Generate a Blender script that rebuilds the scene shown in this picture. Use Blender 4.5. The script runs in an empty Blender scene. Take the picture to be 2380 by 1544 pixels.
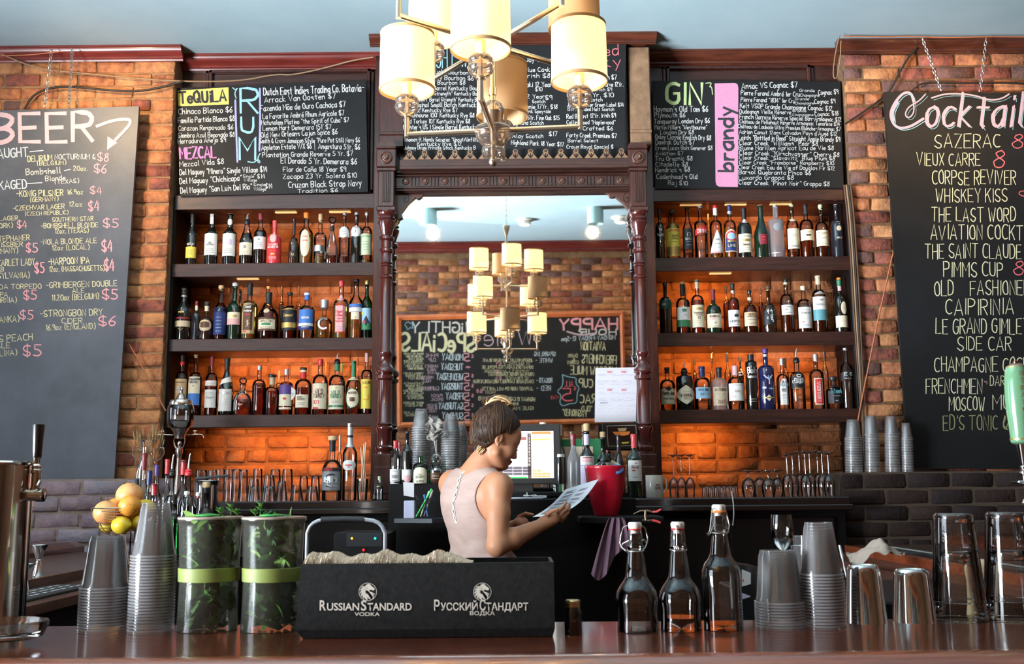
import bpy,bmesh,math,random
import numpy as np
from mathutils import Vector,Matrix
random.seed(7)
S=bpy.context.scene
COL=S.collection
R=math.radians
CAMZ=1.38
F=2400.0
CM=Matrix.Rotation(R(90+8.7),3,'X') @ Matrix.Rotation(R(-0.5),3,'Z')
cam_d=bpy.data.cameras.new('camera')
cam=bpy.data.objects.new('camera',cam_d);COL.objects.link(cam)
cam.matrix_world=Matrix.Translation((0,0,CAMZ)) @ CM.to_4x4()
cam_d.sensor_width=36.0
cam_d.lens=36.0*F/2380.0
cam_d.clip_start=0.05
cam_d.dof.use_dof=True
cam_d.dof.focus_distance=3.9
cam_d.dof.aperture_fstop=11.0
S.camera=cam
w=bpy.data.worlds.new('world');S.world=w;w.use_nodes=True
w.node_tree.nodes['Background'].inputs[0].default_value=(0.55,0.72,1.0,1)
w.node_tree.nodes['Background'].inputs[1].default_value=1.0
S.view_settings.view_transform='Standard'
S.view_settings.look='None'
S.view_settings.exposure=0.0
S.view_settings.gamma=1.0
S.cycles.use_denoising=True
S.cycles.max_bounces=14
S.cycles.transparent_max_bounces=96
S.cycles.transmission_bounces=12
S.cycles.glossy_bounces=6
S.cycles.diffuse_bounces=4
S.cycles.caustics_reflective=False
S.cycles.caustics_refractive=False
S.cycles.sample_clamp_indirect=6.0
def area(name,loc,target,sx,sy,power,color,spread=180):
    d=bpy.data.lights.new(name,'AREA');d.shape='RECTANGLE';d.size=sx;d.size_y=sy
    d.energy=power;d.color=color;d.spread=R(spread)
    o=bpy.data.objects.new(name,d);COL.objects.link(o);o.location=loc
    o.rotation_euler=(Vector(target)-Vector(loc)).to_track_quat('-Z','Y').to_euler()
    return o
def spot(name,loc,target,power,color,size=60,blend=0.6,rad=0.04):
    d=bpy.data.lights.new(name,'SPOT');d.energy=power;d.color=color
    d.spot_size=R(size);d.spot_blend=blend;d.shadow_soft_size=rad
    o=bpy.data.objects.new(name,d);COL.objects.link(o);o.location=loc
    o.rotation_euler=(Vector(target)-Vector(loc)).to_track_quat('-Z','Y').to_euler()
    return o
def point(name,loc,power,color,rad=0.03):
    d=bpy.data.lights.new(name,'POINT');d.energy=power;d.color=color;d.shadow_soft_size=rad
    o=bpy.data.objects.new(name,d);COL.objects.link(o);o.location=loc
    return o
area('window_daylight',(-4.32,1.1,2.05),(1.2,3.6,1.7),2.6,2.3,112,(0.80,0.90,1.0))
area('ceiling_fill',(-4.3,1.1,1.3),(-.8,2.9,3.8),2.4,1.0,600,(0.84,0.92,1.0),90)  # added upward fill light that brightens the ceiling, not a real source
area('street_door_daylight',(-4.32,4.4,2.2),(0,4.0,1.9),0.9,1.6,18,(0.80,0.90,1.0))
WARM=(1.0,0.62,0.30)
spot('pier_spot',(-2.35,4.35,3.66),(-2.15,5.42,3.05),100,(1.0,0.66,0.30),92,1.0,0.05)
spot('pier_spot',(2.45,4.35,3.66),(2.35,5.42,3.25),48,(1.0,0.58,0.20),72,1.0,0.05)
spot('unit_spot',(0.75,1.20,3.58),(0.75,5.3,3.2),30,WARM,50,0.9,0.05)
spot('unit_spot',(-0.75,1.20,3.58),(-1.3,5.3,2.75),30,WARM,50,0.9,0.05)
spot('rear_spot',(0.10,0.70,3.74),(0.1,-0.42,2.5),30,(1.0,0.66,0.36),110,1.0,0.04)
spot('rear_spot',(-0.9,0.66,3.74),(-1.0,-0.42,2.5),26,(1.0,0.66,0.36),110,1.0,0.04)
spot('rear_spot',(1.10,0.66,3.74),(1.0,-0.42,2.5),26,(1.0,0.66,0.36),110,1.0,0.04)
def ray(px,py):
    return (CM @ Vector(((px-1190)/F,-(py-772)/F,-1))).normalized()
def P(px,py,Y):
    d=ray(px,py);t=Y/d.y
    return Vector((d.x*t,Y,CAMZ+d.z*t))
def PZ(px,py,Z):
    d=ray(px,py);t=(Z-CAMZ)/d.z
    return Vector((d.x*t,d.y*t,Z))
def prj(p):
    v=CM.transposed() @ (Vector(p)-Vector((0,0,CAMZ)))
    return (1190+F*v.x/-v.z,772-F*v.y/-v.z)
MATS={}
def _nt(name):
    m=bpy.data.materials.new(name);m.use_nodes=True
    return m,m.node_tree.nodes,m.node_tree.links
def mat(name,col,rough=0.5,metal=0.0,var=None,vscale=20,bump=0.0,bscale=60,spec=0.5,emit=0.0,trans=0.0,ior=1.45,sss=0.0,coat=0.0,stretch=None,sharp=None,ecol=None):
    """principled material; var = second colour mixed in by noise"""
    if name in MATS:return MATS[name]
    m,n,l=_nt(name);b=n['Principled BSDF']
    c4=tuple(col)+(1,)
    b.inputs['Base Color'].default_value=c4
    b.inputs['Roughness'].default_value=rough;b.inputs['Metallic'].default_value=metal
    b.inputs['Specular IOR Level'].default_value=spec;b.inputs['IOR'].default_value=ior
    b.inputs['Transmission Weight'].default_value=trans
    b.inputs['Coat Weight'].default_value=coat
    b.inputs['Coat Roughness'].default_value=0.08
    if sss:
        b.inputs['Subsurface Weight'].default_value=sss;b.inputs['Subsurface Radius'].default_value=(0.012,0.005,0.003);b.inputs['Subsurface Scale'].default_value=1.0
    if emit:
        b.inputs['Emission Color'].default_value=(tuple(ecol)+(1,)) if ecol else c4;b.inputs['Emission Strength'].default_value=emit
    if var is not None or bump:
        g=n.new('ShaderNodeNewGeometry');mp=n.new('ShaderNodeMapping')
        l.new(g.outputs['Position'],mp.inputs['Vector'])
        if stretch:mp.inputs['Scale'].default_value=stretch
    if var is not None:
        t=n.new('ShaderNodeTexNoise');t.inputs['Scale'].default_value=vscale;t.inputs['Detail'].default_value=6;t.inputs['Roughness'].default_value=0.65
        l.new(mp.outputs[0],t.inputs['Vector'])
        r=n.new('ShaderNodeValToRGB');lo,hi=sharp or (0.36,0.66)
        r.color_ramp.elements[0].position=lo;r.color_ramp.elements[0].color=c4
        r.color_ramp.elements[1].position=hi;r.color_ramp.elements[1].color=tuple(var)+(1,)
        l.new(t.outputs['Fac'],r.inputs['Fac']);l.new(r.outputs['Color'],b.inputs['Base Color'])
    if bump:
        t2=n.new('ShaderNodeTexNoise');t2.inputs['Scale'].default_value=bscale;t2.inputs['Detail'].default_value=5
        l.new(mp.outputs[0],t2.inputs['Vector'])
        bp=n.new('ShaderNodeBump');bp.inputs['Strength'].default_value=bump;bp.inputs['Distance'].default_value=0.01
        l.new(t2.outputs['Fac'],bp.inputs['Height']);l.new(bp.outputs['Normal'],b.inputs['Normal'])
    MATS[name]=m;return m
def thin_glass(name,tint=(0.93,0.95,0.95),edge=(0.35,0.37,0.38),rough=0.03,refl=1.0,haze=0.0,hazecol=(0.8,0.8,0.8)):
    """a thin sheet of glass or clear plastic: see-through, mirror-like towards grazing angles"""
    if name in MATS:return MATS[name]
    m,n,l=_nt(name);n.remove(n['Principled BSDF']);out=n['Material Output']
    lw=n.new('ShaderNodeLayerWeight');lw.inputs['Blend'].default_value=0.35
    r=n.new('ShaderNodeValToRGB');r.color_ramp.elements[0].position=0.25;r.color_ramp.elements[1].position=0.95
    r.color_ramp.elements[0].color=tuple(tint)+(1,);r.color_ramp.elements[1].color=tuple(edge)+(1,)
    l.new(lw.outputs['Facing'],r.inputs['Fac'])
    tr=n.new('ShaderNodeBsdfTransparent');l.new(r.outputs['Color'],tr.inputs['Color'])
    gl=n.new('ShaderNodeBsdfGlossy');gl.inputs['Roughness'].default_value=rough
    fr=n.new('ShaderNodeFresnel');fr.inputs['IOR'].default_value=1.5
    mu=n.new('ShaderNodeMath');mu.operation='MULTIPLY';mu.inputs[1].default_value=refl;mu.use_clamp=True
    l.new(fr.outputs[0],mu.inputs[0])
    mx=n.new('ShaderNodeMixShader');l.new(mu.outputs[0],mx.inputs[0]);l.new(tr.outputs[0],mx.inputs[1]);l.new(gl.outputs[0],mx.inputs[2])
    last=mx
    if haze:
        df=n.new('ShaderNodeBsdfDiffuse');df.inputs['Color'].default_value=tuple(hazecol)+(1,)
        tl=n.new('ShaderNodeBsdfTranslucent');tl.inputs['Color'].default_value=tuple(hazecol)+(1,)
        m1=n.new('ShaderNodeMixShader');m1.inputs[0].default_value=0.5
        l.new(df.outputs[0],m1.inputs[1]);l.new(tl.outputs[0],m1.inputs[2])
        m2=n.new('ShaderNodeMixShader');m2.inputs[0].default_value=haze
        l.new(mx.outputs[0],m2.inputs[1]);l.new(m1.outputs[0],m2.inputs[2]);last=m2
    l.new(last.outputs[0],out.inputs['Surface'])
    MATS[name]=m;return m
class MB:
    def __init__(s):s.v=[];s.f=[];s.mi=[];s.m=0
    def add(s,vs,fs):
        o=len(s.v);s.v+=[tuple(v) for v in vs]
        s.f+=[tuple(i+o for i in f) for f in fs];s.mi+=[s.m]*len(fs);return s
    def box(s,a,b,c=0.0):
        x0,y0,z0=a;x1,y1,z1=b
        c=min(c,abs(x1-x0)*.45,abs(y1-y0)*.45,abs(z1-z0)*.45)
        if c<=0:
            v=[(x,y,z) for z in (z0,z1) for y in (y0,y1) for x in (x0,x1)]
            return s.add(v,[(0,2,3,1),(4,5,7,6),(0,1,5,4),(2,6,7,3),(0,4,6,2),(1,3,7,5)])
        V=[];idx={}
        X=(x0,x1);Y=(y0,y1);Z=(z0,z1)
        for i in (0,1):
            for j in (0,1):
                for k in (0,1):
                    sx,sy,sz=(c if i==0 else-c),(c if j==0 else-c),(c if k==0 else-c)
                    idx[i,j,k,0]=len(V);V.append((X[i],Y[j]+sy,Z[k]+sz))
                    idx[i,j,k,1]=len(V);V.append((X[i]+sx,Y[j],Z[k]+sz))
                    idx[i,j,k,2]=len(V);V.append((X[i]+sx,Y[j]+sy,Z[k]))
        Fc=[]
        g=lambda i,j,k,a:idx[i,j,k,a]
        for i in (0,1):
            q=[g(i,0,0,0),g(i,1,0,0),g(i,1,1,0),g(i,0,1,0)];Fc.append(q if i else q[::-1])
            q=[g(0,i,0,1),g(1,i,0,1),g(1,i,1,1),g(0,i,1,1)];Fc.append(q[::-1] if i else q)
            q=[g(0,0,i,2),g(1,0,i,2),g(1,1,i,2),g(0,1,i,2)];Fc.append(q if i else q[::-1])
        for i in (0,1):
            for j in (0,1):
                q=[g(i,j,0,0),g(i,j,1,0),g(i,j,1,1),g(i,j,0,1)];Fc.append(q[::-1] if (i+j)%2==0 else q)
                q=[g(i,0,j,0),g(i,1,j,0),g(i,1,j,2),g(i,0,j,2)];Fc.append(q if (i+j)%2==0 else q[::-1])
                q=[g(0,i,j,1),g(1,i,j,1),g(1,i,j,2),g(0,i,j,2)];Fc.append(q[::-1] if (i+j)%2==0 else q)
                for k in (0,1):
                    t=[g(i,j,k,0),g(i,j,k,1),g(i,j,k,2)];Fc.append(t if (i+j+k)%2==1 else t[::-1])
        return s.add(V,Fc)
    def lathe(s,prof,n=20,c=(0,0,0),sq=0.0,cap=True,sx=1.0,sy=1.0,axis=None):
        """prof = [(r, z)]; sq>0 squares the section where r is near the widest"""
        o=len(s.v);rm=max(p[0] for p in prof) or 1
        vs=[]
        for r,z in prof:
            for k in range(n):
                a=2*math.pi*(k+.5)/n;ca,sa=math.cos(a),math.sin(a);q=1.0
                if sq:
                    w_=max(0,min(1,(r/rm-.45)/.35))*sq
                    q=1+w_*(1.0/max(abs(ca),abs(sa),(abs(ca)+abs(sa))*.74)-1)
                vs.append((c[0]+r*ca*q*sx,c[1]+r*sa*q*sy,c[2]+z))
        if axis is not None:
            q_=Vector((0,0,1)).rotation_difference(Vector(axis).normalized());C_=Vector(c)
            vs=[tuple(q_ @ (Vector(v)-C_)+C_) for v in vs]
        fs=[]
        m=len(prof)
        for i in range(m-1):
            for k in range(n):
                k2=(k+1)%n
                fs.append((i*n+k,i*n+k2,(i+1)*n+k2,(i+1)*n+k))
        if cap:
            if prof[0][0]>1e-6:fs.append(tuple(range(n))[::-1])
            if prof[-1][0]>1e-6:fs.append(tuple((m-1)*n+k for k in range(n)))
        return s.add(vs,fs)
    def tube(s,pts,r,n=6,closed=False):
        pts=[Vector(p) for p in pts];m=len(pts)
        rs=r if isinstance(r,(list,tuple)) else [r]*m
        vs=[];up=None
        for i,p in enumerate(pts):
            if closed:t=pts[(i+1)%m]-pts[i-1]
            else:t=pts[min(i+1,m-1)]-pts[max(i-1,0)]
            t=t.normalized() if t.length>1e-9 else Vector((0,0,1))
            if up is None:
                up=Vector((0,0,1)) if abs(t.z)<.9 else Vector((1,0,0))
            a=t.cross(up)
            a=a.normalized() if a.length>1e-6 else t.orthogonal().normalized()
            b=a.cross(t).normalized();up=b
            for k in range(n):
                th=2*math.pi*k/n
                vs.append(p+(a*math.cos(th)+b*math.sin(th))*rs[i])
        fs=[]
        for i in range(m if closed else m-1):
            for k in range(n):
                k2=(k+1)%n;j=(i+1)%m
                fs.append((i*n+k,j*n+k,j*n+k2,i*n+k2)[::-1])
        if not closed:
            fs.append(tuple(range(n)));fs.append(tuple((m-1)*n+k for k in range(n))[::-1])
        return s.add(vs,fs)
    def prism(s,poly,fn,d0,d1):
        """extrude 2D poly; fn(u, v, d) -> point"""
        n=len(poly)
        vs=[fn(u,v,d0) for u,v in poly]+[fn(u,v,d1) for u,v in poly]
        fs=[tuple(range(n)),tuple(range(2*n-1,n-1,-1))]
        fs+=[(i,i+n,(i+1)%n+n,(i+1)%n)[::1] for i in range(n)]
        return s.add(vs,fs)
    def grid(s,fn,nu,nv):
        vs=[fn(i/nu,j/nv) for j in range(nv+1) for i in range(nu+1)]
        fs=[(j*(nu+1)+i,j*(nu+1)+i+1,(j+1)*(nu+1)+i+1,(j+1)*(nu+1)+i) for j in range(nv) for i in range(nu)]
        return s.add(vs,fs)
    def ball(s,c,r,n=12,sc=(1,1,1)):
        prof=[(r*math.sin(math.pi*i/n),-r*math.cos(math.pi*i/n)) for i in range(n+1)]
        o=len(s.v);s.lathe(prof,max(8,n),(0,0,0),cap=False)
        for i in range(o,len(s.v)):
            x,y,z=s.v[i];s.v[i]=(x*sc[0]+c[0],y*sc[1]+c[1],z*sc[2]+c[2])
        return s
    def mesh(s,name,mats,ang=35,fix=True):
        me=bpy.data.meshes.new(name);me.from_pydata(s.v,[],s.f)
        for m in (mats if isinstance(mats,(list,tuple)) else [mats]):me.materials.append(m)
        if any(s.mi):me.polygons.foreach_set('material_index',s.mi)
        if fix:
            bm=bmesh.new();bm.from_mesh(me);bmesh.ops.recalc_face_normals(bm,faces=bm.faces);bm.to_mesh(me);bm.free()
        if ang:
            me.polygons.foreach_set('use_smooth',[True]*len(me.polygons))
            if ang<180:me.set_sharp_from_angle(angle=R(ang))
        me.update();return me
    def build(s,name,mats,parent=None,ang=35,loc=None,fix=True):
        return link(name,s.mesh(name,mats,ang,fix),parent,loc)
def link(name,me,parent=None,loc=None):
    o=bpy.data.objects.new(name,me);COL.objects.link(o)
    if parent is not None:o.parent=parent
    if loc is not None:o.location=loc
    return o
def tag(o,label=None,cat=None,group=None,kind=None):
    if label:o['label']=label
    if cat:o['category']=cat
    if group:o['group']=group
    if kind:o['kind']=kind
    return o
def empty(name,loc,label=None,cat=None,group=None,rz=0):
    o=bpy.data.objects.new(name,None);COL.objects.link(o);o.location=loc;o.rotation_euler=(0,0,rz)
    o.empty_display_size=.05
    return tag(o,label,cat,group)
def copy_tree(o,parent=None,deep=0):
    c=o.copy();COL.objects.link(c);c.parent=parent
    for ch in list(o.children):copy_tree(ch,c)
    return c
G={'A':'043e64 1757','B':'040e3e5d5b3909 3958563404','C':'5d3e1d0b07153455','D':'040e2e5c563404','E':'5e0e0454 0949','F':'5e0e04 0949',
 'G':'5d3e1d0b071534555939','H':'040e 545e 0959','I':'141e','J':'4e46341506','K':'040e 5e08 2a54','L':'0e0454','M':'040e386e64','N':'040e545e',
 'O':'3e1d0b07153455575b4d3e','P':'040e3e5d5a3909','Q':'3e1d0b07153455575b4d3e 3764','R':'040e3e5d5a3909 2954','S':'5d3e1d0b19385755341506','T':'0e6e 3e34',
 'U':'0e061534555e','V':'0e346e','W':'0e243b547e','X':'0e54 5e04','Y':'0e395e 3934','Z':'0e5e0454',
 'a':'4a2a0806143447 4a44','b':'0e04 072a3a48463404','c':'492a0806143445','d':'4e44 47341406081a3a49','e':'0747492a0806143445','f':'4e3e2c24 0a4a',
 'g':'492a0807153547 4a423010','h':'0e04 072a3a4844','i':'1a14 1c1d','j':'3a311000 3c3d','k':'0e04 3a0744','l':'1e1524','m':'0a04 082a3834 385a6864',
 'n':'0a04 072a3a4844','o':'2a0906143446492a','p':'0a00 082a3a48463404','q':'4a40 47341406081a3a49','r':'0a04 071a3a','s':'492a0918374534 06','t':'2d2534 0a4a',
 'u':'0a06143447 4a44','v':'0a244a','w':'0a1438546a','x':'0a44 4a04','y':'0a25 4a10','z':'0a4a0444',
 '0':'3e1d0b07153455575b4d3e','1':'1c2e24','2':'0c1e3e4d4b0454','3':'0d2e4d4b29 294847341405','4':'3e0757 4c44','5':'5e1e1a3a58563405','6':'4e2c0806143446482908',
 '7':'0e5e24','8':'3e1d1b48463414060 84b4d3e'.replace(' ',''),'9':'4b290b0d2e4d4b44','$':'5d3e1d0b19385755341506 3f33',"'":'1e1c','"':'1e1c 3e3c','.':'1415',',':'1513',
 '-':'1949','(':'3f1c1623',')':'1f3c3613','&':'54071b2e3c07153458','/':'044e',':':'1617 191a','*':'2d27 0b49 094b','+':'1959 3b37','!':'1e17 1415','=':'0b5b 0757',
 'П':'040e5e54','Р':'040e3e5d5a3909','у':'0a25 4a10','с':'492a0806143445','к':'0a04 4a0744','и':'0a04 044a 4a44','й':'0a04 044a 4a44 1d2c3d','С':'5d3e1d0b07153455',
 'т':'0a4a 2a24','Т':'0e6e 3e34','А':'043e64 1757','Н':'040e 545e 0959','Д':'0204642 62 14'.replace(' ',''),'В':'040e3e5d5b3909 3958563404','О':'3e1d0b07153455575b4d3e','К':'040e 5e08 2a54',
 'И':'040e 045e 5e54','Й':'040e 045e 5e54 1f2f','У':'0e395e 3904'}
G['Д']='0204 0464 6462 143e54 14 1e'.split(' 14 ')[0]+' 144e5e54'
G['é']=G['e']+' 2c4e';G['ö']=G['o']+' 1c1d 3c3d';G['ñ']=G['n']+' 0d1e3d4e';G['ã']=G['a']+' 0d1e3d4e';G['Ö']=G['O']+' 1f1f 5f5f';G['á']=G['a']+' 2c4e';G['â']=G['a']+' 1c2d3c';G['ç']=G['c']+' 2412'
def _glyph(ch):
    g=G.get(ch)
    if g is None:return [],3
    out=[];w_=0
    for st in g.split():
        pts=[(int(st[i],16),int(st[i+1],16)-4) for i in range(0,len(st)-1,2)]
        w_=max([w_]+[p[0] for p in pts])
        if len(pts)>3:
            q=[pts[0]]
            for i in range(len(pts)-1):
                a,b=pts[i],pts[i+1]
                q+=[(a[0]*.72+b[0]*.28,a[1]*.72+b[1]*.28),(a[0]*.28+b[0]*.72,a[1]*.28+b[1]*.72)]
            q.append(pts[-1]);
            if pts[0]==pts[-1]:q=q[1:-1]+[q[1]]
            keep=[]
            keep=[pts[0]]
            for i in range(1,len(pts)-1):
                a,b,c=pts[i-1],pts[i],pts[i+1]
                v1=(b[0]-a[0],b[1]-a[1]);v2=(c[0]-b[0],c[1]-b[1])
                l1=math.hypot(*v1) or 1;l2=math.hypot(*v2) or 1
                cs=(v1[0]*v2[0]+v1[1]*v2[1])/(l1*l2)
                if cs<0.15:keep.append(b)
                else:keep+=[(b[0]*.7+a[0]*.3,b[1]*.7+a[1]*.3),(b[0]*.7+c[0]*.3,b[1]*.7+c[1]*.3)]
            keep.append(pts[-1]);pts=keep
        out.append(pts)
    return out,w_
GC={}
def text_strokes(txt,gap=1.9,space=3.6,jit=0.0,rnd=random):
    """-> list of polylines in units (cap height 10), total width"""
    x=0;out=[]
    for ch in txt:
        if ch==' ':x+=space;continue
        if ch not in GC:GC[ch]=_glyph(ch)
        st,w_=GC[ch]
        dy=rnd.uniform(-jit,jit);sc=1+rnd.uniform(-jit,jit)*.08
        for p in st:out.append([(x+u*sc+rnd.uniform(-jit,jit)*.3,dy+v*sc+rnd.uniform(-jit,jit)*.3) for u,v in p])
        x+=w_+gap
    return out,max(x-gap,1)
RB=[0,-1]
def ribbon(mb,pts,hw,fn):
    """flat ribbon along 2D pts, half width hw, fn(u,v)->3D"""
    n=len(pts)
    if n<2:return
    RB[0]+=1;k0=(RB[0]%6)*.00013;sgn=RB[1]
    L=[];Rr=[]
    for i in range(n):
        a=pts[max(i-1,0)];b=pts[min(i+1,n-1)]
        dx,dy=b[0]-a[0],b[1]-a[1];d=math.hypot(dx,dy) or 1e-6
        nx,ny=-dy/d,dx/d;h=hw*(.8 if i in (0,n-1) else 1.0)
        x,y=pts[i]
        if i==0:x-=dx/d*hw*.6;y-=dy/d*hw*.6
        if i==n-1:x+=dx/d*hw*.6;y+=dy/d*hw*.6
        L.append(fn(x+nx*h,y+ny*h));Rr.append(fn(x-nx*h,y-ny*h))
    def sh(q,i):return (q[0],q[1]+sgn*(k0+i*.00002),q[2])
    mb.add([sh(q,i) for i,q in enumerate(L)]+[sh(q,i) for i,q in enumerate(Rr)],[(i,i+1,n+i+1,n+i) for i in range(n-1)])
def write(mb,txt,x0,y0,x1,y1,h,fn,wt=0.11,jit=0.0,slant=0.0,ratio=None):
    """letter txt so it fills baseline (x0,y0)-(x1,y1) in px-like coords (y down), cap height h; fn(px,py)->3D"""
    st,W=text_strokes(txt,jit=jit)
    L=math.hypot(x1-x0,y1-y0);ux,uy=(x1-x0)/L,(y1-y0)/L
    s=L/W;k=h/10.0
    sg=1 if x1>x0 else-1
    px_,py_=uy*sg,-ux*sg
    for p in st:
        q=[]
        for u,v in p:
            uu=u*s+v*k*slant
            q.append((x0+ux*uu+px_*v*k*1,y0+uy*uu+py_*v*k))
        ribbon(mb,q,h*wt*.5,fn)
# ================================================================== SETTING
H=3.815
YP,YK,YN=5.42,5.15,5.84
KZ=1.452
M_mortar=mat('mortar',(0.34,0.19,0.09),.95,var=(0.20,0.10,0.05),vscale=14,bump=.5,bscale=90)
BR=[mat('brick_tan',(0.56,0.25,0.10),.85,var=(0.30,0.115,0.05),vscale=18,bump=.6,bscale=70),
      mat('brick_orange',(0.50,0.19,0.075),.85,var=(0.22,0.07,0.035),vscale=22,bump=.6,bscale=70),
      mat('brick_red',(0.33,0.095,0.055),.85,var=(0.12,0.04,0.035),vscale=20,bump=.6,bscale=70),
      mat('brick_dark',(0.10,0.055,0.05),.8,var=(0.20,0.09,0.07),vscale=25,bump=.6,bscale=70)]
BK=[mat('brick_plum_sheen',(0.34,0.22,0.22),.75,var=(0.19,0.13,0.16),vscale=14,bump=.6,bscale=60),  # purple-blue sheen of glancing daylight put into these brick colours
      mat('brick_slate_sheen',(0.22,0.19,0.23),.7,var=(0.36,0.25,0.25),vscale=14,bump=.6,bscale=60),
      mat('brick_rose',(0.42,0.22,0.19),.75,var=(0.24,0.15,0.16),vscale=14,bump=.6,bscale=60)]
BN=[mat('niche_brick',(0.50,0.215,0.085),.8,var=(0.34,0.11,0.04),vscale=12,bump=.9,bscale=45),
      mat('niche_brick_dark',(0.36,0.12,0.045),.8,var=(0.50,0.19,0.07),vscale=16,bump=.9,bscale=45)]
M_mortn=mat('niche_mortar',(0.40,0.17,0.07),.9,var=(0.20,0.07,0.03),vscale=9,bump=.8,bscale=40)
M_mortk=mat('knee_mortar',(0.33,0.25,0.21),.9,var=(0.22,0.15,0.12),vscale=9,bump=.6,bscale=60)
def brick_mesh(L_,h,d,rnd,m):
    mb=MB();mb.box((-L_/2,-d/2,-h/2),(L_/2,d/2,h/2),.006)
    mb.v=[(x+rnd.uniform(-.0035,.0035),y+rnd.uniform(-.004,.004),z+rnd.uniform(-.003,.003)) for x,y,z in mb.v]
    return mb.mesh('brick',m,ang=180)
def brick_wall(wall,name_seed,x0,x1,z0,z1,Yf,course,length,mats,wts,vis,limit=300,face=-1,gap=.011,proud=.012,offs=0.0):
    """bricks as children of the wall; those the photograph shows are single objects, the rest one joined part"""
    rnd=random.Random(name_seed)
    hh=course-gap;LL=length-gap
    cache={}
    rows=[];z=z0+course/2;r=0
    while z<z1-course*.3:
        x=x0+(0 if r%2==0 else-length/2)+offs
        header=(r%6==3)
        l_=length/2 if header else length
        while x<x1:
            a,b=max(x,x0),min(x+l_,x1)
            if x1-b<.06:b=x1;l_=9
            if b-a>.04:rows.append(((a+b)/2,z,b-a-gap))
            x+=l_
        z+=course;r+=1
    shown=[];rest=[]
    for (x,z,l_) in rows:
        (shown if vis(x,z) else rest).append((x,z,l_))
    rnd.shuffle(shown)
    shown.sort(key=lambda b:-b[2]);over=shown[limit:];shown=shown[:limit];rest+=over
    yc=Yf-face*.0
    for (x,z,l_) in shown:
        q=round(l_,2);k=(q,rnd.randrange(5));mi=rnd.choices(range(len(mats)),wts)[0]
        if (k,mi) not in cache:cache[(k,mi)]=brick_mesh(l_ if k[0] !=round(LL,2) else LL,hh,.04,rnd,mats[mi])
        o=link('brick',cache[(k,mi)],wall,(x,Yf-face*(.02-0)+rnd.uniform(-.004,.004),z+rnd.uniform(-.002,.002)))
        o.rotation_euler=(0,R(rnd.uniform(-.5,.5)),R(rnd.uniform(-.5,.5)))
    if rest:
        mb=MB()
        for (x,z,l_) in rest:
            mb.m=rnd.choices(range(len(mats)),wts)[0]
            yy=Yf+rnd.uniform(-.003,.003)-face*.02
            mb.box((x-l_/2,yy-.02,z-hh/2),(x+l_/2,yy+.02,z+hh/2),.006)
        o=mb.build('brick',mats,wall,ang=180,fix=False);tag(o,kind='stuff')
def structure(name,mb,m,ang=35,parent=None):
    o=mb.build(name,m,parent,ang);o['kind']='structure';return o
def inframe(p,rects=()):
    x,y=prj(p)
    if not (-15<x<2395 and-10<y<1554):return False
    for (a,b,c,d) in rects:
        if a<x<c and b<y<d:return False
    return True
M_floor=mat('floor_boards',(0.07,0.035,0.02),.5,var=(0.03,0.015,0.01),vscale=6,stretch=(1,12,1))
mb=MB();mb.box((-4.4,-.55,-.1),(4.4,6.1,0));structure('floor',mb,M_floor)
M_ceil=mat('ceiling_paint',(0.40,0.52,0.55),.6,var=(0.36,0.48,0.52),vscale=3,bump=.05,bscale=8)
mb=MB();mb.box((-4.4,-.55,H),(4.4,6.1,H+.1));structure('ceiling',mb,M_ceil)
M_plaster=mat('side_plaster',(0.20,0.10,0.06),.8)
mb=MB()
mb.box((-4.5,-.55,0),(-4.4,-.25,H));mb.box((-4.5,-.25,0),(-4.4,2.5,.85));mb.box((-4.5,-.25,3.25),(-4.4,2.5,H))
mb.box((-4.5,2.5,0),(-4.4,3.95,H));mb.box((-4.5,3.95,2.95),(-4.4,4.85,H));mb.box((-4.5,4.85,0),(-4.4,6.1,H))
structure('wall_left',mb,M_plaster)
M_paint=mat('dark_trim',(0.09,0.025,0.02),.35)
M_pane=thin_glass('window_pane',(.97,.98,.98),(.8,.82,.82))
def window(name,y0,y1,z0,z1,my,mz):
    wn=empty(name,(-4.45,(y0+y1)/2,z0));wn['kind']='structure'
    c=Vector((-4.45,(y0+y1)/2,z0))
    f=MB()
    for a,b,cc,d in ((y0,y0+.06,z0,z1),(y1-.06,y1,z0,z1),(y0,y1,z0,z0+.06),(y0,y1,z1-.06,z1)):
        f.box((-4.49,a,cc),(-4.41,b,d))
    for i in range(1,my):yy=y0+(y1-y0)*i/my;f.box((-4.47,yy-.02,z0),(-4.43,yy+.02,z1))
    for i in range(1,mz):zz=z0+(z1-z0)*i/mz;f.box((-4.47,y0,zz-.02),(-4.43,y1,zz+.02))
    o=f.build('frame',M_paint,wn);o.location=-c
    for i in range(my):
        p=MB();p.box((-4.453,y0+(y1-y0)*i/my+.02,z0+.06),(-4.447,y0+(y1-y0)*(i+1)/my-.02,z1-.06))
        o=p.build('pane',M_pane,wn);o.location=-c
window('window_1',-.25,2.5,.85,3.25,3,1)
window('door_1',3.95,4.85,.0,2.95,1,2)
mb=MB();mb.box((4.4,-.55,0),(4.5,6.1,H));structure('wall_right',mb,M_plaster)
YR=-.45
mir_n=Vector((math.sin(R(-.1)),-math.cos(R(1.3)),-math.sin(R(1.3)))).normalized();mir_q=Vector((0,5.36,2.3))
def mir_point(px,py,Y):
    """where the reflected ray of a photo pixel meets the plane y=Y"""
    d=ray(px,py);o=Vector((0,0,CAMZ));t=(mir_q-o).dot(mir_n)/d.dot(mir_n)
    h=o+d*t;r=d-2*d.dot(mir_n)*mir_n
    return h+r*((Y-h.y)/r.y)
def mir_prj(p):
    p=Vector(p);return prj(p-2*(p-mir_q).dot(mir_n)*mir_n)
mb=MB();mb.box((-4.4,-.6,0),(4.4,YR-.008,H));wr=structure('wall_rear',mb,M_mortar)
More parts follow.
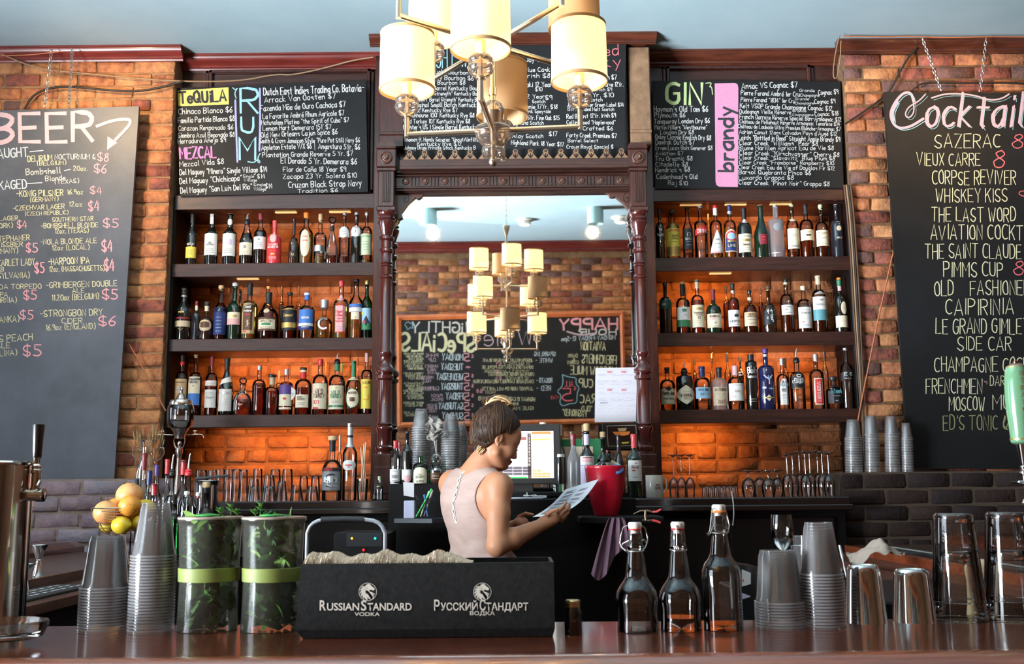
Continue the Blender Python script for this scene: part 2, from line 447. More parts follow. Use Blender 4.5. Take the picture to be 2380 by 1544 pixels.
def vis_rear(x,z):
    a,b=mir_prj((x,YR,z));return 905<a<1480 and 560<b<1000 and not (950<a<1440 and 755<b<975)
brick_wall(wr,3,-1.95,1.95,.5,3.66,YR,.073,.225,BR,(5,4,3,3),vis_rear,face=1)
def crown(x0,x1,yw,out,zt,h,s=-1,name='trim_1',m=None,y_is_x=False):
    pf=[(out,0),(out,-.14*h),(out*.93,-.17*h),(out*.90,-.30*h),(out*.72,-.52*h),(out*.42,-.66*h),(out*.36,-.72*h),(out*.36,-.84*h),(out*.22,-.88*h),(out*.16,-1.0*h),(0,-1.0*h),(0,0)]
    mb=MB();mb.prism(pf,lambda u,v,d:(d,yw+s*u,zt+v),x0,x1)
    return mb
M_crown=mat('crown_red_wood',(0.20,0.028,0.02),.30,var=(0.11,0.016,0.012),vscale=5,stretch=(1,8,8),coat=.4)
structure('trim_5',crown(-4.4,4.4,YR,.09,H,.11,1),M_crown)
def pxx(px,py,Y):return P(px,py,Y).x
XL=pxx(399,300,YP)
XR=pxx(1973,300,YP)
mb=MB();mb.box((-4.4,YP+.008,0),(XL,6.0,H));wl=structure('wall_back_left',mb,M_mortar)
brick_wall(wl,5,-3.1,XL+.007,1.44,3.785,YP,.0745,.205,BR,(7,5,2,.7),lambda x,z:inframe((x,YP,z),[(-50,275,290,1105)]) ,face=-1)
mb=MB();mb.box((XR,YP+.008,0),(4.4,6.0,H));wq=structure('wall_back_right',mb,mat('right_pier_mortar',(0.19,0.10,0.045),.95,var=(0.10,0.05,0.025),vscale=14,bump=.5,bscale=90))  # mortar darker than on the left pier, brick mix darker too
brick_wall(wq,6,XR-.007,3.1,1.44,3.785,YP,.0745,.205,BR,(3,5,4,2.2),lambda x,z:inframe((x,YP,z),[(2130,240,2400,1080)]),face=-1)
XCL,XCR=pxx(905,700,5.5),pxx(1480,700,5.5)
mb=MB();mb.box((XL,YN+.006,0),(XCL,6.0,H));wnl=structure('wall_niche_left',mb,M_mortn)
shl=[(390,455,880,490),(390,612,880,642),(390,785,880,815),(390,962,880,992),(0,0,2400,470)]
brick_wall(wnl,7,XL,XCL,1.30,3.02,YN,.080,.235,BN,(3,2),lambda x,z:inframe((x,YN,z),[(0,0,2400,470),(0,1155,2400,1600)]),gap=.014)
mb=MB();mb.box((XCR,YN+.006,0),(XR,6.0,H));wnr=structure('wall_niche_right',mb,M_mortn)
brick_wall(wnr,8,XCR,XR,1.30,3.02,YN,.080,.235,BN,(3,2),lambda x,z:inframe((x,YN,z),[(0,0,2400,460),(0,1150,2400,1600)]),gap=.014)
mb=MB();mb.box((XCL,5.46,0),(XCR,6.0,H));structure('wall_back_center',mb,mat('dark_panel',(0.035,0.016,0.012),.5))
XKL=pxx(400,1150,YK);XKR=pxx(1958,1150,YK)
mb=MB();mb.box((-4.4,YK+.008,0),(XKL,YP+.02,KZ));wkl=structure('wall_knee_left',mb,M_mortk)
brick_wall(wkl,9,-3.1,XKL,KZ-.004-8*.079,KZ-.004,YK,.079,.215,BK,(3,3,2),lambda x,z:inframe((x,YK,z)) and z>1.05,gap=.013)
mb=MB();mb.box((XKR,YK+.008,0),(4.4,YP+.02,KZ));wkr=structure('wall_knee_right',mb,mat('shaded_mortar',(.07,.045,.03),.9))  # mortar darkened to carry the shade on this side
BKR=[mat('brick_shaded',(0.022,0.010,0.008),.85,var=(0.012,0.006,0.006),vscale=14,bump=.6,bscale=60),mat('brick_shaded_umber',(0.035,0.015,0.01),.85,var=(0.016,0.008,0.006),vscale=14,bump=.6,bscale=60)]  # near-black bricks: shade of the right corner put into their colour
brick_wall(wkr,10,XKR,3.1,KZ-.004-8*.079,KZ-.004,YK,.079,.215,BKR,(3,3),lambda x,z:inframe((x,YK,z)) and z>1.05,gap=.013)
structure('trim_1',crown(-4.4,XL+.05,YP,.06,H,.075),M_crown)
M_crown2=mat('crown_dark_wood',(0.11,0.028,0.014),.30,var=(0.05,0.014,0.008),vscale=5,stretch=(1,8,8),coat=.5)
structure('trim_2',crown(XR-.05,4.4,YP,.06,H,.07),M_crown2)
YC=5.56
structure('trim_3',crown(XL,XCL,YC,.08,H,.075),M_crown)
structure('trim_4',crown(XCR,XR,YC,.08,H,.075),M_crown2)
M_wood=mat('mahogany',(0.062,0.016,0.010),.30,var=(0.025,0.008,0.006),vscale=7,stretch=(8,8,1.2),coat=.35,bump=.05,bscale=40)
M_woodh=mat('mahogany_long',(0.055,0.019,0.013),.36,var=(0.024,0.009,0.007),vscale=6,stretch=(1.0,8,9),coat=.25,bump=.06,bscale=40)
M_black=mat('black_wood',(0.005,0.004,0.004),.5,spec=.25)
def panel(nm,x0,x1,px0,px1):
    mb=MB();mb.box((x0,YC,2.94),(x1,YN,H-.02));o=structure(nm,mb,M_woodh)
    a,b=pxx(px0,176,YC),pxx(px1,176,YC);z1=P(650,172,YC).z
    f=MB()
    for q,(dd,ww) in enumerate(((.022,.03),(.012,.05))):
        f.box((a-ww,YC-dd,z1),(b+ww,YC,z1+.02+.012*q),.004);f.box((a-ww,YC-dd,3.02),(b+ww,YC,3.04),.004)
        f.box((a-ww,YC-dd,3.02),(a-ww+.02,YC,z1+.02),.004);f.box((b+ww-.02,YC-dd,3.02),(b+ww,YC,z1+.02),.004)
    f.build('panel_moulding',M_wood,o)
panel('wall_panel_left',XL,XCL,500,850);panel('wall_panel_right',XCR,XR,1560,1870)
# ================================================================== SHELVING UNITS
YS=5.50
def zat(py,Y,px=1190):return P(px,py,Y).z
SHZ={}
SZ=[(zat(455,YS,640),zat(485,YS,640)),(zat(614,YS,640),zat(641,YS,640)),(zat(789,YS,640),zat(814,YS,640)),(zat(966,YS,640),zat(991,YS,640))]
SZR=[(zat(436,YS,1750),zat(466,YS,1750)),(zat(600,YS,1750),zat(628,YS,1750)),(zat(775,YS,1750),zat(802,YS,1750)),(zat(954,YS,1750),zat(981,YS,1750))]
def shelving(nm,x0,x1,zs,label,lx):
    g=empty(nm,((x0+x1)/2,YS,1.34),label,'shelving')
    off=-Vector(g.location)
    for i,(a,b) in enumerate(zs):
        mb=MB();mb.box((x0,YS,b),(x1,YN-.02,a),.004);mb.build('shelf',M_woodh,g).location=off
        f=MB()
        f.box((x0-.008,YS-.012,b-.006),(x1+.008,YS+.002,a+.004),.003);f.build('shelf_edge',M_woodh,g).location=off
        if i<4:
            for lxx in lx[i]:
                d=MB();d.box((lxx-.06,YS+.06,b-.006),(lxx+.06,YS+.085,b),.002)
                d.build('light_strip',mat('strip_glow',(1,.55,.2),.4,emit=.7),g).location=off
    for xx in (x0-.016,x1+(.022 if x0<0 else .006)):
        mb=MB();mb.box((xx-.014,YS+.0,1.34),(xx+.014,YN-.02,zs[0][0]),.003);mb.build('side_panel',M_black,g).location=off
    return g
XS0,XS1=pxx(405,620,YS),pxx(870,620,YS)
XT0,XT1=pxx(1516,620,YS),pxx(1978,620,YS)
shelving('shelving_unit',XS0,XS1,SZ,'dark wooden shelving between left brick pier and mirror surround',[(-1.25,-.95),(-1.45,),(),()])
shelving('shelving_unit',XT0,XT1,SZR,'dark wooden shelving between mirror surround and right brick pier',[(1.0,1.25,1.5),(1.15,),(),()])
ORG=(1.0,0.42,0.11)
def strips(x0,x1,zs,pw):
    for i,(a,b) in enumerate(zs):
        for (u,p) in pw[i]:
            xx=x0+(x1-x0)*u
            area('shelf_light',(xx,YS+.13,b-.012),(xx,YN+.05,b-.32),.16,.03,p*.45,ORG,170)
strips(XS0,XS1,SZ,[((.3,1.0),(.62,1.2),(.88,.8)),((.45,1.4),(.75,1.3)),((.3,2.2),(.55,2.4),(.82,1.7)),((.35,2.2),(.6,3.0),(.85,1.2))])
strips(XT0,XT1,SZR,[((.3,1.2),(.55,1.3),(.8,1.0)),((.28,2.6),(.5,.9)),((.22,2.6),(.5,2.4),(.78,1.8)),((.24,3.4),)])
# ================================================================== BACK COUNTER AND BAR
YCF=5.0;CZ=1.335
M_ctop=mat('counter_black',(0.014,0.008,0.007),.22,coat=.5)
g=empty('back_counter',(0,YCF,0),'long dark back counter carrying glassware below the shelves and mirror','counter')
mb=MB();mb.box((XKL+.01,0,1.295),(XKR-.01,.394,CZ),.006);mb.box((XKL+.06,.38,1.295),(XCL-.02,YN-YCF-.03,CZ-.0005));mb.box((XCR+.02,.38,1.295),(XKR-.06,YN-YCF-.03,CZ-.0005));mb.box((XKL,-.02,1.27),(XKR,.06,1.30),.006)
mb.build('countertop',M_ctop,g)
mb=MB();mb.box((XKL+.02,.05,0),(XKR-.02,.39,1.28),.004);mb.build('cabinet_body',M_black,g)
for i in range(6):
    xa=XKL+.05+i*(XKR-XKL-.1)/6;xb=xa+(XKR-XKL-.1)/6-.03
    mb=MB();mb.box((xa,.03,.12),(xb,.055,1.24),.006);d=mb.build('door',mat('counter_door',(0.008,0.004,0.003),.5,spec=.3),g)
    k=MB();k.lathe([(0,0),(.014,0),(.016,.01),(.010,.018),(.012,.028),(0,.032)],12,(xb-.05,.03,1.0),axis=(0,-1,0));k.build('knob',mat('brass_knob',(0.5,0.3,0.1),.3,metal=.9),d)
BZ=1.11
M_bar=mat('bar_mahogany',(0.15,0.030,0.010),.20,var=(0.050,0.012,0.006),vscale=5,stretch=(.8,7,7),coat=.45,sharp=(.3,.7))
M_rail=mat('rail_mahogany',(0.34,0.075,0.022),.26,var=(0.17,0.033,0.012),vscale=6,stretch=(.8,7,7),coat=.9,sharp=(.3,.7))
M_arm=mat('side_bar_wood',(0.11,0.05,0.035),.38,var=(0.05,0.02,0.014),vscale=7,stretch=(5,1,5),coat=.3,bump=.15,bscale=50)
g=empty('bar_counter',(0,1.9,0),'glossy red-brown front bar counter nearest the viewer','counter')
mb=MB();mb.box((-4.3,-.16,BZ-.05),(4.3,.30,BZ),.004);mb.build('bar_top',M_bar,g)
pf=[(-.165,-.055),(-.20,-.07),(-.245,-.068),(-.275,-.05),(-.288,-.025),(-.282,-.004),(-.262,.010),(-.235,.016),(-.205,.014),(-.182,.007),(-.165,.0)]
mb=MB();mb.prism([(a+.0,b) for a,b in pf],lambda u,v,d:(d,u,BZ+v),-4.3,4.3);mb.build('arm_rail',M_rail,g,ang=60)
mb=MB();mb.box((-4.3,-.1,0),(4.3,.24,BZ-.05),.004);mb.build('bar_front',M_black,g)
def arm(side):
    s=side;nm='side_bar'
    g=empty(nm,(s*1.8,3.6,0),('left' if s<0 else 'right')+'-hand side bar running back from the front bar to the brick knee wall','counter')
    off=-Vector(g.location)
    bx=lambda a,b,y0,y1,z0,z1:((min(s*a,s*b),y0,z0),(max(s*a,s*b),y1,z1))
    mb=MB();mb.box(*bx(1.56,2.12,2.26,4.95,BZ-.05,BZ),.006);mb.build('bar_top',M_arm,g).location=off
    mb=MB();mb.box(*bx(1.36,1.57,2.26,4.95,BZ-.075,BZ-.035),.006);mb.build('lower_ledge',M_arm,g).location=off
    mb=MB();mb.box(*bx(1.553,1.585,2.26,4.95,BZ-.05,BZ+.0002),.002);mb.build('inner_edge',M_rail if s>0 else M_arm,g).location=off
    mb=MB();mb.prism([(2.06,-.04),(2.06,.02),(2.10,.045),(2.18,.05),(2.22,.03),(2.22,-.04)],lambda u,v,d:(s*u,d,BZ+v),2.26,5.05);mb.build('arm_rail',M_bar,g).location=off
    mb=MB();mb.box(*bx(1.40,2.05,2.3,4.93,0,BZ-.06),.004);mb.build('bar_front',M_black,g).location=off
    return g
arm(-1);arm(1)
# ================================================================== MIRROR SURROUND
M_carve=mat('carved_wood',(0.07,0.024,0.017),.38,var=(0.06,0.02,0.015),vscale=12,coat=.25)
M_gild=mat('cresting_wood',(0.26,0.15,0.08),.45,var=(0.13,0.07,0.04),vscale=10)
mu=empty('mirror_cabinet',(0.03,5.36,1.34),'tall carved mahogany mirror surround with turned columns and rosette frieze','mirror')
OFF=-Vector(mu.location)
def mpart(mb,name,m,par=None,ang=35,label=None):
    o=mb.build(name,m,par or mu,ang)
    if par is None:o.location=OFF
    if label:o['label']=label
    return o
YF=5.30
XA,XB=pxx(917,700,5.36),pxx(1481,700,5.36)
zt_m=zat(446,5.36)
mb=MB();mb.box((pxx(872,400,5.44),5.40,1.34),(XA+.005,5.458,H-.06),.002);mb.box((XB-.005,5.40,1.34),(pxx(1515,400,5.44),5.458,H-.06),.002)
mb.box((XA,5.40,zt_m-.02),(XB,5.458,H-.06),.002);mpart(mb,'back_board',M_wood)
for a,b in ((882,940),(1462,1512)):
    mb=MB();mb.box((pxx(a,200,5.31),5.31,zat(340,5.31)),(pxx(b,200,5.31),5.402,H-.06),.006)
    mb.box((pxx(a,200,5.31),5.30,zat(312,5.31)),(pxx(b,200,5.31),5.32,zat(305,5.31)),.003);mpart(mb,'upper_panel',M_gild if a>1000 else M_wood)  # right panel in paler cresting wood, lamp glare put into its colour
x0,x1=pxx(857,80,5.25),pxx(1527,80,5.25)
mb=crown(x0,x1,5.31,.06,H,.05);mb.box((x0+.05,5.31,H-.05),(x1-.05,5.40,H-.001),.004)
mpart(mb,'cornice',M_crown2)
mm,n_,l_=_nt('mirror_silver');MATS['mirror']=mm
b_=n_['Principled BSDF'];b_.inputs['Metallic'].default_value=1;b_.inputs['Roughness'].default_value=0.015;b_.inputs['Base Color'].default_value=(.86,.88,.87,1)
mb=MB()
def mpl(x,z):
    return (x,mir_q.y-((x-mir_q.x)*mir_n.x+(z-mir_q.z)*mir_n.z)/mir_n.y,z)
za,zb=1.36,zt_m+.01
mb.add([mpl(XA-.01,za),mpl(XB+.01,za),mpl(XB+.01,zb),mpl(XA-.01,zb)],[(0,1,2,3)])
q=[mpl(XA-.01,za),mpl(XB+.01,za),mpl(XB+.01,zb),mpl(XA-.01,zb)]
mb.add([(x,y+.005,z) for x,y,z in q],[(3,2,1,0)])
mpart(mb,'mirror_glass',mm,ang=0)
def column(pxc,side):
    Yc=5.26;xc=pxx(pxc,750,Yc);Z=lambda py:zat(py,Yc,pxc);s=Yc/F
    pr=[(1060,22),(1052,22),(1050,19),(1045,22),(1040,22),(1036,17),(1005,17),(1000,21),(994,21),(990,17),(986,20),(982,17),(885,17),(881,22),(874,22),(870,18),(866,23),(858,23),(852,18),
          (846,14),(828,14),(824,17),(818,17),(814,14),(650,14),(647,17),(643,17),(640,14),(622,14),(619,17),(615,14),(612,17),(608,14),(590,14),(586,18),(580,18),(577,14),(562,14),(558,20),(552,20),(548,14),(540,16),(525,22),(518,23),(514,20),(510,23),(505,20),(500,24),(494,24)]
    mb=MB();mb.lathe([(r*s*.93,Z(py)) for py,r in pr],24,(xc,Yc,0))
    c=mpart(mb,'column',mat('column_wood',(0.062,0.011,0.009),.16,coat=1.0),ang=40)
    mb=MB();mb.box((xc-.055,Yc-.055,CZ),(xc+.055,Yc+.06,Z(1056)),.006);mb.box((xc-.045,Yc-.062,CZ+.03),(xc+.045,Yc-.05,Z(1085)),.006)
    mpart(mb,'plinth',M_wood)
    mb=MB();w_=.042
    mb.box((xc-.05,Yc-.04,Z(494)),(xc+.05,5.40,Z(484)),.004);mb.box((xc-w_,Yc-.035,Z(484)),(xc+w_,5.40,Z(402)),.004);mb.box((xc-.05,Yc-.04,Z(402)),(xc+.05,5.40,Z(394)),.004)
    for k in range(5):
        xx=xc+(k-2)*.009;mb.box((xx-.0028,Yc-.043,Z(474)),(xx+.0028,Yc-.034,Z(404)),.001)
    mpart(mb,'fluted_block',M_wood)
    mb=MB();zc=(Z(394)+Z(352))/2
    mb.box((xc-.052,Yc-.045,Z(394)),(xc+.052,5.40,Z(352)),.005);mb.box((xc-.052,Yc-.05,Z(352)),(xc+.052,5.40,Z(346)),.004)
    mb.prism([(-.052,0),(.052,0),(.04,.022),(-.04,.022)],lambda u,v,d:(xc+u,d,Z(346)+v),Yc-.04,5.40)
    bk=mpart(mb,'rosette_block',M_wood)
    r_=MB();r_.lathe([(0,-.002),(.031,0),(.033,.008),(.027,.014),(.022,.006),(.016,.008),(.012,.020),(.006,.022),(0,.018)],20,(xc,Yc-.045,zc),axis=(0,-1,0))
    r_.build('rosette',mat('rosette_wood',(0.10,0.045,0.03),.25,coat=.8),bk)
column(896,-1);column(1491,1)
cx0,cx1=934,1462;n=15
for i in range(n):
    px=cx0+(cx1-cx0)*(i+.5)/n;yy=347-(px-1190)*.009
    Yc=5.24;s=Yc/F;c=P(px,yy+23,Yc)
    hw=17.0*s;hh=25*s
    poly=[(-hw,0),(-hw*.55,hh*.38),(-hw*.30,hh*.58),(-hw*.38,hh*.74),(-hw*.26,hh*.93),(0,hh),(hw*.26,hh*.93),(hw*.38,hh*.74),(hw*.30,hh*.58),(hw*.55,hh*.38),(hw,0)]
    mb=MB();mb.prism(poly,lambda u,v,d:(c.x+u,d,c.z+v),Yc-.004,Yc+.008)
    pm=mpart(mb,'palmette',M_gild,ang=30)
    d_=MB()
    for sg in (-1,0,1):
        ribbon(d_,[(0,hh*.12),(sg*hw*.16,hh*.22),(sg*hw*.30,hh*.40)] if sg else [(0,hh*.08),(0,hh*.5)],hw*.07,lambda u,v:(c.x+u,Yc-.0048,c.z+v))
    ribbon(d_,[(hw*.14*math.cos(t*math.pi/4),hh*.76+hw*.14*math.sin(t*math.pi/4)) for t in range(9)],hw*.05,lambda u,v:(c.x+u,Yc-.0048,c.z+v))
    d_.build('incised_line',M_black,pm,ang=0)
mb=MB();xa_,xb_=pxx(930,380,5.26),pxx(1466,380,5.26)
mb.box((xa_,5.232,zat(389,5.235)),(xb_,5.262,zat(369,5.235)),.003);mb.box((xa_,5.225,zat(393,5.235)),(xb_,5.40,zat(385,5.235)),.003)
mpart(mb,'cresting_rail',M_woodh)
xa_,xb_=pxx(920,420,YF),pxx(1468,420,YF)
Zf=lambda py:zat(py,YF)
mb=MB();mb.box((xa_,YF,Zf(446)),(xb_,5.40,Zf(396)),.003)
for py in (408,436):
    mb.box((xa_,YF-.014,Zf(py+2)),(xb_,YF,Zf(py-3)),.003)
mb.box((xa_,YF-.03,Zf(404)),(xb_,YF,Zf(399)),.003);mb.box((xa_,YF-.02,Zf(444)),(xb_,YF,Zf(440)),.003)
fz=mpart(mb,'frieze',M_woodh)
for i in range(12):
    px=943+(1441-943)*i/11;py=421-(px-1190)*.004;c=P(px,py,YF)
    r_=MB();r_.lathe([(0,0),(.0175,0),(.0185,.006),(.015,.009),(.0115,.004),(.008,.005),(.006,.012),(0,.012)],16,(c.x,YF-.0,c.z),axis=(0,-1,0))
    r_.build('rosette',mat('rosette_wood',(0.1,.045,.03),.25),fz)
    if i<11:
        g_=MB()
        for k in (-1,0,1):
            q=P(px+22.6+k*8,py-.1,YF);g_.box((q.x-.0018,YF-.003,q.z-.024),(q.x+.0018,YF+.001,q.z+.024),.0008)
        g_.build('groove',M_black,fz)
for sg,pts in ((1,[(918,444),(992,444),(992,451),(984,454),(978,462),(972,464),(966,461),(950,474),(934,496),(936,508),(926,512),(918,526)]),
                (-1,[(1483,440),(1404,440),(1404,449),(1412,452),(1417,459),(1424,461),(1430,459),(1448,474),(1463,494),(1460,504),(1470,508),(1483,524)])):
    w3=[P(a,b,5.345) for a,b in pts]
    mb=MB();mb.prism([(p.x,p.z) for p in w3],lambda u,v,d:(u,d,v),5.325,5.345);sp=mpart(mb,'spandrel',M_carve,ang=20)
    d_=MB();cc=P(943 if sg>0 else 1457,462,5.325)
    ribbon(d_,[(cc.x+sg*(.0+.012*t/6)*math.cos(t*.7),cc.z+.003*t*math.sin(t*.7)) for t in range(12)],.0012,lambda u,v:(u,5.3238,v))
    d_.build('carved_scroll',M_black,sp,ang=0)
# ================================================================== CHALKBOARDS
M_board=mat('chalkboard',(0.008,0.008,0.0085),.6,spec=.3,var=(0.016,0.0155,0.0165),vscale=2.2,sharp=(.35,.75),bump=.02)
M_boardL=mat('chalkboard_dusty_daylit',(0.050,0.056,0.070),.45,var=(0.10,0.108,0.135),vscale=3.0,sharp=(.35,.8))  # chalk dust plus cool daylight, both put into the board colour
def chalk(nm,c):return mat('chalk_'+nm,c,.95,var=tuple(v*.62 for v in c),vscale=320,sharp=(.42,.72))
CH={'w':chalk('white',(.64,.63,.60)),'y':chalk('yellow',(.72,.68,.42)),'p':chalk('pink',(.80,.36,.40)),'b':chalk('blue',(.30,.55,.62)),'l':chalk('lilac',(.38,.36,.66)),
      'm':chalk('magenta',(.66,.22,.48)),'g':chalk('green',(.52,.66,.30)),'r':chalk('red',(.85,.16,.18)),'k':mat('board_ink',(.03,.03,.035),.9),'q':chalk('pale_pink',(.56,.40,.45)),
      'Y':chalk('strong_yellow',(.80,.68,.16)),'P':chalk('rose_panel',(.66,.27,.42)),'c':chalk('cool_white',(.62,.72,.78)),'d':chalk('dim_yellow',(.30,.30,.14))}
class Board:
    def __init__(s,name,quad,Y,label,m,lean=0.0,thick=.02,face=-1,mirror=False,cat='chalkboard'):
        """quad: four photo corners TL,TR,BR,BL, read on plane y=Y"""
        fn=(lambda a,b:mir_point(a,b,Y)) if mirror else (lambda a,b:P(a,b,Y))
        s.fn0=fn;s.Y=Y;s.face=face
        c=[fn(*q) for q in quad]
        ctr=sum(c,Vector())/4
        mb=MB();t=thick*-face
        mb.add(c+[p+Vector((0,t,0)) for p in c],[(0,1,2,3),(7,6,5,4),(0,4,5,1),(1,5,6,2),(2,6,7,3),(3,7,4,0)])
        mb.v=[tuple(Vector(v)-ctr) for v in mb.v]
        s.o=mb.build(name,m,None,ang=0,loc=ctr);tag(s.o,label,cat)
        s.c=ctr;s.mbs={}
        s.jit=.35;RB[1]=face
    def fn(s,d=.0012):
        return lambda a,b:s.fn0(a,b)+Vector((0,s.face*d,0))-s.c
    def mb(s,k):
        if k not in s.mbs:s.mbs[k]=MB()
        return s.mbs[k]
    def t(s,txt,x0,y0,x1,h,k='w',y1=None,wt=.13,slant=.0,d=.0012):
        write(s.mb(k),txt,x0,y0,x1,y0 if y1 is None else y1,h,s.fn(d),wt,s.jit,slant)
    def fill(s,poly,k,d=.0007):
        f=s.fn(d);s.mb(k+'|fill').add([f(*p) for p in poly],[tuple(range(len(poly)))])
    def line(s,pts,hw,k,d=.0012,smooth=2):
        for _ in range(smooth):
            q=[pts[0]]
            for a,b in zip(pts,pts[1:]):q+=[(a[0]*.75+b[0]*.25,a[1]*.75+b[1]*.25),(a[0]*.25+b[0]*.75,a[1]*.25+b[1]*.75)]
            q.append(pts[-1]);pts=q
        ribbon(s.mb(k),pts,hw,s.fn(d))
    def done(s):
        RB[1]=-1
        for k,m in s.mbs.items():
            o=m.build('chalk_drawing' if '|' in k else 'chalk_lettering',CH[k[0]],s.o,ang=0,fix=False)
            if '|' not in k:o['kind']='stuff'
        return s.o
exec_boards=True
B=Board('hanging_chalkboard',[(-330,267),(323,247),(265,1113),(-345,1120)],5.335,'tall hanging beer chalkboard on the left brick pier',M_boardL)
t=B.t
t('BEER',-14,331,215,66,'q',327,.17);B.line([(225,294),(262,280),(302,276),(304,288),(286,308),(268,326)],3.6,'q');B.fill([(250,317),(273,332),(249,349)],'q')
def rows(bd,L):
    for r in L:
        txt,x0,y0,x1,h=r[:5];k=r[5] if len(r)>5 else 'w';y1=r[6] if len(r)>6 else y0
        bd.t(txt,x0,y0,x1,h,k,y1,r[7] if len(r)>7 else .13)
rows(B,[('DRAUGHT',-32,370,66,21,'c',364),('DELIRIUM',65,376,121,13,'y',373),('NOCTURNUM &',128,371,222,12,'w',370),('$8',227,375,252,19,'p'),('(BELGIUM)',86,385,154,10,'y',383),
 ('Bombshell',61,407,141,14,'w',403),('20oz.',171,397,204,11,'y'),('$6',219,402,247,20,'p'),('Blonde',106,421,152,12,'w',419),('(TEXAS)',127,428,184,10,'w',425),
 ('PACKAGED',-42,444,62,20,'c',437),('-KÖNIG PILSNER',38,458,147,14,'y',455),('16.9oz',156,452,193,11,'y'),('$4',210,451,236,17,'p'),('(GERMANY)',70,470,136,10,'y',467),
 ('-CZECHVAR LAGER',30,490,150,11,'y',485),('12oz',160,480,191,11,'y'),('$4',206,490,230,22,'p'),('(CZECH REPUBLIC)',58,502,159,9,'y',498),
 ('BROOKLYN LAGER',-78,516,42,10,'y',512),('(NEW YORK)',-50,533,30,11,'y',529),('$4',40,531,62,17,'p'),
 ('SOUTHERN STAR',122,516,217,10,'y',513),('-BOMBSHELL BLONDE',95,531,228,11,'y',528),('12oz. (TEXAS)',128,543,206,11,'y',541),('$5',240,529,275,20,'p'),
 ('STEPHANER',-12,562,69,12,'y',558),('WEISSBIER',-18,576,53,11,'y',573),('(GERMANY)',-28,591,42,12,'y',588),('$5',61,587,87,21,'p'),
 ('-NOLA BLONDE ALE',94,569,225,12,'y',565),('12oz (LOCAL)',121,582,208,11,'y',580),('$4',237,585,261,26,'p'),
 ('SCARLET LADY',-12,619,81,15,'y',616),('ESB',-14,632,9,11,'y'),('(PENNSYLVANIA)',-46,649,69,13,'y',646),('$5',81,635,103,24,'p'),
 ('-HARPOON IPA',112,616,208,15,'y',612),('12oz. (MASSACHUSETTS)',115,632,243,12,'y',629),('$4',243,629,265,26,'p'),
 ('NEVADA TORPEDO',-44,673,96,11,'y',671),('IPA',-3,690,18,11,'y'),('(CALIFORNIA)',-52,706,39,12,'y',703),('$5',55,696,85,21,'p'),
 ('-GRIMBERGEN DOUBLE',107,670,272,13,'y',665),('ALE',168,681,196,11,'y'),('11.20oz (BELGIUM)',121,699,230,13,'y',695),('$5',238,696,273,23,'p'),
 ('-STRONGBON DRY',93,737,238,15,'y',733),('CIDER',144,752,191,12,'y'),('16.9oz (ENGLAND)',107,768,222,13,'y',764),('$6',229,757,268,22,'p'),
 ('(SRI LANKA)',-45,752,45,14,'y',748),('$5',47,743,77,21,'p'),
 ('RS PEACH',-14,796,76,15,'y',791),('ALE',-8,809,23,12,'y'),('(CAROLINA)',-48,830,40,13,'y',826),('$5',54,828,95,26,'p')])
for a,b,c,d in ((70,353,100,350),(150,397,163,394),(63,427,98,425)):B.line([(a,b),(c,d)],1.2,'c',smooth=0)
B.done();BEER=B
B=Board('menu_chalkboard',[(410,205),(850,188),(855,446),(419,456)],5.475,'wide tequila, mezcal and rum chalkboard standing on the left shelving',M_board)
B.fill([(413,211),(531,203),(532,243),(415,247)],'Y');B.t('TeQUiLA',418,241,526,26,'k',235,.22,d=.0018)
rows(B,[('Chinaco Blanco $6',415,266,540,13,'w',261),('Familia Partida Blanco $8',414,286,545,12,'w',281),('Corazon Resposado $6',415,304,542,11,'w',301),('Siembra Azul Reposado $8',414,320,545,11,'w',318),
 ('Herradura Añejo $9',414,334,525,11,'w',330),('MEZCAL',419,370,502,26,'m',366,.18),('Mezcal Vida $8',418,388,520,12,'w',381),('Del Maguey "Minero" Single Village $14',418,407,621,13,'w',400),
 ('Del Maguey "Chichicapa"',418,428,562,13,'w',420),('Single',565,413,590,7),('Village',567,422,597,7),('$14',598,415,616,10),('Del Maguey "San Luis Del Rio"',420,450,586,13,'w',440),('Single',590,433,616,7),('Village',590,443,618,7),('$14',617,438,633,11),
 ('R',559,261,598,56,'b',261,.11),('U',561,310,590,37,'b',310,.15),('M',557,369,593,50,'b',369,.12),
 ('Dutch East Indies Trading Co. Batavia-',613,222,846,17,'w',212),('Arrack Van Oosten $7',615,239,780,13,'w',229),('Fazenda Mãe de Ouro Cachaça $7',605,259,803,13,'w',248),('La Favorite Ambré Rhum Agricole $7',611,277,800,12,'w',268),
 ('Matusalem Platino "the Spirit of Cuba" $7',608,291,811,11,'w',284),("Lemon Hart Demerara 151' $7",611,304,770,11,'w',300),('Old New Orleans Cajun Spice $6',607,320,784,12,'w',312),('Smith & Cross Jamaican Style "Pure Pot Still Navy $6',604,333,836,11,'w',331),
 ('Appleton Estate V/X $6',608,349,724,12,'w',345),('Angostura 5Yr. $6',740,346,836,12,'w',348),('Plantation Grande Reserve 5 Yr. $7',610,366,820,11,'w',362),('El Dorado 5 Yr. Demerara $6',653,380,829,13,'w',382),('Flor de Caña 18 Year $9',658,399,804,11),
 ('Zacapa 23 Yr. Solera $10',658,416,829,11,'w',413),('Cruzan Black Strap Navy',671,437,840,14,'w',432),('Tradition $6',692,449,785,9,'w',446)])
B.line([(547,233),(549,300),(552,377)],2.2,'l');B.line([(604,206),(605,280),(603,351)],2.2,'l');B.line([(541,204),(547,210),(553,204),(545,216),(549,229)],1.2,'b')
B.line([(576,376),(590,379),(600,370),(606,378),(599,379),(600,365),(605,357)],1.2,'b');B.line([(731,329),(732,349)],.6,'w',smooth=0)
B.done()
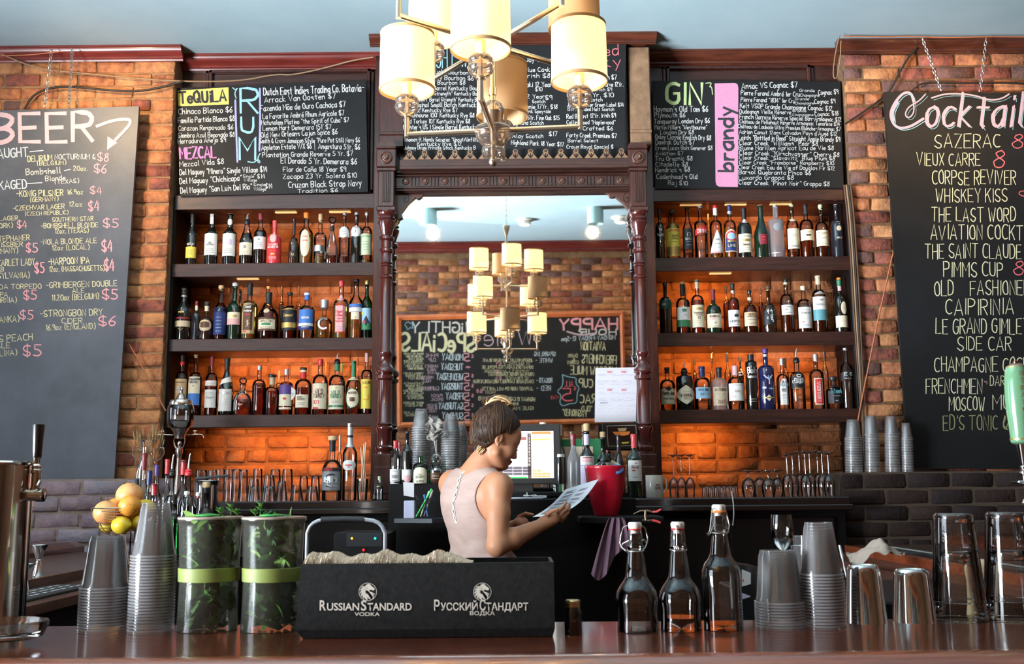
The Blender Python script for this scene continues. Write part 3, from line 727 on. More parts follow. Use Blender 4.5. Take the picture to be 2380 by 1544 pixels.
B=Board('menu_chalkboard',[(936,107),(1455,103),(1451,366),(941,372)],5.285,'whisky chalkboard set above the mirror, behind the lamp shades',M_board,thick=.015)
rows(B,[('STRAIGHT WHISKEY',938,158,1172,49,'b',157,.055),('Kentucky Bourbon $6',985,171,1106,10,'w',175),('Kentucky Bourbon $6',972,185,1100,10,'w',187),('Kentucky Bourbon $8',958,197,1081,9),('Evans Single Barrel Kentucky Bourbon',942,210,1130,10),
 ('Vintage "Cask Strength" Kentucky Bourbon',945,222,1132,9),('Booker\'s 2009 "Barrel Strength" Kentucky Bo',938,236,1112,9),('Jim Original Small Batch Kentucky',940,249,1112,11),('Sazerac Kentucky Rye $7',939,261,1063,10),('Rittenhouse 100\' Kentucky Rye $8',938,273,1102,10),
 ('Wild Turkey 101\' Kentucky Rye $8',938,287,1092,10),('Michter\'s US 1 Single Barrel Kentucky Rye',938,301,1128,11),('Whistle Pig 10 Year',939,313,1030,10),('Thomas H. Handy Sazerac "Uncut/Unfiltered"',939,329,1130,9),('Kentucky Rye $12',970,339,1073,9),('Johnny Drum Private Stock Kentucky B',939,348,1105,9),
 ("Jay's Own",1222,144,1282,11),('Blue Cask',1218,167,1278,10),('Irish $8',1222,181,1278,10),('Yamazaki 12 Year',1190,202,1282,11),('$10',1244,212,1260,9),('12 Year',1220,229,1265,9),('$9',1267,232,1283,10),('Scotch',1237,240,1267,8),
 ('Balvenie 17Yr. $18',1200,253,1295,10),('Madeira Cask Speyside',1182,263,1280,8),('MacAllan 15Yr. Fine Oak $15',1180,279,1300,10),('Highland Scotch',1190,290,1263,9),('Islay Scotch',1190,321,1262,9),('$17',1276,316,1295,10),('Highland Park 18 Year $17',1188,336,1310,10,'w',341),
 ('ed',1404,130,1437,24,'r',128,.09),('ky',1402,157,1443,24,'r',153,.09),('Tullamore Dew Irish $7',1318,187,1433,11,'w',185),('Distillers Special Reserve 12Yr.',1316,203,1448,10,'w',201),('Scotch $9',1372,212,1422,8),('Oban 18 Yr. $10',1318,226,1426,10),('Blended Scotch',1323,236,1400,8),
 ('Johnnie Walker Green Label $14',1318,248,1449,9),('15Yr. Blended Malt Scotch',1318,258,1427,8),('Red Breast 12Yr. Irish $9',1317,276,1431,10,'w',273),('Collingwood "Maplewood"',1317,289,1430,9),('Crafted $6',1355,303,1424,9),('Forty Creek Premium $7',1317,319,1433,10,'w',321),('Barrel Select',1320,331,1390,8),('Crown Royal Special $',1317,346,1425,9)])
B.done()
B=Board('menu_chalkboard',[(1515,188),(1953,190),(1961,437),(1523,439)],5.475,'wide gin and brandy chalkboard standing on the right shelving',M_board)
B.fill([(1661,194),(1708,193),(1714,196),(1716,204),(1715,435),(1671,434),(1665,430),(1663,422)],'P');B.t('brandy',1703,398,1703.01,33,'k',250,.20,d=.0018)
B.line([(1640,194),(1655,192),(1648,203),(1654,201),(1656,220)],1.0,'g')
rows(B,[('GIN',1549,242,1630,48,'g',243,.17),("Hayman's Old Tom $6",1520,260,1645,13),('Plymouth $6',1521,273,1592,11),('Tanqueray London Dry $6',1520,288,1649,11,'w',286),('Martin Millers "Westbourne"',1522,301,1643,10),('London Dry $8',1535,312,1612,9),('Oxley Classic English Dry $8',1523,323,1652,11,'w',326),
 ('Damrak Dutch $7',1524,336,1614,11),('Erven Lucas Bols Genever $8',1524,349,1655,10),('Aviation $7',1524,361,1588,9),('Tru Organic $8',1523,374,1609,10,'w',373),('Citadelle $8',1524,387,1598,10),("Hendrick's $8",1523,401,1603,11,'w',399),("Cadenhead's Old",1526,416,1620,11),('Raj $10',1553,430,1598,10,'w',431),
 ('Ansac VS Cognac $7',1724,207,1853,13,'w',203),('Pierre Ferand Ambré 1er Cru',1722,221,1858,11,'w',225),('Grande',1858,214,1893,7),('Champagne',1860,225,1904,7),('Cognac $9',1902,221,1948,11,'w',219),('Pierre Ferand "1834" 1er Cru',1722,236,1847,10,'w',240),('Grande',1848,233,1880,6),('Champagne',1848,243,1892,6),('Cognac $9',1893,242,1941,10,'w',240),
 ('Kelt VSOP Grande Champagne Cognac $12',1720,251,1934,11,'w',258),('Dudognon Vielle Réserve',1719,264,1838,10,'w',266),('Grande',1842,261,1874,6),('Champagne',1842,270,1890,6),('Cognac $18',1894,271,1948,10,'w',268),('Francis Darroze Réserve Special Bas-Armagnac $12',1719,276,1955,10,'w',283),('Château de Pellehaut Réserve Armagnac Tenareze $14',1719,287,1951,9,'w',293),
 ('Château de Laubade Ultra Premium Blanche-Armagnac $7',1715,298,1953,9,'w',305),("Adrien Camut 12ans Calvados Pays d'Auge $12",1718,311,1945,9,'w',316),('Lairds "Bottled in Bond" Straight Apple Brandy $9',1717,325,1952,11,'w',330),('Clear Creek "Williams" Pear $8',1718,337,1900,10,'w',339),('Blume Marillen Apricot Eau de Vie $8',1717,349,1937,10),
 ('Clear Creek "Kirschvasser" Cherry $8',1718,360,1950,10,'w',365),('Clear Creek "Slovovitz" Blue Plum $8',1718,371,1940,9,'w',373),('Clear Creek "Framboise" Raspberry $10',1718,382,1938,9,'w',384),('Clear Creek Eau de Vie of Douglas Fir $12',1716,393,1940,9,'w',396),('Barsol Quebranta Pisco $6',1717,405,1884,10,'w',407),('Luxardo Grappa $8',1717,418,1844,10),('Clear Creek "Pinot Noir" Grappa $8',1717,429,1927,10,'w',433)])
B.done()
B=Board('hanging_chalkboard',[(2055,214),(2600,217),(2650,1092),(2112,1089)],5.33,'tall hanging cocktail chalkboard on the right brick pier',M_board)
Cp=[(2123,236),(2118,216),(2100,215),(2081,236),(2069,261),(2072,281),(2082,295),(2096,299),(2118,294),(2146,276)]
for k,dx,dy,wd in (('q',0,0,3.0),('b',5,5,.8)):
    B.line([(a+dx,b+dy) for a,b in Cp],wd,k);B.line([(a+dx+4,b+dy) for a,b in Cp[3:6]],wd*1.1,k)
    B.line([(a+dx,b+dy) for a,b in [(2122,234),(2125,259),(2116,273),(2107,274),(2103,264),(2112,248),(2135,236),(2151,219)]],wd*.5,k)
    B.t('ocktails',2150+dx,294+dy,2412+dx,78,k,296+dy,.075 if k=='q' else .02,.12)
    if k=='q':B.t('ocktails',2153,294,2415,78,k,296,.05,.12)
    B.line([(2165+dx,228+dy),(2200+dx,217+dy),(2260+dx,220+dy),(2300+dx,234+dy),(2328+dx,230+dy),(2345+dx,219+dy)],wd*.6,k)
B.jit=.5
rows(B,[(a,x0,y,x1,h,k,y,.07) for a,x0,y,x1,h,k in (('SAZERAC',2172,344,2325,32,'y'),('8',2352,343,2377,32,'r'),('VIEUX CARRE',2130,385,2278,29,'y'),('8',2309,388,2333,38,'r'),('CORPSE REVIVER',2167,429,2360,32,'y'),('WHISKEY KISS',2175,470,2340,31,'y'),('9',2368,470,2386,26,'r'),
 ('THE LAST WORD',2165,515,2360,33,'y'),('AVIATION COCKTAIL',2163,557,2420,34,'y'),('THE SAINT CLAUDE',2150,601,2373,33,'y'),('PIMMS CUP',2193,644,2330,34,'y'),('8',2356,638,2378,32,'r'),('OLD',2172,687,2215,34,'y'),('FASHIONED',2255,687,2392,34,'y'),('CAIPIRINIA',2198,731,2355,36,'y'),
 ('LE GRAND GIMLET',2175,776,2392,35,'y'),('SIDE CAR',2225,815,2350,32,'y'),('CHAMPAGNE COCKTAIL',2172,865,2450,34,'y'),('FRENCHMEN',2152,915,2282,34,'y'),('s',2287,893,2295,12,'p'),('DARK',2301,897,2346,24,'y'),('MOSCOW',2206,955,2288,32,'y'),('MULE',2307,953,2392,33,'y'),("ED'S TONIC &",2192,1000,2342,34,'d'))])
B.done();COCK=B
YB=YR+.045
B=Board('framed_chalkboard',[(933,745),(1440,735),(1446,972),(935,982)],YB,'large orange-framed happy-hour chalkboard on the rear wall, seen in the mirror',M_board,face=1,mirror=True,thick=.03)
fr=MB();cs=[(933,745),(1440,735),(1446,972),(935,982)];co=[(921,733),(1450,722),(1456,983),(924,994)]
fi=[B.fn0(*q) for q in cs];fo=[B.fn0(*q) for q in co]
for i in range(4):
    j=(i+1)%4;q=[fo[i],fo[j],fi[j],fi[i]]
    m1=[fo[i].lerp(fi[i],.5)+Vector((0,.03,0)),fo[j].lerp(fi[j],.5)+Vector((0,.03,0))]
    vs=[p-B.c for p in (fo[i]+Vector((0,-.03,0)),fo[j]+Vector((0,-.03,0)),fo[i]+Vector((0,.02,0)),fo[j]+Vector((0,.02,0)),m1[0],m1[1],fi[i]+Vector((0,.012,0)),fi[j]+Vector((0,.012,0)),fi[i]+Vector((0,-.03,0)),fi[j]+Vector((0,-.03,0)))]
    m_=MB();m_.add(vs,[(0,1,3,2),(2,3,5,4),(4,5,7,6),(6,7,9,8),(8,9,1,0)])
    m_.build('frame',mat('orange_frame',(0.62,0.17,0.05),.4,var=(0.45,0.11,0.03),vscale=9),B.o,ang=20)
rows(B,[('NiGHTLY',1100,775,958,25,'w',773,.17),('SPeCiALS',1104,818,934,42,'y',815,.17),('Wine',1240,800,1126,44,'q',806,.06),
 ('HAPPY',1435,765,1302,25,'p',768,.22),('HOUR',1432,778,1346,13,'w',779,.25),('MONDAY-FRIDAY 12-5pm',1430,789,1305,10,'c',793),('AVIATION',1407,814,1350,19,'y'),("FRENCHMEN'S",1432,847,1353,20,'y',844),('DARK',1342,831,1320,8,'y'),('&',1336,839,1330,7,'y'),('STORMY',1345,847,1318,8,'y'),
 ('MOSCOW MULE',1432,872,1326,19,'y',870),('PIMMS CUP',1438,901,1346,20,'y'),('SAZERAC',1440,937,1348,20,'y'),('BUY "OLD',1402,957,1352,13,'y'),('FASHIONED"',1362,969,1308,15,'y',966),('ALL',1332,899,1312,13,'r'),('5',1331,933,1307,30,'r',933,.1),('$',1339,907,1334,8,'r'),('+TAX',1300,928,1280,8,'r'),
 ('SPARKLING',1291,828,1242,10,'c'),('WHITE -',1284,843,1245,10,'c'),('ROSATO -',1283,890,1247,11,'c'),('RED -',1280,908,1247,11,'c'),
 ('JOSEPH MELLOT SAUVIGNON BLANC',1238,841,1122,7,'y'),("'11 QUINCY",1236,849,1170,7,'y'),('$9',1166,849,1154,7,'p'),('DOMAIN DES CADATTES PICPUL DE',1239,857,1120,7,'y'),("'11 PINET LANGUEDOC",1232,866,1125,6,'y'),('$7',1158,867,1146,7,'p'),('NOUVEAU MONDE CHARDONNAY',1241,874,1135,8,'y'),("'12 FRANCE",1232,882,1175,6,'y'),('$9',1166,883,1152,7,'p'),
 ('CHATEAU DE CAMPUGET GRENACHE/SYRAH',1240,891,1100,8,'y'),('JJ PINOT NOIR 09-WILLAMETTE',1239,908,1120,8,'y'),('VALLEY',1152,915,1128,6,'y'),('$8',1122,913,1108,8,'p'),('HIGHWAY 12 CABERNET SAUV BLEND',1243,933,1112,9,'y',931),('10 SONOMA',1205,942,1180,6,'y'),('IQUE MALBEC',1241,953,1160,8,'y'),('$7',1126,955,1115,8,'p')])
for i,(d,lx) in enumerate((('MONDAY',1028),('TUESDAY',1026),('WEDNESDAY',1015),('THURSDAY',1026),('FRIDAY',1037),('SATURDAY',1020),('SUNDAY',1028))):
    y=838+i*22.8;B.t(d,1076,y,lx,15,'c',y-1)
    if i==1:B.t('*',1093,y,1083,11,'p')
    else:B.t('5',1092,y+2,1079,18,'p',wt=.14);B.t('$',1101,y-6,1096,7,'p')
rows(B,[('PIMMS',1018,831,990,8,'q'),('CUP',1013,841,997,8,'q'),('WHISKEY',1018,855,987,7,'q'),('WORLD',1014,863,993,6,'q'),('WINS',1014,870,994,6,'q'),('MOSCOW',1007,881,978,7,'q'),('MULE',1001,889,982,7,'q'),('CAIPIRINHA',1020,908,979,9,'q'),('PUNCH',1028,923,1003,7,'q'),('SPECIAL',1030,932,1001,7,'q'),
 ('BACON',1015,945,993,6,'q'),('BLOODY',1016,952,992,6,'q'),('MARY',1014,959,996,6,'q'),('MAI TAI',1017,975,990,9,'q')])
for i,L in enumerate((('PIMMS NO 1 LEMON','LIME ORANGE SODA','HOUSE MADE','DEMERARA SYRUP'),('WHISKEY','FLIGHTS FROM','AROUND THE WORLD'),('VODKA LEMON','LIME GINGER','BEER MINT'),('CACHACA','LIME SUGAR','TEQUILA MADE','GRAPEFRUIT DEMI'),('CLASSIC &','ORIGINAL','RECIPES'),('BEEF SEARED','BACON'),('RUM LIME','ALMOND'))):
    for j,s_ in enumerate(L):B.t(s_,984-(j%2)*3,825+i*22.8+j*5.8,938+(j%3)*5,4.6,'y',wt=.16)
B.line([(1307,871),(1322,877),(1340,878),(1338,892),(1347,902),(1341,915),(1341,938),(1325,938),(1308,945),(1300,936),(1305,920),(1294,910),(1306,900),(1309,885),(1307,871)],1.0,'b',smooth=1)
B.line([(943,751),(949,748),(953,752),(959,750),(958,757),(961,763),(953,762),(947,767),(945,760),(941,756),(943,751)],.9,'b',smooth=0)
B.line([(1383,775),(1365,778),(1345,779),(1318,771)],2.0,'q')
B.done()
M_chain=mat('chain_steel',(0.62,0.60,0.56),.3,metal=1)
def chain(a,b,Y,label):
    p,q=P(*a,Y),P(*b,Y);L=(q-p).length;n=max(4,int(L/.021));mb=MB()
    d=(q-p)/n
    for i in range(n):
        c=p+d*(i+.5);ax=Vector((1,0,0)) if i%2 else Vector((.35,1,0)).normalized();u=d.normalized()
        mb.tube([c+u*(.0145*math.cos(2*math.pi*k/8))+ax*(.0068*math.sin(2*math.pi*k/8)) for k in range(8)],.0024,5,closed=True)
    mb.v=[tuple(Vector(v)-p) for v in mb.v]
    tag(mb.build('board_chain',M_chain,None,ang=60,loc=p),label,'chain','chains holding the tall chalkboards')
chain((120,114),(104,250),5.32,'outer steel chain above the beer chalkboard');chain((168,112),(160,249),5.32,'steel chain above the beer chalkboard, nearer the shelving')
chain((2143,88),(2188,213),5.32,'slanting steel chain above the cocktail chalkboard');chain((2292,88),(2278,213),5.32,'nearly upright steel chain above the cocktail chalkboard')
def cable(pts,Y,r,m,label,n=6,name='cable'):
    w3=[P(a,b,Y if not isinstance(Y,list) else Y[i]) for i,(a,b) in enumerate(pts)]
    for _ in range(2):
        q=[w3[0]]
        for a,b in zip(w3,w3[1:]):q+=[a.lerp(b,.25),a.lerp(b,.75)]
        q.append(w3[-1]);w3=q
    c=w3[0].copy();mb=MB();mb.tube([p-c for p in w3],r,n)
    return tag(mb.build(name,m,None,ang=80,loc=c),label,'cable')
M_cab=mat('cable_brown',(0.10,0.045,0.02),.6);M_cabk=mat('cable_black',(0.02,0.015,0.012),.6);M_cabo=mat('cable_orange',(0.42,0.13,0.05),.5);M_cabc=mat('cable_tan',(0.28,0.17,0.09),.6)
cable([(0,124),(60,150),(110,163),(200,171),(300,181),(420,190),(560,189),(640,172),(680,175),(760,157),(820,140),(868,133)],[5.38,5.385,5.385,5.385,5.385,5.385,5.46,5.46,5.46,5.46,5.42,5.30],.0045,M_cabc,'thin tan cable sagging across the wood panel over the rum chalkboard')
cable([(57,254),(75,222),(110,205),(160,201),(230,208),(310,214),(370,205),(425,189)],5.385,.006,M_cabk,'black cable arching over the top of the beer chalkboard')
cable([(0,130),(70,128),(120,122),(150,119)],5.29,.003,M_cabo,'thin orange wire along the left cornice')
cable([(2137,104),(2110,135),(2090,170),(2068,213),(2052,228),(2000,265),(1965,288)],5.39,.006,M_cabk,'black cable running down from the right cornice past the cocktail chalkboard')
cable([(1960,84),(2060,86),(2110,84),(2200,88),(2300,85),(2380,86)],5.285,.0035,M_cabo,'thin orange wire along the right cornice')
cable([(2127,205),(2140,193),(2200,192),(2260,194),(2330,192),(2400,196)],5.385,.0055,M_cabk,'black cable level above the cocktail chalkboard')
for i,(dx,m,lb) in enumerate(((0,M_cab,'brown'),(5,M_cabc,'tan'),(10,M_cabk,'black'),(15,M_cab,'outermost brown'))):
    cable([(1962+dx,430),(1970+dx,500),(1978+dx*.9,600),(1983+dx,700),(1990+dx*.8,800),(1997+dx*.6,900),(2003+dx*.3,980)],5.395,.0052,m,lb+' cable in the vertical bundle on the right pier edge')
cable([(1952,80),(1942,120),(1935,178),(1945,186),(1953,140),(1955,95)],5.28,.003,M_cabc,'looped tan wire hanging from the right cornice corner')
cable([(2077,583),(2055,680),(2035,770),(2015,870),(2000,945),(1993,985)],5.385,.0042,M_cabo,'orange-brown wire slanting down the right pier')
cable([(300,800),(330,850),(355,900),(385,955)],5.385,.0038,M_cabo,'orange-brown wire slanting down the left pier')
cable([(622,500),(628,560),(632,640),(640,700)],5.82,.004,M_cabo,'orange wire on the brick behind the left shelves')
cable([(1700,1142),(1704,1165),(1706,1195),(1703,1222)],4.965,.003,mat('cable_white',(.7,.7,.68),.5),'white cable hanging down the front of the back counter')
# ================================================================== BOTTLES
CC=dict(white=(.72,.70,.66),cream=(.70,.62,.45),beige=(.55,.44,.30),tan=(.50,.33,.17),yellow=(.72,.58,.08),lemon=(.68,.66,.20),black=(.012,.012,.014),red=(.62,.03,.03),maroon=(.22,.02,.03),orange=(.85,.22,.03),
          green=(.04,.20,.09),dgreen=(.01,.06,.035),blue=(.05,.17,.50),navy=(.015,.03,.14),teal=(.10,.28,.32),lblue=(.30,.48,.62),silver=(.60,.60,.60),gold=(.55,.38,.12),pink=(.70,.38,.38),hot=(.72,.07,.07),brown=(.10,.04,.02),cork=(.58,.38,.20),purple=(.10,.05,.22),palegreen=(.52,.60,.38),grey=(.25,.25,.26),wood=(.35,.2,.1),lilac=(.55,.48,.62))
def cm(k,rough=.5):
    return mat('paint_'+k+('' if rough==.5 else '_gloss'),CC[k],rough,metal=.85 if k in ('silver','gold') else 0,coat=0 if rough==.5 else .4)
GLS={'clear':thin_glass('bottle_glass_clear',(.95,.96,.96),(.42,.43,.44),.02,1.1),
       'frost':thin_glass('bottle_glass_frosted',(.85,.86,.88),(.5,.5,.52),.25,1.2,haze=.35,hazecol=(.62,.60,.62)),
       'green':thin_glass('bottle_glass_green',(.12,.42,.20),(.02,.12,.05),.03,1.1),
       'yel':thin_glass('bottle_glass_straw',(.93,.90,.62),(.45,.40,.18),.03,1.0),
       'smoke':thin_glass('bottle_glass_smoke',(.70,.66,.64),(.18,.16,.16),.03,1.1)}
GDK={'dark':mat('bottle_glass_black',(.006,.007,.006),.05,coat=1),'dgreen':mat('bottle_glass_dark_green',(.004,.016,.008),.05,coat=1),'brown':mat('bottle_glass_brown',(.022,.008,.004),.05,coat=1),
       'slate':mat('bottle_glass_slate',(.012,.015,.022),.08,coat=1),'navy':mat('bottle_glass_navy',(.012,.014,.06),.06,coat=1),'red':mat('bottle_red_coat',(.68,.045,.05),.25,coat=.6),'wick':mat('straw_bottle_body',(.62,.46,.10),.5,coat=.3)}
GLS.update(GDK)
def liq(nm,c,a=.9):return mat('liquid_'+nm,c,.04,trans=a,ior=1.33)
LQ={'amber':liq('amber',(.42,.11,.015)),'gold':liq('gold',(.75,.38,.05)),'red':liq('red_brown',(.22,.03,.01)),'black':mat('liquid_black',(.008,.004,.004),.05,coat=1),'straw':liq('straw',(.85,.72,.25)),'rust':liq('rust',(.35,.07,.01)),'water':thin_glass('liquid_clear',(.96,.97,.97),(.72,.74,.75),.02,.8)}
KD={'wine':(.60,.76,.36,'s'),'burg':(.42,.80,.34,'s'),'liq':(.60,.73,.30,'r'),'tall':(.66,.73,.30,'r'),'squat':(.50,.68,.27,'r'),'cone':(.10,.74,.30,'c'),'slim':(.55,.80,.36,'s'),'round':(.36,.62,.24,'r'),'sqr':(.58,.70,.30,'r'),'flute':(.30,.86,.30,'c'),'fat':(.62,.76,.34,'r')}
def bprof(kind,r,h):
    sb,st,rn,ty=KD[kind]
    p=[(.0,.004),(.80,.0),(.95,.004),(1,.025)]
    for i in range(9):
        t=i/8
        if ty=='s':q=(math.cos(math.pi*t)+1)/2
        elif ty=='r':q=math.sqrt(max(0,1-t*t))*.85+.15*(1-t)
        else:q=1-t
        p.append((rn+(1-rn)*q,sb+(st-sb)*t))
    p+=[(rn,.95),(rn*1.14,.955),(rn*1.14,.985),(rn*1.02,1)]
    return [(a*r,b*h) for a,b in p]
def rad_at(prof,z):
    for (r0,z0),(r1,z1) in zip(prof,prof[1:]):
        if z0<=z<=z1 and z1>z0:return r0+(r1-r0)*(z-z0)/(z1-z0)
    return prof[-1][0]
ZLIM={}
def bottle(grp,x0,x1,yt,Yd,zb,kind,glass,cap=None,fill=None,lab=(),txt=(),label='',name='liquor_bottle',cat='bottle',tilt=0,sq=0,face=0):
    """x0,x1: edges; yt: top; cap=(style, colour, y of lower end); fill=(liquid, y of surface); lab=[(shape,y0,y1,colour,halfangle)]; txt=[(word,y,height,colour,width)]"""
    pc=(x0+x1)/2;c=P(pc,yt,Yd);c=P(pc,(yt+prj((c.x,Yd,zb))[1])/2,Yd);c.z=zb
    Z=lambda py:zat(py,Yd,pc)-zb
    hw=(x1-x0)/2*Yd/F*.985;h=min(Z(yt),ZLIM.get(grp,99)-zb)
    r=hw/(1.0 if not sq else 1.0)
    capst=cap[0] if cap else None
    hb=h
    if capst in ('pour',):hb=Z(cap[2])+.012
    elif capst=='cork':hb=Z(cap[2])
    elif capst in ('ball','knob','block'):hb=Z(cap[2])
    hb=min(hb,h-.003) if capst in ('pour','cork','ball','knob','block') else hb
    prof=bprof(kind,r,hb) if isinstance(kind,str) else [(a*r,b*hb) for a,b in kind]
    seg=24
    mb=MB();mb.lathe(prof,seg,sq=sq,cap=False)
    o=mb.build(name,GLS[glass],None,ang=50);o.location=c;o.rotation_euler=(0,R(tilt),R(face))
    tag(o,label,cat,grp)
    rn=prof[-2][0] if isinstance(kind,str) else prof[-1][0]
    if fill:
        zf=min(Z(fill[1]),hb*.97);ip=[(max(a-.0022,.0005),max(b,.004)) for a,b in prof if b<zf]
        ip.append((max(rad_at(prof,zf)-.0022,.001),zf));ip.append((0,zf))
        ip[0]=(0,.004)
        m_=MB();m_.lathe(ip,seg,sq=sq,cap=False);m_.build('liquid',LQ[fill[0]],o,ang=50)
    if cap:
        cz=min(Z(cap[2]),h-(.055 if capst=='pour' else .004));m=cm(cap[1],.51) if cap[1] !='cork' else cm('cork')
        mb=MB()
        if capst=='foil':
            zs=[cz+(hb-cz)*t/6 for t in range(7)]
            mb.lathe([(rad_at(prof,z)+.0011,z) for z in zs]+[(rn+.0012,hb+.001),(0,hb+.0015)],16,cap=False)
        elif capst=='cork':mb.lathe([(rn*.8,hb-.008),(rn*.8,hb),(rn*1.02,hb+.0005),(rn*1.05,h-.003),(rn*.9,h),(0,h)],14,cap=False)
        elif capst=='knob':mb.lathe([(rn*.8,hb-.006),(rn*.8,hb),(rn*1.5,hb+.001),(rn*1.55,h-.004),(rn*1.3,h),(0,h)],16,cap=False)
        elif capst=='block':mb.lathe([(rn*.8,hb-.006),(rn*1.5,hb),(rn*1.6,h)],12,sq=1)
        elif capst=='ball':
            rr=(h-hb)/2;mb.ball((0,0,hb+rr*1.05),rr,14,(1.0,1.0,.95));mb.lathe([(rn*.7,hb-.01),(rn*.75,hb+.004),(rr*.4,hb+.006)],12)
            m=GLS['clear']
        elif capst=='pour':
            mb.lathe([(rn*1.05,cz-.004),(rn*1.15,cz),(rn*1.15,cz+.008),(rn*.9,cz+.012),(rn*1.1,cz+.016),(rn*.8,cz+.022),(rn*.4,cz+.026),(0,cz+.026)],14,cap=False)
        k=mb.build('cap' if capst !='ball' else 'stopper',m,o,ang=45)
        if capst=='pour':
            s_=MB();s_.tube([(0,0,cz+.024),(0,0,cz+.045),(.004,0,h-.004),(.007,0,h)],[.0045,.0038,.003,.0032],8)
            s_.build('spout',cm('silver'),k,ang=60)
    for Lj,L in enumerate(lab):
        shp,ya,yb,col=L[:4];ha=R(L[4] if len(L)>4 else 62);off=R(L[5]) if len(L)>5 else 0
        za,zb_=min(Z(yb),hb-.006),min(Z(ya),hb-.002);n=18 if shp !='r' else 3;k=12;mb=MB()
        def fn(u,v):
            z=za+(zb_-za)*v
            w_={'r':1,'o':math.sqrt(max(0,1-(2*v-1)**2)),'d':1-abs(2*v-1)**1.15,'t':1-v*.96,'a':1 if v<.6 else math.sqrt(max(0,1-((v-.6)/.4)**2)),'s':1,'b':1}[shp]
            a=-math.pi/2+off+(u-.5)*2*ha*w_
            if shp=='s':z+=(u-.5)*(zb_-za)*.8
            rr=rad_at(prof,z)+.0009+.0004*Lj
            q=1.0
            if sq:
                ca,sa=math.cos(a),math.sin(a);rm=max(p[0] for p in prof);ww=max(0,min(1,(rr/rm-.45)/.35))*sq
                q=1+ww*(1.0/max(abs(ca),abs(sa),(abs(ca)+abs(sa))*.74)-1)
            return (rr*q*math.cos(a),rr*q*math.sin(a),z)
        if shp=='b':ha=math.pi;k=20
        mb.grid(fn,k if not sq else 20,n);mb.build('label',cm(col),o,ang=0 if sq else 60,fix=False)
    pm={}
    for T in txt:
        word,y,th,col=T[:4];wd=T[4] if len(T)>4 else None
        zc=Z(y);thm=th*Yd/F;st,W=text_strokes(word) if word[0] !='~' else ([],1)
        wm=(wd*Yd/F) if wd else W*thm/10*.95;off=(T[5]*Yd/F if len(T)>5 else 0)
        if col not in pm:pm[col]=MB()
        def fn(u,v):
            z=v;rr=rad_at(prof,min(max(z,.03*hb),hb))+.0013+.0004*len(lab);s_=u+off
            if sq:return (s_,-rr-.0004,z)
            a=-math.pi/2+s_/rr
            return (rr*math.cos(a),rr*math.sin(a),z)
        if word[0]=='~':
            ribbon(pm[col],[(-wm/2+wm*i/4,zc) for i in range(5)],thm*.5,fn)
        elif len(T)>6:
            for p in st:ribbon(pm[col],[(-(v/10-.5)*thm,zc+(u/W-.5)*wm) for u,v in p],thm*.08,fn)
        else:
            for p in st:ribbon(pm[col],[((u/W-.5)*wm,zc+(v/10-.5)*thm) for u,v in p],thm*.085,fn)
    for k_,m_ in pm.items():tag(m_.build('label_print',cm(k_),o,ang=0,fix=False),kind='stuff')
    return o
FP=[(0,0)]
g1,g2,g3='bottles on the top left shelf','bottles on the middle left shelf','bottles on the lowest left shelf'
z1,z2,z3=SZ[1][0],SZ[2][0],SZ[3][0]
for i_,g_ in enumerate((g1,g2,g3)):ZLIM[g_]=SZ[i_][1]-.016
YB1=5.545
def fine(y,n=3,w=18,c='grey',dy=4,h=.9):return [('~',y+i*dy,h,c,w) for i in range(n)]
def bt(g,zb,a,**k):return bottle(g,a[0],a[1],a[2],k.pop('Y',YB1),zb,*a[3:],**k)
L1=lambda *a,**k:bt(g1,z1+.004,a,**k)
L1(433,459,493,'slim','dark',('foil','black',520),None,[('r',576,602,'yellow',70)],[('LUSTAU',570,5,'white',16)]+fine(585,3,12),label='slender black bottle with a plain yellow label, first on the top left shelf')
L1(476,509,483,'wine','dark',('cork','cork',492),None,[('r',546,596,'white',66),('r',486,522,'white',40)],[('~',572,3,'grey',18),('~',568,5,'grey',5)]+fine(582,3,20),label='dark port bottle with white label showing a building outline')
L1(518,551,483,'wine','dark',('cork','cork',492),None,[('r',546,598,'white',66),('o',510,525,'white',60)],[('~',566,14,'lilac',19)]+fine(582,3,20),label='dark port bottle with white label and bluish rectangular picture')
L1(557,590,482,'burg','clear',('pour','black',500),('black',544),[('r',567,596,'cream',64)],[('~',577,8,'grey',2)]+fine(588,2,16),label='clear long-shouldered bottle of black liquid with a pourer, cream label low down')
L1(590,620,488,'wine','clear',('foil','maroon',512),('black',537),[('r',553,582,'white',70)],[('~',560,4,'grey',3)]+fine(568,3,18),label='clear-shouldered bottle of black liquid with white label high up')
L1(621,655,514,'sqr','red',('foil','hot',530),None,[('o',541,567,'pink',30)],[('LAZZARONI',572,4,'white',22),('AMARETTO',578,5,'white',24),('~',594,3,'gold',8)]+fine(600,3,18,'pink',3),label='bright red square bottle of amaretto',sq=1)
L1(670,696,510,'round','brown',('foil','black',548),None,[('o',585,602,'black',40)],[('43',594,6,'gold',7)],label='brown pear-shaped bottle with long black neck and round black badge')
L1(695,728,485,'wine','clear',('foil','orange',508),('straw',548),[('o',536,600,'cream',42)],[('~',553,2,'red',12),('*',563,6,'red',6,-3),('*',563,6,'red',6,4)]+fine(575,3,9,'gold'),label='pale gold bottle with tall oval cream label and orange cap')
L1(729,760,498,'liq','clear',('cork','cork',513),('straw',604),[],[],label='plain clear ribbed bottle with a cork stopper')
L1(730,753,572,[(0,0),(1,0),(1,.9),(.95,1)],'clear',('foil','silver',586),('straw',597),label='small glass jar with a wide silver band lid on the top left shelf',name='glass_jar',cat='jar',Y=5.535)
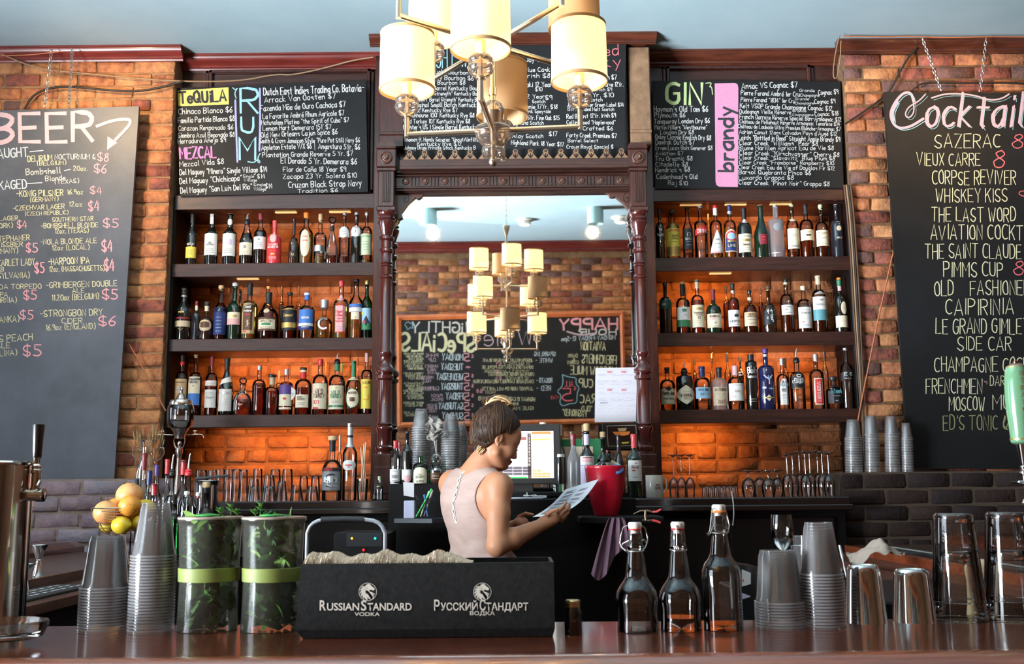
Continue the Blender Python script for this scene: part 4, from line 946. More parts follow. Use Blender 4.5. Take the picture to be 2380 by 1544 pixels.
L1(756,788,503,[(0,.0),(.9,0),(1,.06),(.97,.25),(.72,.55),(.42,.72),(.30,.80),(.30,.98),(.38,1)],'clear',('ball','black',521),('red',596),[('b',526,537,'black')],label='clear bulb-shaped decanter with a large round glass stopper, little liquor left')
L1(787,814,485,'tall','clear',('foil','silver',500),('red',598),[('r',534,554,'silver',68),('o',526,556,'white',45)],fine(538,3,10),label='clear bottle with a round white label and silver cap')
L1(814,843,484,'tall','dark',('foil','silver',500),None,[('r',530,552,'silver',68),('o',524,554,'white',45)],[('T',541,6,'maroon',3)]+fine(533,1,10),label='black bottle with a round white label and silver cap')
L1(839,865,483,'liq','clear',('foil','silver',502),('straw',606),[('r',546,595,'palegreen',75)],[('ARTESIN',552,4,'green',22)]+fine(565,4,16,'green',6),label='clear bottle with a large pale green label beside the column')
L2=lambda *a,**k:bt(g2,z2+.004,a,**k)
L2(408,445,671,'slim','dark',('foil','black',690),None,[('r',748,762,'beige',72),('r',740,744,'maroon',72),('b',688,691,'silver')],[('*',729,9,'gold',12),('V',768,6,'gold',12)],label='black bottle with gold emblem and narrow beige band label, first on the middle left shelf')
L2(446,466,701,'liq','slate',('foil','maroon',711),None,[('b',711,722,'white')],[],label='short blue-black bottle with white neck and maroon cap')
L2(464,496,702,'squat','brown',('knob','black',711),None,[('o',745,772,'beige',60),('b',712,724,'cream')],[('~',757,14,'brown',14)],label='short brown bottle with a curved beige label')
L2(497,528,664,'wine','smoke',('cork','cork',672),('red',718),[('r',716,780,'navy',74)],[('J',722,5,'white',3)]+fine(740,5,14,'lblue',8),label='bottle with a full-height deep blue label and cork top')
L2(527,534,671,'liq','clear',('cork','orange',678),('amber',700),label='narrow orange-topped bottle standing behind the blue-labelled one',Y=5.68)
L2(529,561,658,'wine','dgreen',('cork','white',666),None,[('r',728,757,'cream',70),('r',743,757,'pink',70)],[('~',737,5,'gold',8,5)],label='dark green bottle with cream and pink label and white top')
L2(548,566,666,'wine','dark',('cork','orange',673),label='dark bottle with orange cork behind the pink-labelled one',Y=5.68)
L2(561,599,660,'sqr','clear',('foil','black',686),('straw',706),[('r',707,778,'tan',52),('r',716,770,'brown',36)],[('Coeur',716,6,'white',17),('Ambre',725,6,'white',18),('~',734,1.6,'red',14),('Tequila',755,5,'cream',16,0,1),('~',773,3,'red',4,-6)],label='square rum bottle with long brown label and black screw cap',sq=1)
L2(608,636,656,'liq','clear',('cork','cork',667),('amber',700),label='cork-topped whisky bottle behind the squat rounded rum bottle',Y=5.72)
L2(599,649,681,'squat','clear',('foil','black',706),('red',740),[('r',741,772,'brown',60),('r',746,768,'cream',50),('o',720,731,'beige',18)],[('APPLETON',750,5,'brown',30),('~',757,6,'green',18)]+fine(764,2,30,'brown',3),label='squat rounded rum bottle with brown and cream label')
L2(647,661,659,'liq','brown',('foil','black',686),None,[('r',712,740,'black',60)],label='brown bottle with tall black cap behind the gold-labelled one',Y=5.72)
L2(655,691,681,'liq','clear',('foil','black',686),('red',728),[('r',722,770,'black',72),('r',752,764,'gold',72),('b',720,722,'gold')],[('Clement',735,7,'gold',24)],label='rum bottle with black label over a gold band')
L2(688,700,663,'liq','clear',('foil','brown',690),('gold',712),label='bottle with coppery neck behind the blue-labelled rum',Y=5.72)
L2(694,732,681,'liq','clear',('foil','blue',698),('water',735),[('r',722,754,'blue',66),('r',754,760,'white',66),('r',760,769,'navy',66),('b',679,687,'white')],[('neisson',740,7,'white',18),('~',763,1.5,'silver',18)],label='clear bottle with bright blue label and blue cap')
L2(734,773,698,'squat','clear',('block','silver',716),('gold',733),[],[('C',755,26,'silver',18),('HERRADURA',741,4,'silver',18)],label='short square tequila bottle with horseshoe mark and metal stopper',sq=.9)
L2(775,811,654,'sqr','clear',('foil','hot',667),('straw',716),[('r',712,775,'hot',44),('r',714,773,'pink',40),('o',687,702,'pink',46)],[('Monte',727,7,'red',19),('Alban',735,7,'red',19),('Tequila',743,4,'red',14),('Reposado',749,4,'red',20)]+fine(762,3,12,'grey'),label='tequila bottle with pale pink label edged in red and red cap',sq=1)
L2(811,844,644,'wine','clear',('foil','black',656),('gold',726),[('r',709,716,'blue',66),('r',717,727,'white',66),('r',728,745,'cream',34)],[('~',740,3,'gold',6)],label='amber bottle with blue and white band label and black stopper')
L2(840,865,653,'wine','green',('foil','gold',662),None,[('r',718,768,'lblue',74),('t',736,760,'navy',60),('r',753,768,'green',74),('o',738,760,'black',14)],[('~',750,4,'red',5,-5),('~',730,5,'yellow',4,-10)],label='green bottle with colourful blue landscape label beside the column')
L3=lambda *a,**k:bt(g3,z3+.004,a,**k)
L3(407,437,823,'liq','clear',('foil','black',840),('red',880),[('r',882,930,'tan',66),('b',841,849,'red')],[('OLD',903,6,'white',14),('SCOUT',911,6,'white',20),('~',890,2,'brown',22)],label='bourbon bottle with red neck band and tan label, first on the lowest left shelf')
L3(438,470,819,'liq','clear',('cork','cork',828),('rust',874),[('r',877,916,'cream',56),('r',916,943,'blue',56)],[('SAM',884,5,'navy',13),('HOUSTON',890,5,'navy',19),('*',899,4,'navy',4)],label='whiskey bottle with half white, half dark blue label')
L3(477,506,830,'liq','clear',('foil','maroon',852),('rust',900),[('r',886,898,'white',62),('r',907,949,'white',62)],[('~',892,1,'pink',18),('Willett',925,6,'grey',20)]+fine(914,2,20),label='whiskey bottle with two plain white labels, one above the other')
L3(509,544,833,'burg','dark',('foil','black',852),None,[('r',906,957,'white',58),('s',880,892,'white',80)],[('~',915,6,'silver',18)]+fine(930,3,20,'silver',6),label='dark burgundy-shaped bottle with slanting white neck band')
L3(542,586,877,[(0,0),(.9,0),(1,.05),(1,.42),(.86,.62),(.5,.75),(.3,.82),(.3,.97),(.42,1)],'clear',('ball','black',895),('rust',929),[],[('*',943,9,'pink',10)],label='short decanter with horse emblem and round glass stopper')
L3(586,618,851,'liq','clear',('foil','silver',861),('red',892),[],[('~',902,1.5,'grey',8,4)],label='tall plain bottle of dark whiskey with silver cap')
L3(615,649,871,'fat','clear',('knob','black',877),('red',910),[('b',878,895,'beige')],[('17',921,6,'grey',7,8)],label='short wide whiskey bottle with kraft paper neck and black stopper')
L3(649,681,859,'tall','clear',('foil','silver',872),('rust',888),[('r',896,918,'purple',66),('r',918,945,'cream',66),('r',948,953,'cream',60)],[('~',928,5,'red',5)],label='bottle with purple and cream label and a hanging paper tag')
L3(640,655,862,'tall','clear',('foil','tan',889),('amber',900),label='tan-necked bottle behind the purple-labelled one',Y=5.68)
L3(685,724,855,'fat','clear',('foil','black',861),('red',902),[('r',919,949,'cream',48),('b',866,880,'red'),('b',861,866,'cream')],[('REBEL',925,4,'black',14,-3),('RESERVE',930,4,'black',18,-1)]+fine(938,2,16),label='whiskey bottle with cream label and bright red neck band')
L3(726,762,836,'liq','clear',('foil','red',850),('rust',892),[('r',893,952,'cream',68)],[('WILD',912,9,'brown',19),('TURKEY',922,9,'brown',28),('101',936,9,'red',14,-7),('~',906,1,'red',16),('~',950,5,'red',11,-8)]+fine(932,4,14,'pink',3)[1:2],label='whiskey bottle with large cream label numbered 101, pinkish neck')
L3(752,761,842,'liq','clear',('foil','orange',868),('amber',880),label='orange-necked bottle behind the one numbered 101',Y=5.72)
L3(764,802,821,'liq','clear',('pour','black',842),('rust',895),[('r',898,953,'cream',68),('r',943,948,'green',68),('b',844,862,'green')],[('WILD',914,8,'green',20),('TURKEY',923,9,'green',28),('~',903,2,'gold',7),('RYE',946,3,'white',10)]+fine(932,3,18,'grey',3),label='rye bottle with pourer, green neck and large cream label')
L3(787,800,845,'liq','clear',('foil','green',866),('red',880),label='green-necked bottle behind the rye with the pourer',Y=5.72)
L3(803,840,840,'squat','clear',('foil','green',876),('rust',905),[('o',904,950,'green',52),('o',905.5,948.5,'cream',48),('b',877,885,'cream')],[('MICHTERS',915,5,'brown',20),('~',930,10,'brown',6)],label='bourbon bottle with large oval cream label edged green')
L3(824,836,835,'liq','clear',('foil','brown',850),('amber',880),label='brown-capped bottle behind the oval-labelled bourbon',Y=5.72)
L3(839,865,815,'tall','clear',('foil','pink',842),('red',950),[('r',883,951,'yellow',74)],[('TAYLOR',891,6,'maroon',21),('~',902,3,'orange',5),('J',925,12,'orange',12)],label='bottle with a tall bright yellow label beside the column')
tp=P(677,915,5.525);mb=MB();mb.prism([(0,.036),(.034,.008),(.004,-.036),(-.034,-.006)],lambda u,v,d:(u,d,v),0,.0012)
o=mb.build('paper_tag',cm('white'),None,ang=0,loc=tp);tag(o,'square white paper tag hanging from a bottle on the lowest left shelf','tag')
m_=MB();ribbon(m_,[(-.012,-.002),(0,.003),(.014,-.001)],.0015,lambda u,v:(u,-.0006,v));ribbon(m_,[(-.01,-.01),(.012,-.008)],.001,lambda u,v:(u,-.0006,v));tag(m_.build('printed_lines',cm('grey'),o,ang=0,fix=False),kind='stuff')
mb=MB();mb.tube([(0,0,.034),(.006,.012,.045),(.012,.03,.052)],.0008,5);mb.build('string',cm('beige'),o)
h1,h2,h3='bottles on the top right shelf','bottles on the middle right shelf','bottles on the lowest right shelf'
y1_,y2_,y3_=SZR[1][0],SZR[2][0],SZR[3][0]
for i_,g_ in enumerate((h1,h2,h3)):ZLIM[g_]=SZR[i_][1]-.016
R1=lambda *a,**k:bt(h1,y1_+.004,a,**k)
R1(1523,1545,486,'liq','dark',('foil','black',500),None,[],[('hum',547,9,'silver',17),('V',530,8,'white',8,-3),('~',536,5,'white',5),('70',574,6,'grey',8)],label='black bottle with small white hummingbird mark, first on the top right shelf')
R1(1547,1581,489,'liq','clear',('foil','black',497),None,[('r',522,599,'gold',84),('r',534,576,'yellow',80)],[('LUXARDO',539,5,'red',27),('GRAPPA',552,5,'brown',18,4),('EUGANEA',558,4,'brown',17,4),('~',566,1,'brown',22)]+[('~',524+4*i,.6,'brown',26) for i in range(3)]+[('~',580+4*i,.6,'brown',26) for i in range(4)],label='straw-yellow wrapped grappa bottle')
R1(1586,1611,482,'slim','clear',('foil','black',486),('rust',590),[('r',534,582,'black',72),('o',534,556,'black',70)],[('()',548,8,'silver',8),('EUNICE',558,5,'silver',16),('~',565,1,'grey',12),('~',572,1,'grey',10)],label='narrow clear bottle with black label and tapered neck')
R1(1613,1644,467,'tall','clear',('knob','white',475),('water',540),[('s',531,545,'red',66)],[('DIMMI',540,9,'white',22)],label='tall clear bottle with red diagonal label and white stopper')
R1(1643,1652,480,'liq','clear',('foil','pink',512),None,label='pink-necked bottle behind the triangular-labelled one',Y=5.72)
R1(1649,1679,477,'liq','clear',('foil','red',485),('gold',592),[('t',538,590,'white',82),('r',587,591,'pink',82),('b',485,501,'white')],[('~',560,3,'grey',8),('~',570,2,'grey',10),('~',578,1,'silver',16)],label='clear bottle with triangular white label and red cap')
R1(1682,1712,477,'liq','clear',('foil','navy',492),('gold',530),[('a',536,588,'cream',66),('a',539,586,'navy',60),('o',540,562,'red',52),('o',544,560,'lblue',38),('r',569,578,'black',50),('b',492,498,'silver')],[('LINIE',574,6,'white',19),('~',564,4,'gold',18)],label='bottle with an arched picture label of a blue globe, navy cap')
R1(1713,1748,485,'liq','dark',('foil','black',512),None,[('r',547,590,'cream',68),('o',511,521,'white',50)],[('Clouded',552,4,'grey',20),('~',562,6,'gold',14),('Batavia',572,5,'brown',16)]+fine(580,2,22),label='dark bottle with cream landscape label and white neck seal')
R1(1751,1788,472,'burg','dgreen',('cork','cork',479),None,[('r',548,572,'maroon',28)],[('~',555,2,'hot',6),('~',562,1.5,'hot',6)],label='black-green burgundy bottle with small dark red label and cork')
R1(1786,1822,467,[(0,0),(.95,0),(1,.02),(1,.70),(.92,.725),(.46,.74),(.34,.76),(.34,1)],'frost',('cork','white',471),None,[('o',522,540,'grey',34),('b',590,592,'silver')],[('~',533,7,'grey',12)],label='tall frosted cylindrical bottle with narrow neck')
R1(1827,1857,473,'liq','clear',('foil','palegreen',480),('rust',588),[('r',534,581,'cream',66),('o',509,517,'cream',50)],fine(548,2,18)+[('~',574,1.2,'navy',24),('~',577,.8,'navy',24)],label='clear bottle with large plain cream label, right of the frosted bottle')
R1(1858,1891,475,'liq','clear',('foil','black',499),('rust',560),[('r',537,562,'cream',74)],[('~',550,4,'brown',10),('~',543,1,'gold',16)],label='amber bottle with wide cream label and black neck')
R1(1894,1925,476,'liq','clear',('cork','palegreen',484),('rust',573),[('r',538,575,'cream',72)],[('*',544,5,'green',6,-10),('o',545,6,'gold',6),('*',545,5,'maroon',6,8),('CAMUT',556,3,'grey',14),('*',569,4,'green',5,-12),('*',570,3,'maroon',4,-4),('*',570,3,'green',4,3),('*',570,3,'green',4,9)],label='amber bottle with flower-bordered cream label')
R1(1930,1961,467,'liq','slate',('cork','white',474),None,[('o',528,540,'beige',22)],[('BOLS',556,4,'beige',11),('~',519,1,'grey',10)],label='slate-blue bottle with small gold disc, last on the top right shelf')
R2=lambda *a,**k:bt(h2,y2_+.004,a,**k)
R2(1532,1562,658,'liq','brown',('foil','black',667),None,[('r',700,720,'dgreen',60)],[('~',710,6,'grey',6,-6)],label='dim dark bottle with green label, first on the middle right shelf')
R2(1571,1604,656,'liq','clear',('cork','cork',661),('rust',732),[('r',716,746,'white',70),('r',746,762,'green',70),('b',661,688,'black')],[('o',723,9,'green',9),('~',723,5,'green',7),('~',735,2,'silver',16)],label='whisky bottle with white label over a green band and a green dot')
R2(1590,1600,664,'liq','dark',('foil','black',680),label='dark bottle behind the green-dot whisky',Y=5.68)
R2(1606,1637,652,'liq','clear',('foil','beige',671),('rust',700),[('r',711,763,'cream',70),('b',650,656,'black')],[('Knappogue',729,4,'brown',24),('Castle',734,4,'brown',15),('12',741,6,'brown',8),('~',720,6,'gold',10)]+fine(748,2,16,'beige'),label='whisky bottle with large cream label numbered 12')
R2(1640,1677,674,'squat','dgreen',('foil','maroon',698),None,[('r',732,764,'cream',66),('b',760,761.5,'gold')],[('REDBREAST',738,5,'brown',26),('~',744,5,'pink',8,-6),('12',753,4,'brown',6)],label='round-shouldered dark green bottle with maroon neck and cream label')
R2(1681,1697,666,'liq','clear',('foil','black',682),('rust',700),label='black-capped amber bottle behind the sheep-labelled one',Y=5.71)
R2(1690,1719,660,'liq','clear',('foil','black',674),('rust',696),[('r',723,761,'white',68),('b',676,682,'silver')],[('*',735,11,'black',9,4),('~',737,4,'black',8,4),('SHEEP DIP',749,5,'black',26),('~',757,1,'grey',20)],label='amber bottle with white label bearing a black sheep drawing')
R2(1727,1760,676,'squat','clear',('foil','black',684),('rust',704),[('r',728,760,'beige',68),('r',729,735,'tan',66),('b',692,699,'beige')],[('MONKEY',733,4,'brown',18),('SHOULDER',738,4,'brown',22),('~',745,1,'brown',20),('~',754,1,'brown',14)],label='squat whisky bottle with tan and buff label and black cap')
R2(1743,1754,677,'liq','clear',('cork','orange',687),('rust',700),label='cork-topped bottle behind the squat tan-labelled whisky',Y=5.68)
R2(1763,1776,671,'liq','clear',('foil','brown',685),('rust',700),label='brown-capped bottle left of the black-labelled Japanese whisky',Y=5.71)
b_=R2(1770,1804,665,'squat','brown',('knob','brown',673),None,[('r',711,757,'black',68),('b',673,676,'gold')],[],label='brown whisky bottle with black label and white Japanese characters')
R2(1813,1844,650,'liq','clear',('foil','black',657),('rust',735),[('r',711,734,'white',64),('b',657,662,'beige')],[('~',722,1.6,'black',6,-5),('~',716,1,'navy',14),('~',729,1,'grey',18)],label='tall whisky bottle with small square white label')
R2(1852,1885,666,'liq','clear',('foil','cream',675),('rust',715),[('r',716,765,'white',66)],[('THE BALVENIE',730,4,'brown',24),('~',723,1,'grey',16),('~',744,1,'pink',20),('~',751,2,'red',5,-7)]+fine(756,2,14,'grey',3),label='whisky bottle with tall white label and cream cap')
R2(1887,1921,642,'fat','clear',('foil','beige',662),('rust',690),[('r',692,722,'white',72),('r',722,747,'teal',72),('t',679,686,'silver',60)],[('MACALLAN',710,5,'grey',27),('~',700,4,'silver',6),('~',735,1.4,'silver',8)],label='whisky bottle with white and teal label and gold neck')
R2(1938,1968,646,'liq','dark',('cork','orange',651),None,[('r',736,763,'cream',70),('o',703,733,'cream',28,15),('b',651,668,'green'),('r',666,677,'pink',60)],[('LAG',748,4,'pink',10,4),('~',718,1,'gold',3,3)],label='dark bottle with oval upper label, last on the middle right shelf')
m_=MB();rr_=17*YB1/F+.0022
kan=[[(-6,10),(-9,3)],[(-9,6),(-4,6)],[(-6,6),(-6,-1)],[(2,10),(0,4)],[(-1,6),(5,6)],[(3,6),(3,-2)],[(-1,-4),(6,-4)],[(-2,-7),(2,-6),(1,-16)],[(-1,-11),(5,-11)],[(4,-6),(4,-16)],[(2,-16),(7,-16),(6,-20),(3,-19)],[(-10,-8),(-7,-8),(-10,-13),(-6,-13)]]
zc_=zat(735,YB1,1787)-y2_-.004
for st in kan:ribbon(m_,[((u*.9)*YB1/F,zc_+(v+4)*YB1/F) for u,v in st],.0018,lambda u,v:(rr_*math.sin(u/rr_),-rr_*math.cos(u/rr_),v))
tag(m_.build('label_print',cm('white'),b_,ang=0,fix=False),kind='stuff')
R3=lambda *a,**k:bt(h3,y3_+.004,a,**k)
R3(1534,1569,855,'liq','clear',('foil','black',868),('gold',915),[('r',905,941,'cream',66),('r',937,941,'palegreen',66),('d',899,911,'black',26)],[('Moody June',915,8,'black',30),('~',928,4,'grey',10,-7),('~',928,4,'grey',10,7)],label='bottle with cream and green label and black diamond, first on the lowest right shelf')
R3(1610,1622,834,'liq','clear',('foil','black',848),('rust',862),label='black-capped bottle behind the dark round gin bottle',Y=5.71)
R3(1571,1612,843,[(0,0),(.95,0),(1,.02),(1,.78),(.9,.84),(.5,.87),(.33,.9),(.33,1)],'dark',('pour','black',866),None,[('d',897,942,'cream',88)],[('HENDRICKS',921,6,'brown',31),('GIN',928,4,'brown',10),('~',912,1,'beige',14)],label='round black apothecary gin bottle with diamond cream label')
R3(1613,1652,853,'fat','clear',('foil','navy',876),('water',905),[('r',902,928,'lblue',62)],[('ROYAL DOCK',908,5,'navy',26),('GIN',918,5,'navy',11,-3),('o',916,6,'grey',6,10)],label='clear gin bottle with light blue label and navy cap')
R3(1650,1662,803,'liq','clear',('pour','black',834),('gold',876),label='bottle with pourer standing behind the crossed-pistols gin',Y=5.68)
R3(1655,1690,855,'fat','frost',('foil','black',878),None,[('r',901,944,'beige',70)],[('WATERLOO',907,7,'brown',30),('X',924,14,'brown',16),('GIN',936,7,'maroon',14)],label='pale bottle with beige label and two crossed pistols')
R3(1684,1700,813,'liq','clear',('foil','black',842),('gold',876),[('b',818,821,'gold')],label='black-capped amber bottle behind the pale crossed-pistols bottle',Y=5.68)
R3(1691,1729,851,'fat','clear',('foil','pink',873),('water',936),[('r',893,933,'white',68)],[('GIN',911,5,'maroon',12),('~',897,1,'grey',26),('o',922,8,'pink',8,-9),('~',915,12,'palegreen',7,13)],label='clear gin bottle with large white label and pink seal')
R3(1714,1730,829,'fat','dark',('foil','black',843),None,[],[('B',866,14,'silver',12)],label='black genever bottle tucked behind its twin',Y=5.66)
R3(1733,1761,825,[(0,0),(.95,0),(1,.02),(1,.84),(.92,.87),(.5,.89),(.5,1)],'dark',('foil','black',838),None,[],[('Bols',862,14,'silver',24),('Genever',876,8,'silver',24),('~',929,1,'silver',16),('~',934,1,'silver',16)],label='black cylindrical genever bottle with white script')
R3(1762,1800,803,'tall','navy',('foil','purple',822),None,[('d',919,934,'cream',20),('b',824,830,'silver')],[('Y',884,20,'lilac',20),('*',880,12,'lblue',14),('~',903,5,'lilac',6,-10),('*',906,10,'lblue',10,6),('~',926,3,'gold',26)],label='tall violet-blue bottle with pale figure design')
R3(1805,1833,834,'sqr','clear',('foil','silver',849),('water',870),[('a',881,942,'white',42)],[('OLD',889,5,'navy',12),('RAJ',896,7,'teal',17),('~',908,8,'grey',8),('~',920,1,'grey',16),('~',926,1,'grey',14)],label='square clear gin bottle with arched white label',sq=.9)
R3(1820,1835,834,'fat','clear',('foil','black',856),label='black-capped bottle just behind the arched-label gin',Y=5.68)
R3(1835,1870,802,'fat','clear',('pour','black',842),('water',905),[('r',876,904,'black',64),('o',866,884,'black',34)],[('o',873,10,'white',10),('РУССКИЙ',883,5,'white',22),('СТАНДАРТ',889,7,'white',32),('~',904,1.5,'gold',20),('o',924,5,'tan',8)],label='clear vodka bottle with black label, white roundel and pourer')
R3(1881,1915,824,'liq','clear',('foil','silver',840),('water',876),[('r',881,942,'cream',34),('r',883,940,'red',28)],[('LUKSUSOWA',911,8,'white',46,0,1)],label='clear vodka bottle with narrow upright red label')
R3(1912,1926,811,'fat','clear',('foil','black',840),label='black-capped bottle behind the dark teal square bottle',Y=5.68)
R3(1919,1957,876,'fat','smoke',('knob','black',884),None,[('r',896,939,'black',60)],[('Steel',910,11,'teal',24),('~',922,1.6,'silver',16),('~',933,2.5,'silver',5)],label='short wide bottle with black label and teal script',sq=.8)
R3(1952,1983,801,[(0,0),(.95,0),(1,.03),(1,.64),(.88,.71),(.42,.76),(.36,.80),(.34,1)],'clear',('cork','white',808),('water',880),[('s',862,880,'black',74)],[('E G',871,7,'white',18),('~',881,1,'silver',16)],label='clear round-shouldered bottle with slanting black band, last on the lowest right shelf')
# ================================================================== CHANDELIER
M_nick=mat('brushed_nickel',(.72,.58,.42),.28,metal=1)
M_shade=mat('lamp_shade_linen',(.86,.72,.48),.8)
def shade_mat(nm,col,e):
    m,n,l=_nt(nm);n.remove(n['Principled BSDF']);out=n['Material Output']
    d=n.new('ShaderNodeBsdfDiffuse');d.inputs[0].default_value=col+(1,)
    t=n.new('ShaderNodeBsdfTranslucent');t.inputs[0].default_value=col+(1,)
    x=n.new('ShaderNodeMixShader');x.inputs[0].default_value=.5;l.new(d.outputs[0],x.inputs[1]);l.new(t.outputs[0],x.inputs[2])
    if e:
        em=n.new('ShaderNodeEmission');em.inputs[0].default_value=(1,.80,.42,1);em.inputs[1].default_value=e
        a=n.new('ShaderNodeAddShader');l.new(x.outputs[0],a.inputs[0]);l.new(em.outputs[0],a.inputs[1]);x=a
    l.new(x.outputs[0],out.inputs['Surface']);MATS[nm]=m;return m
M_sh1=shade_mat('lit_shade',(.80,.66,.42),.8);M_sh0=shade_mat('unlit_shade',(.72,.50,.28),0)
M_trim=mat('shade_binding',(.42,.24,.10),.7);M_candle=mat('candle_sleeve',(.80,.62,.34),.5);M_candle_l=mat('candle_sleeve_lit',(.85,.62,.30),.5,emit=.35)
M_gorn=thin_glass('acrylic',(.97,.90,.85),(.78,.62,.55),.02,2.2,haze=.05,hazecol=(.9,.75,.65))
M_bulb1=mat('bulb_lit',(1,.85,.6),.3,emit=18,ecol=(1,.78,.45));M_bulb0=mat('bulb_off',(.8,.75,.65),.2)
DC=2.70;HX=-.045*1.059
ch=empty('chandelier',(HX,DC,H),'three-tier brass chandelier with cream drum shades hanging over the bar','chandelier')
def cpart(mb,name,m,par=None,ang=45):
    o=mb.build(name,m,par or ch,ang)
    if par is None:o.location=(0,0,-H)
    return o
zl,zm,zt_,zf=2.349,2.598,2.852,2.259
mb=MB();mb.lathe([(.06,H-.001),(.06,H-.012),(.045,H-.03),(.012,H-.04),(0,H-.04)][::-1],24,cap=False);cpart(mb,'ceiling_rose',M_nick)
mb=MB();nlk=22;z0_,z1_=3.33,H-.035
for i in range(nlk):
    c=Vector((0,0,z0_+(z1_-z0_)*(i+.5)/nlk));ax=Vector((1,0,0)) if i%2 else Vector((0,1,0))
    mb.tube([c+Vector((0,0,.0145*math.cos(2*math.pi*k/8)))+ax*(.008*math.sin(2*math.pi*k/8)) for k in range(8)],.0018,5,closed=True)
cpart(mb,'chain',M_nick)
mb=MB();mb.lathe([(.004,3.22),(.008,3.25),(.030,3.325),(.028,3.335),(0,3.335)],20,cap=False);mb.lathe([(.0075,2.34),(.0075,3.24)],14);mb.lathe([(.011,2.45),(.011,2.47)],14);cpart(mb,'stem',M_nick)
mb=MB();mb.ball((0,0,3.19),.02,12);mb.ball((0,0,3.165),.016,12);cpart(mb,'glass_ornament',M_gorn,ang=180)
mb=MB();mb.lathe([(.0,zl+.012),(.026,zl+.012),(.0275,zl+.02),(.029,zl+.045),(.031,zl+.05),(.0,zl+.05)],24,cap=False);cpart(mb,'hub_drum',M_nick)
mb=MB();mb.lathe([(.012,zl+.051),(.031,zl+.052),(.032,zl+.060),(.026,zl+.075),(.012,zl+.085)],24);cpart(mb,'glass_dome',M_gorn,ang=180)
mb=MB();mb.lathe([(.010,zl-.045),(.030,zl-.040),(.045,zl-.022),(.051,zl+.002),(.048,zl+.008),(.010,zl+.010)],28);cpart(mb,'glass_bowl',M_gorn,ang=180)
mb=MB();mb.lathe([(.008,zl-.078),(.022,zl-.074),(.031,zl-.060),(.030,zl-.050),(.020,zl-.046),(.008,zl-.046)],28);cpart(mb,'glass_bowl',M_gorn,ang=180)
mb=MB();mb.lathe([(0,zf-.012),(.007,zf-.009),(.012,zf),(.010,zf+.008),(.0,zf+.012)],16,cap=False);mb.lathe([(.007,zf),(.007,zl)],10);cpart(mb,'finial',M_nick)
for zz in (zm,zt_):
    mb=MB();mb.lathe([(0,zz-.016),(.018,zz-.015),(.02,zz),(.018,zz+.015),(0,zz+.016)],20,cap=False);cpart(mb,'hub_drum',M_nick)
    mb=MB();mb.lathe([(.008,zz+.017),(.024,zz+.02),(.030,zz+.03),(.026,zz+.042),(.008,zz+.046)],24);cpart(mb,'glass_bowl',M_gorn,ang=180)
    mb=MB();mb.lathe([(.008,zz-.045),(.024,zz-.04),(.030,zz-.03),(.026,zz-.02),(.008,zz-.017)],24);cpart(mb,'glass_bowl',M_gorn,ang=180)
def lamp(zz,rad,deg,lit):
    a=R(deg);d=Vector((math.cos(a),math.sin(a),0));e=d*rad+Vector((0,0,zz));up=Vector((0,0,1))
    mb=MB();mb.tube([d*.016+Vector((0,0,zz)),e],.0075,12);mb.tube([e-up*.0075,e+up*.052],.0075,12)
    mb.lathe([(.0,.05),(.013,.05),(.013,.055),(0,.055)],14,e,cap=False)
    ar=cpart(mb,'arm',M_nick)
    g=MB();g.lathe([(.008,.056),(.020,.058),(.030,.068),(.0345,.080),(.031,.087),(.026,.0885),(.031,.091),(.033,.100),(.029,.109),(.016,.114),(.008,.115)],24,e);g.build('glass_ornament',M_gorn,ar,ang=180)
    s=MB();s.lathe([(.006,.05),(.006,.116)],10,e);s.build('core_rod',M_nick,ar)
    s=MB();s.lathe([(.0135,.114),(.0125,.205),(0,.206)],16,e);s.build('candle_sleeve',M_candle_l if lit else M_candle,ar)
    s=MB();s.ball(e+up*.232,.016,10,(1,1,1));s.v=[(x,y,(z-e.z-.232)*1.5+e.z+.232) for x,y,z in s.v];s.build('bulb',M_bulb1 if lit else M_bulb0,ar,ang=180)
    r0,r1,z0,z1=.0765,.0745,.128,.288
    s=MB();s.lathe([(r0,z0),(r1,z1),(r1-.0015,z1),(r0-.0015,z0),(r0,z0)],40,e,cap=False);s.build('shade',M_sh1 if lit else M_sh0,ar,ang=60)
    for rr,z_ in ((r0,z0),(r1,z1)):
        s=MB();s.lathe([(rr+.0008,z_-.003),(rr+.0012,z_+.005),(rr-.002,z_+.005),(rr-.002,z_-.003),(rr+.0008,z_-.003)],40,e,cap=False);s.build('shade_binding',M_trim,ar,ang=60)
    if lit:point('chandelier_bulb',Vector((HX,DC,0))+e+up*.245,2.9,(1.0,.68,.36),.022)
for i,dg in enumerate((-96,-6,84,174)):lamp(zl,.2385,dg,i !=2)
for i,dg in enumerate((37,127,217,307)):lamp(zm,.30,dg,i !=0)
for i,dg in enumerate((-11,79,169,259)):lamp(zt_,.22,dg,i !=3)
M_cyl=mat('painted_cylinder',(.38,.55,.54),.5);M_glow=mat('downlight_glow',(1,.9,.7),.4,emit=7,ecol=(1,.82,.6))
def pend(x,y,label,lit):
    g=empty('ceiling_spotlight',(x,y,H),label,'spotlight','green-grey cylinder spotlights')
    mb=MB();mb.lathe([(.07,-.155),(.076,-.155),(.076,0)],28,cap=False);mb.lathe([(.07,-.155),(.066,-.05),(0,-.05)],28,cap=False);mb.build('housing',M_cyl,g)
    if lit:mb=MB();mb.lathe([(0,-.10),(.05,-.10),(.05,-.06)],20,cap=False);mb.build('lamp',M_glow,g)
pend(-.79,1.2,'green-grey cylinder spotlight on the ceiling, left one in the mirror',True);pend(.78,1.2,'green-grey cylinder spotlight on the ceiling, right one in the mirror',False)
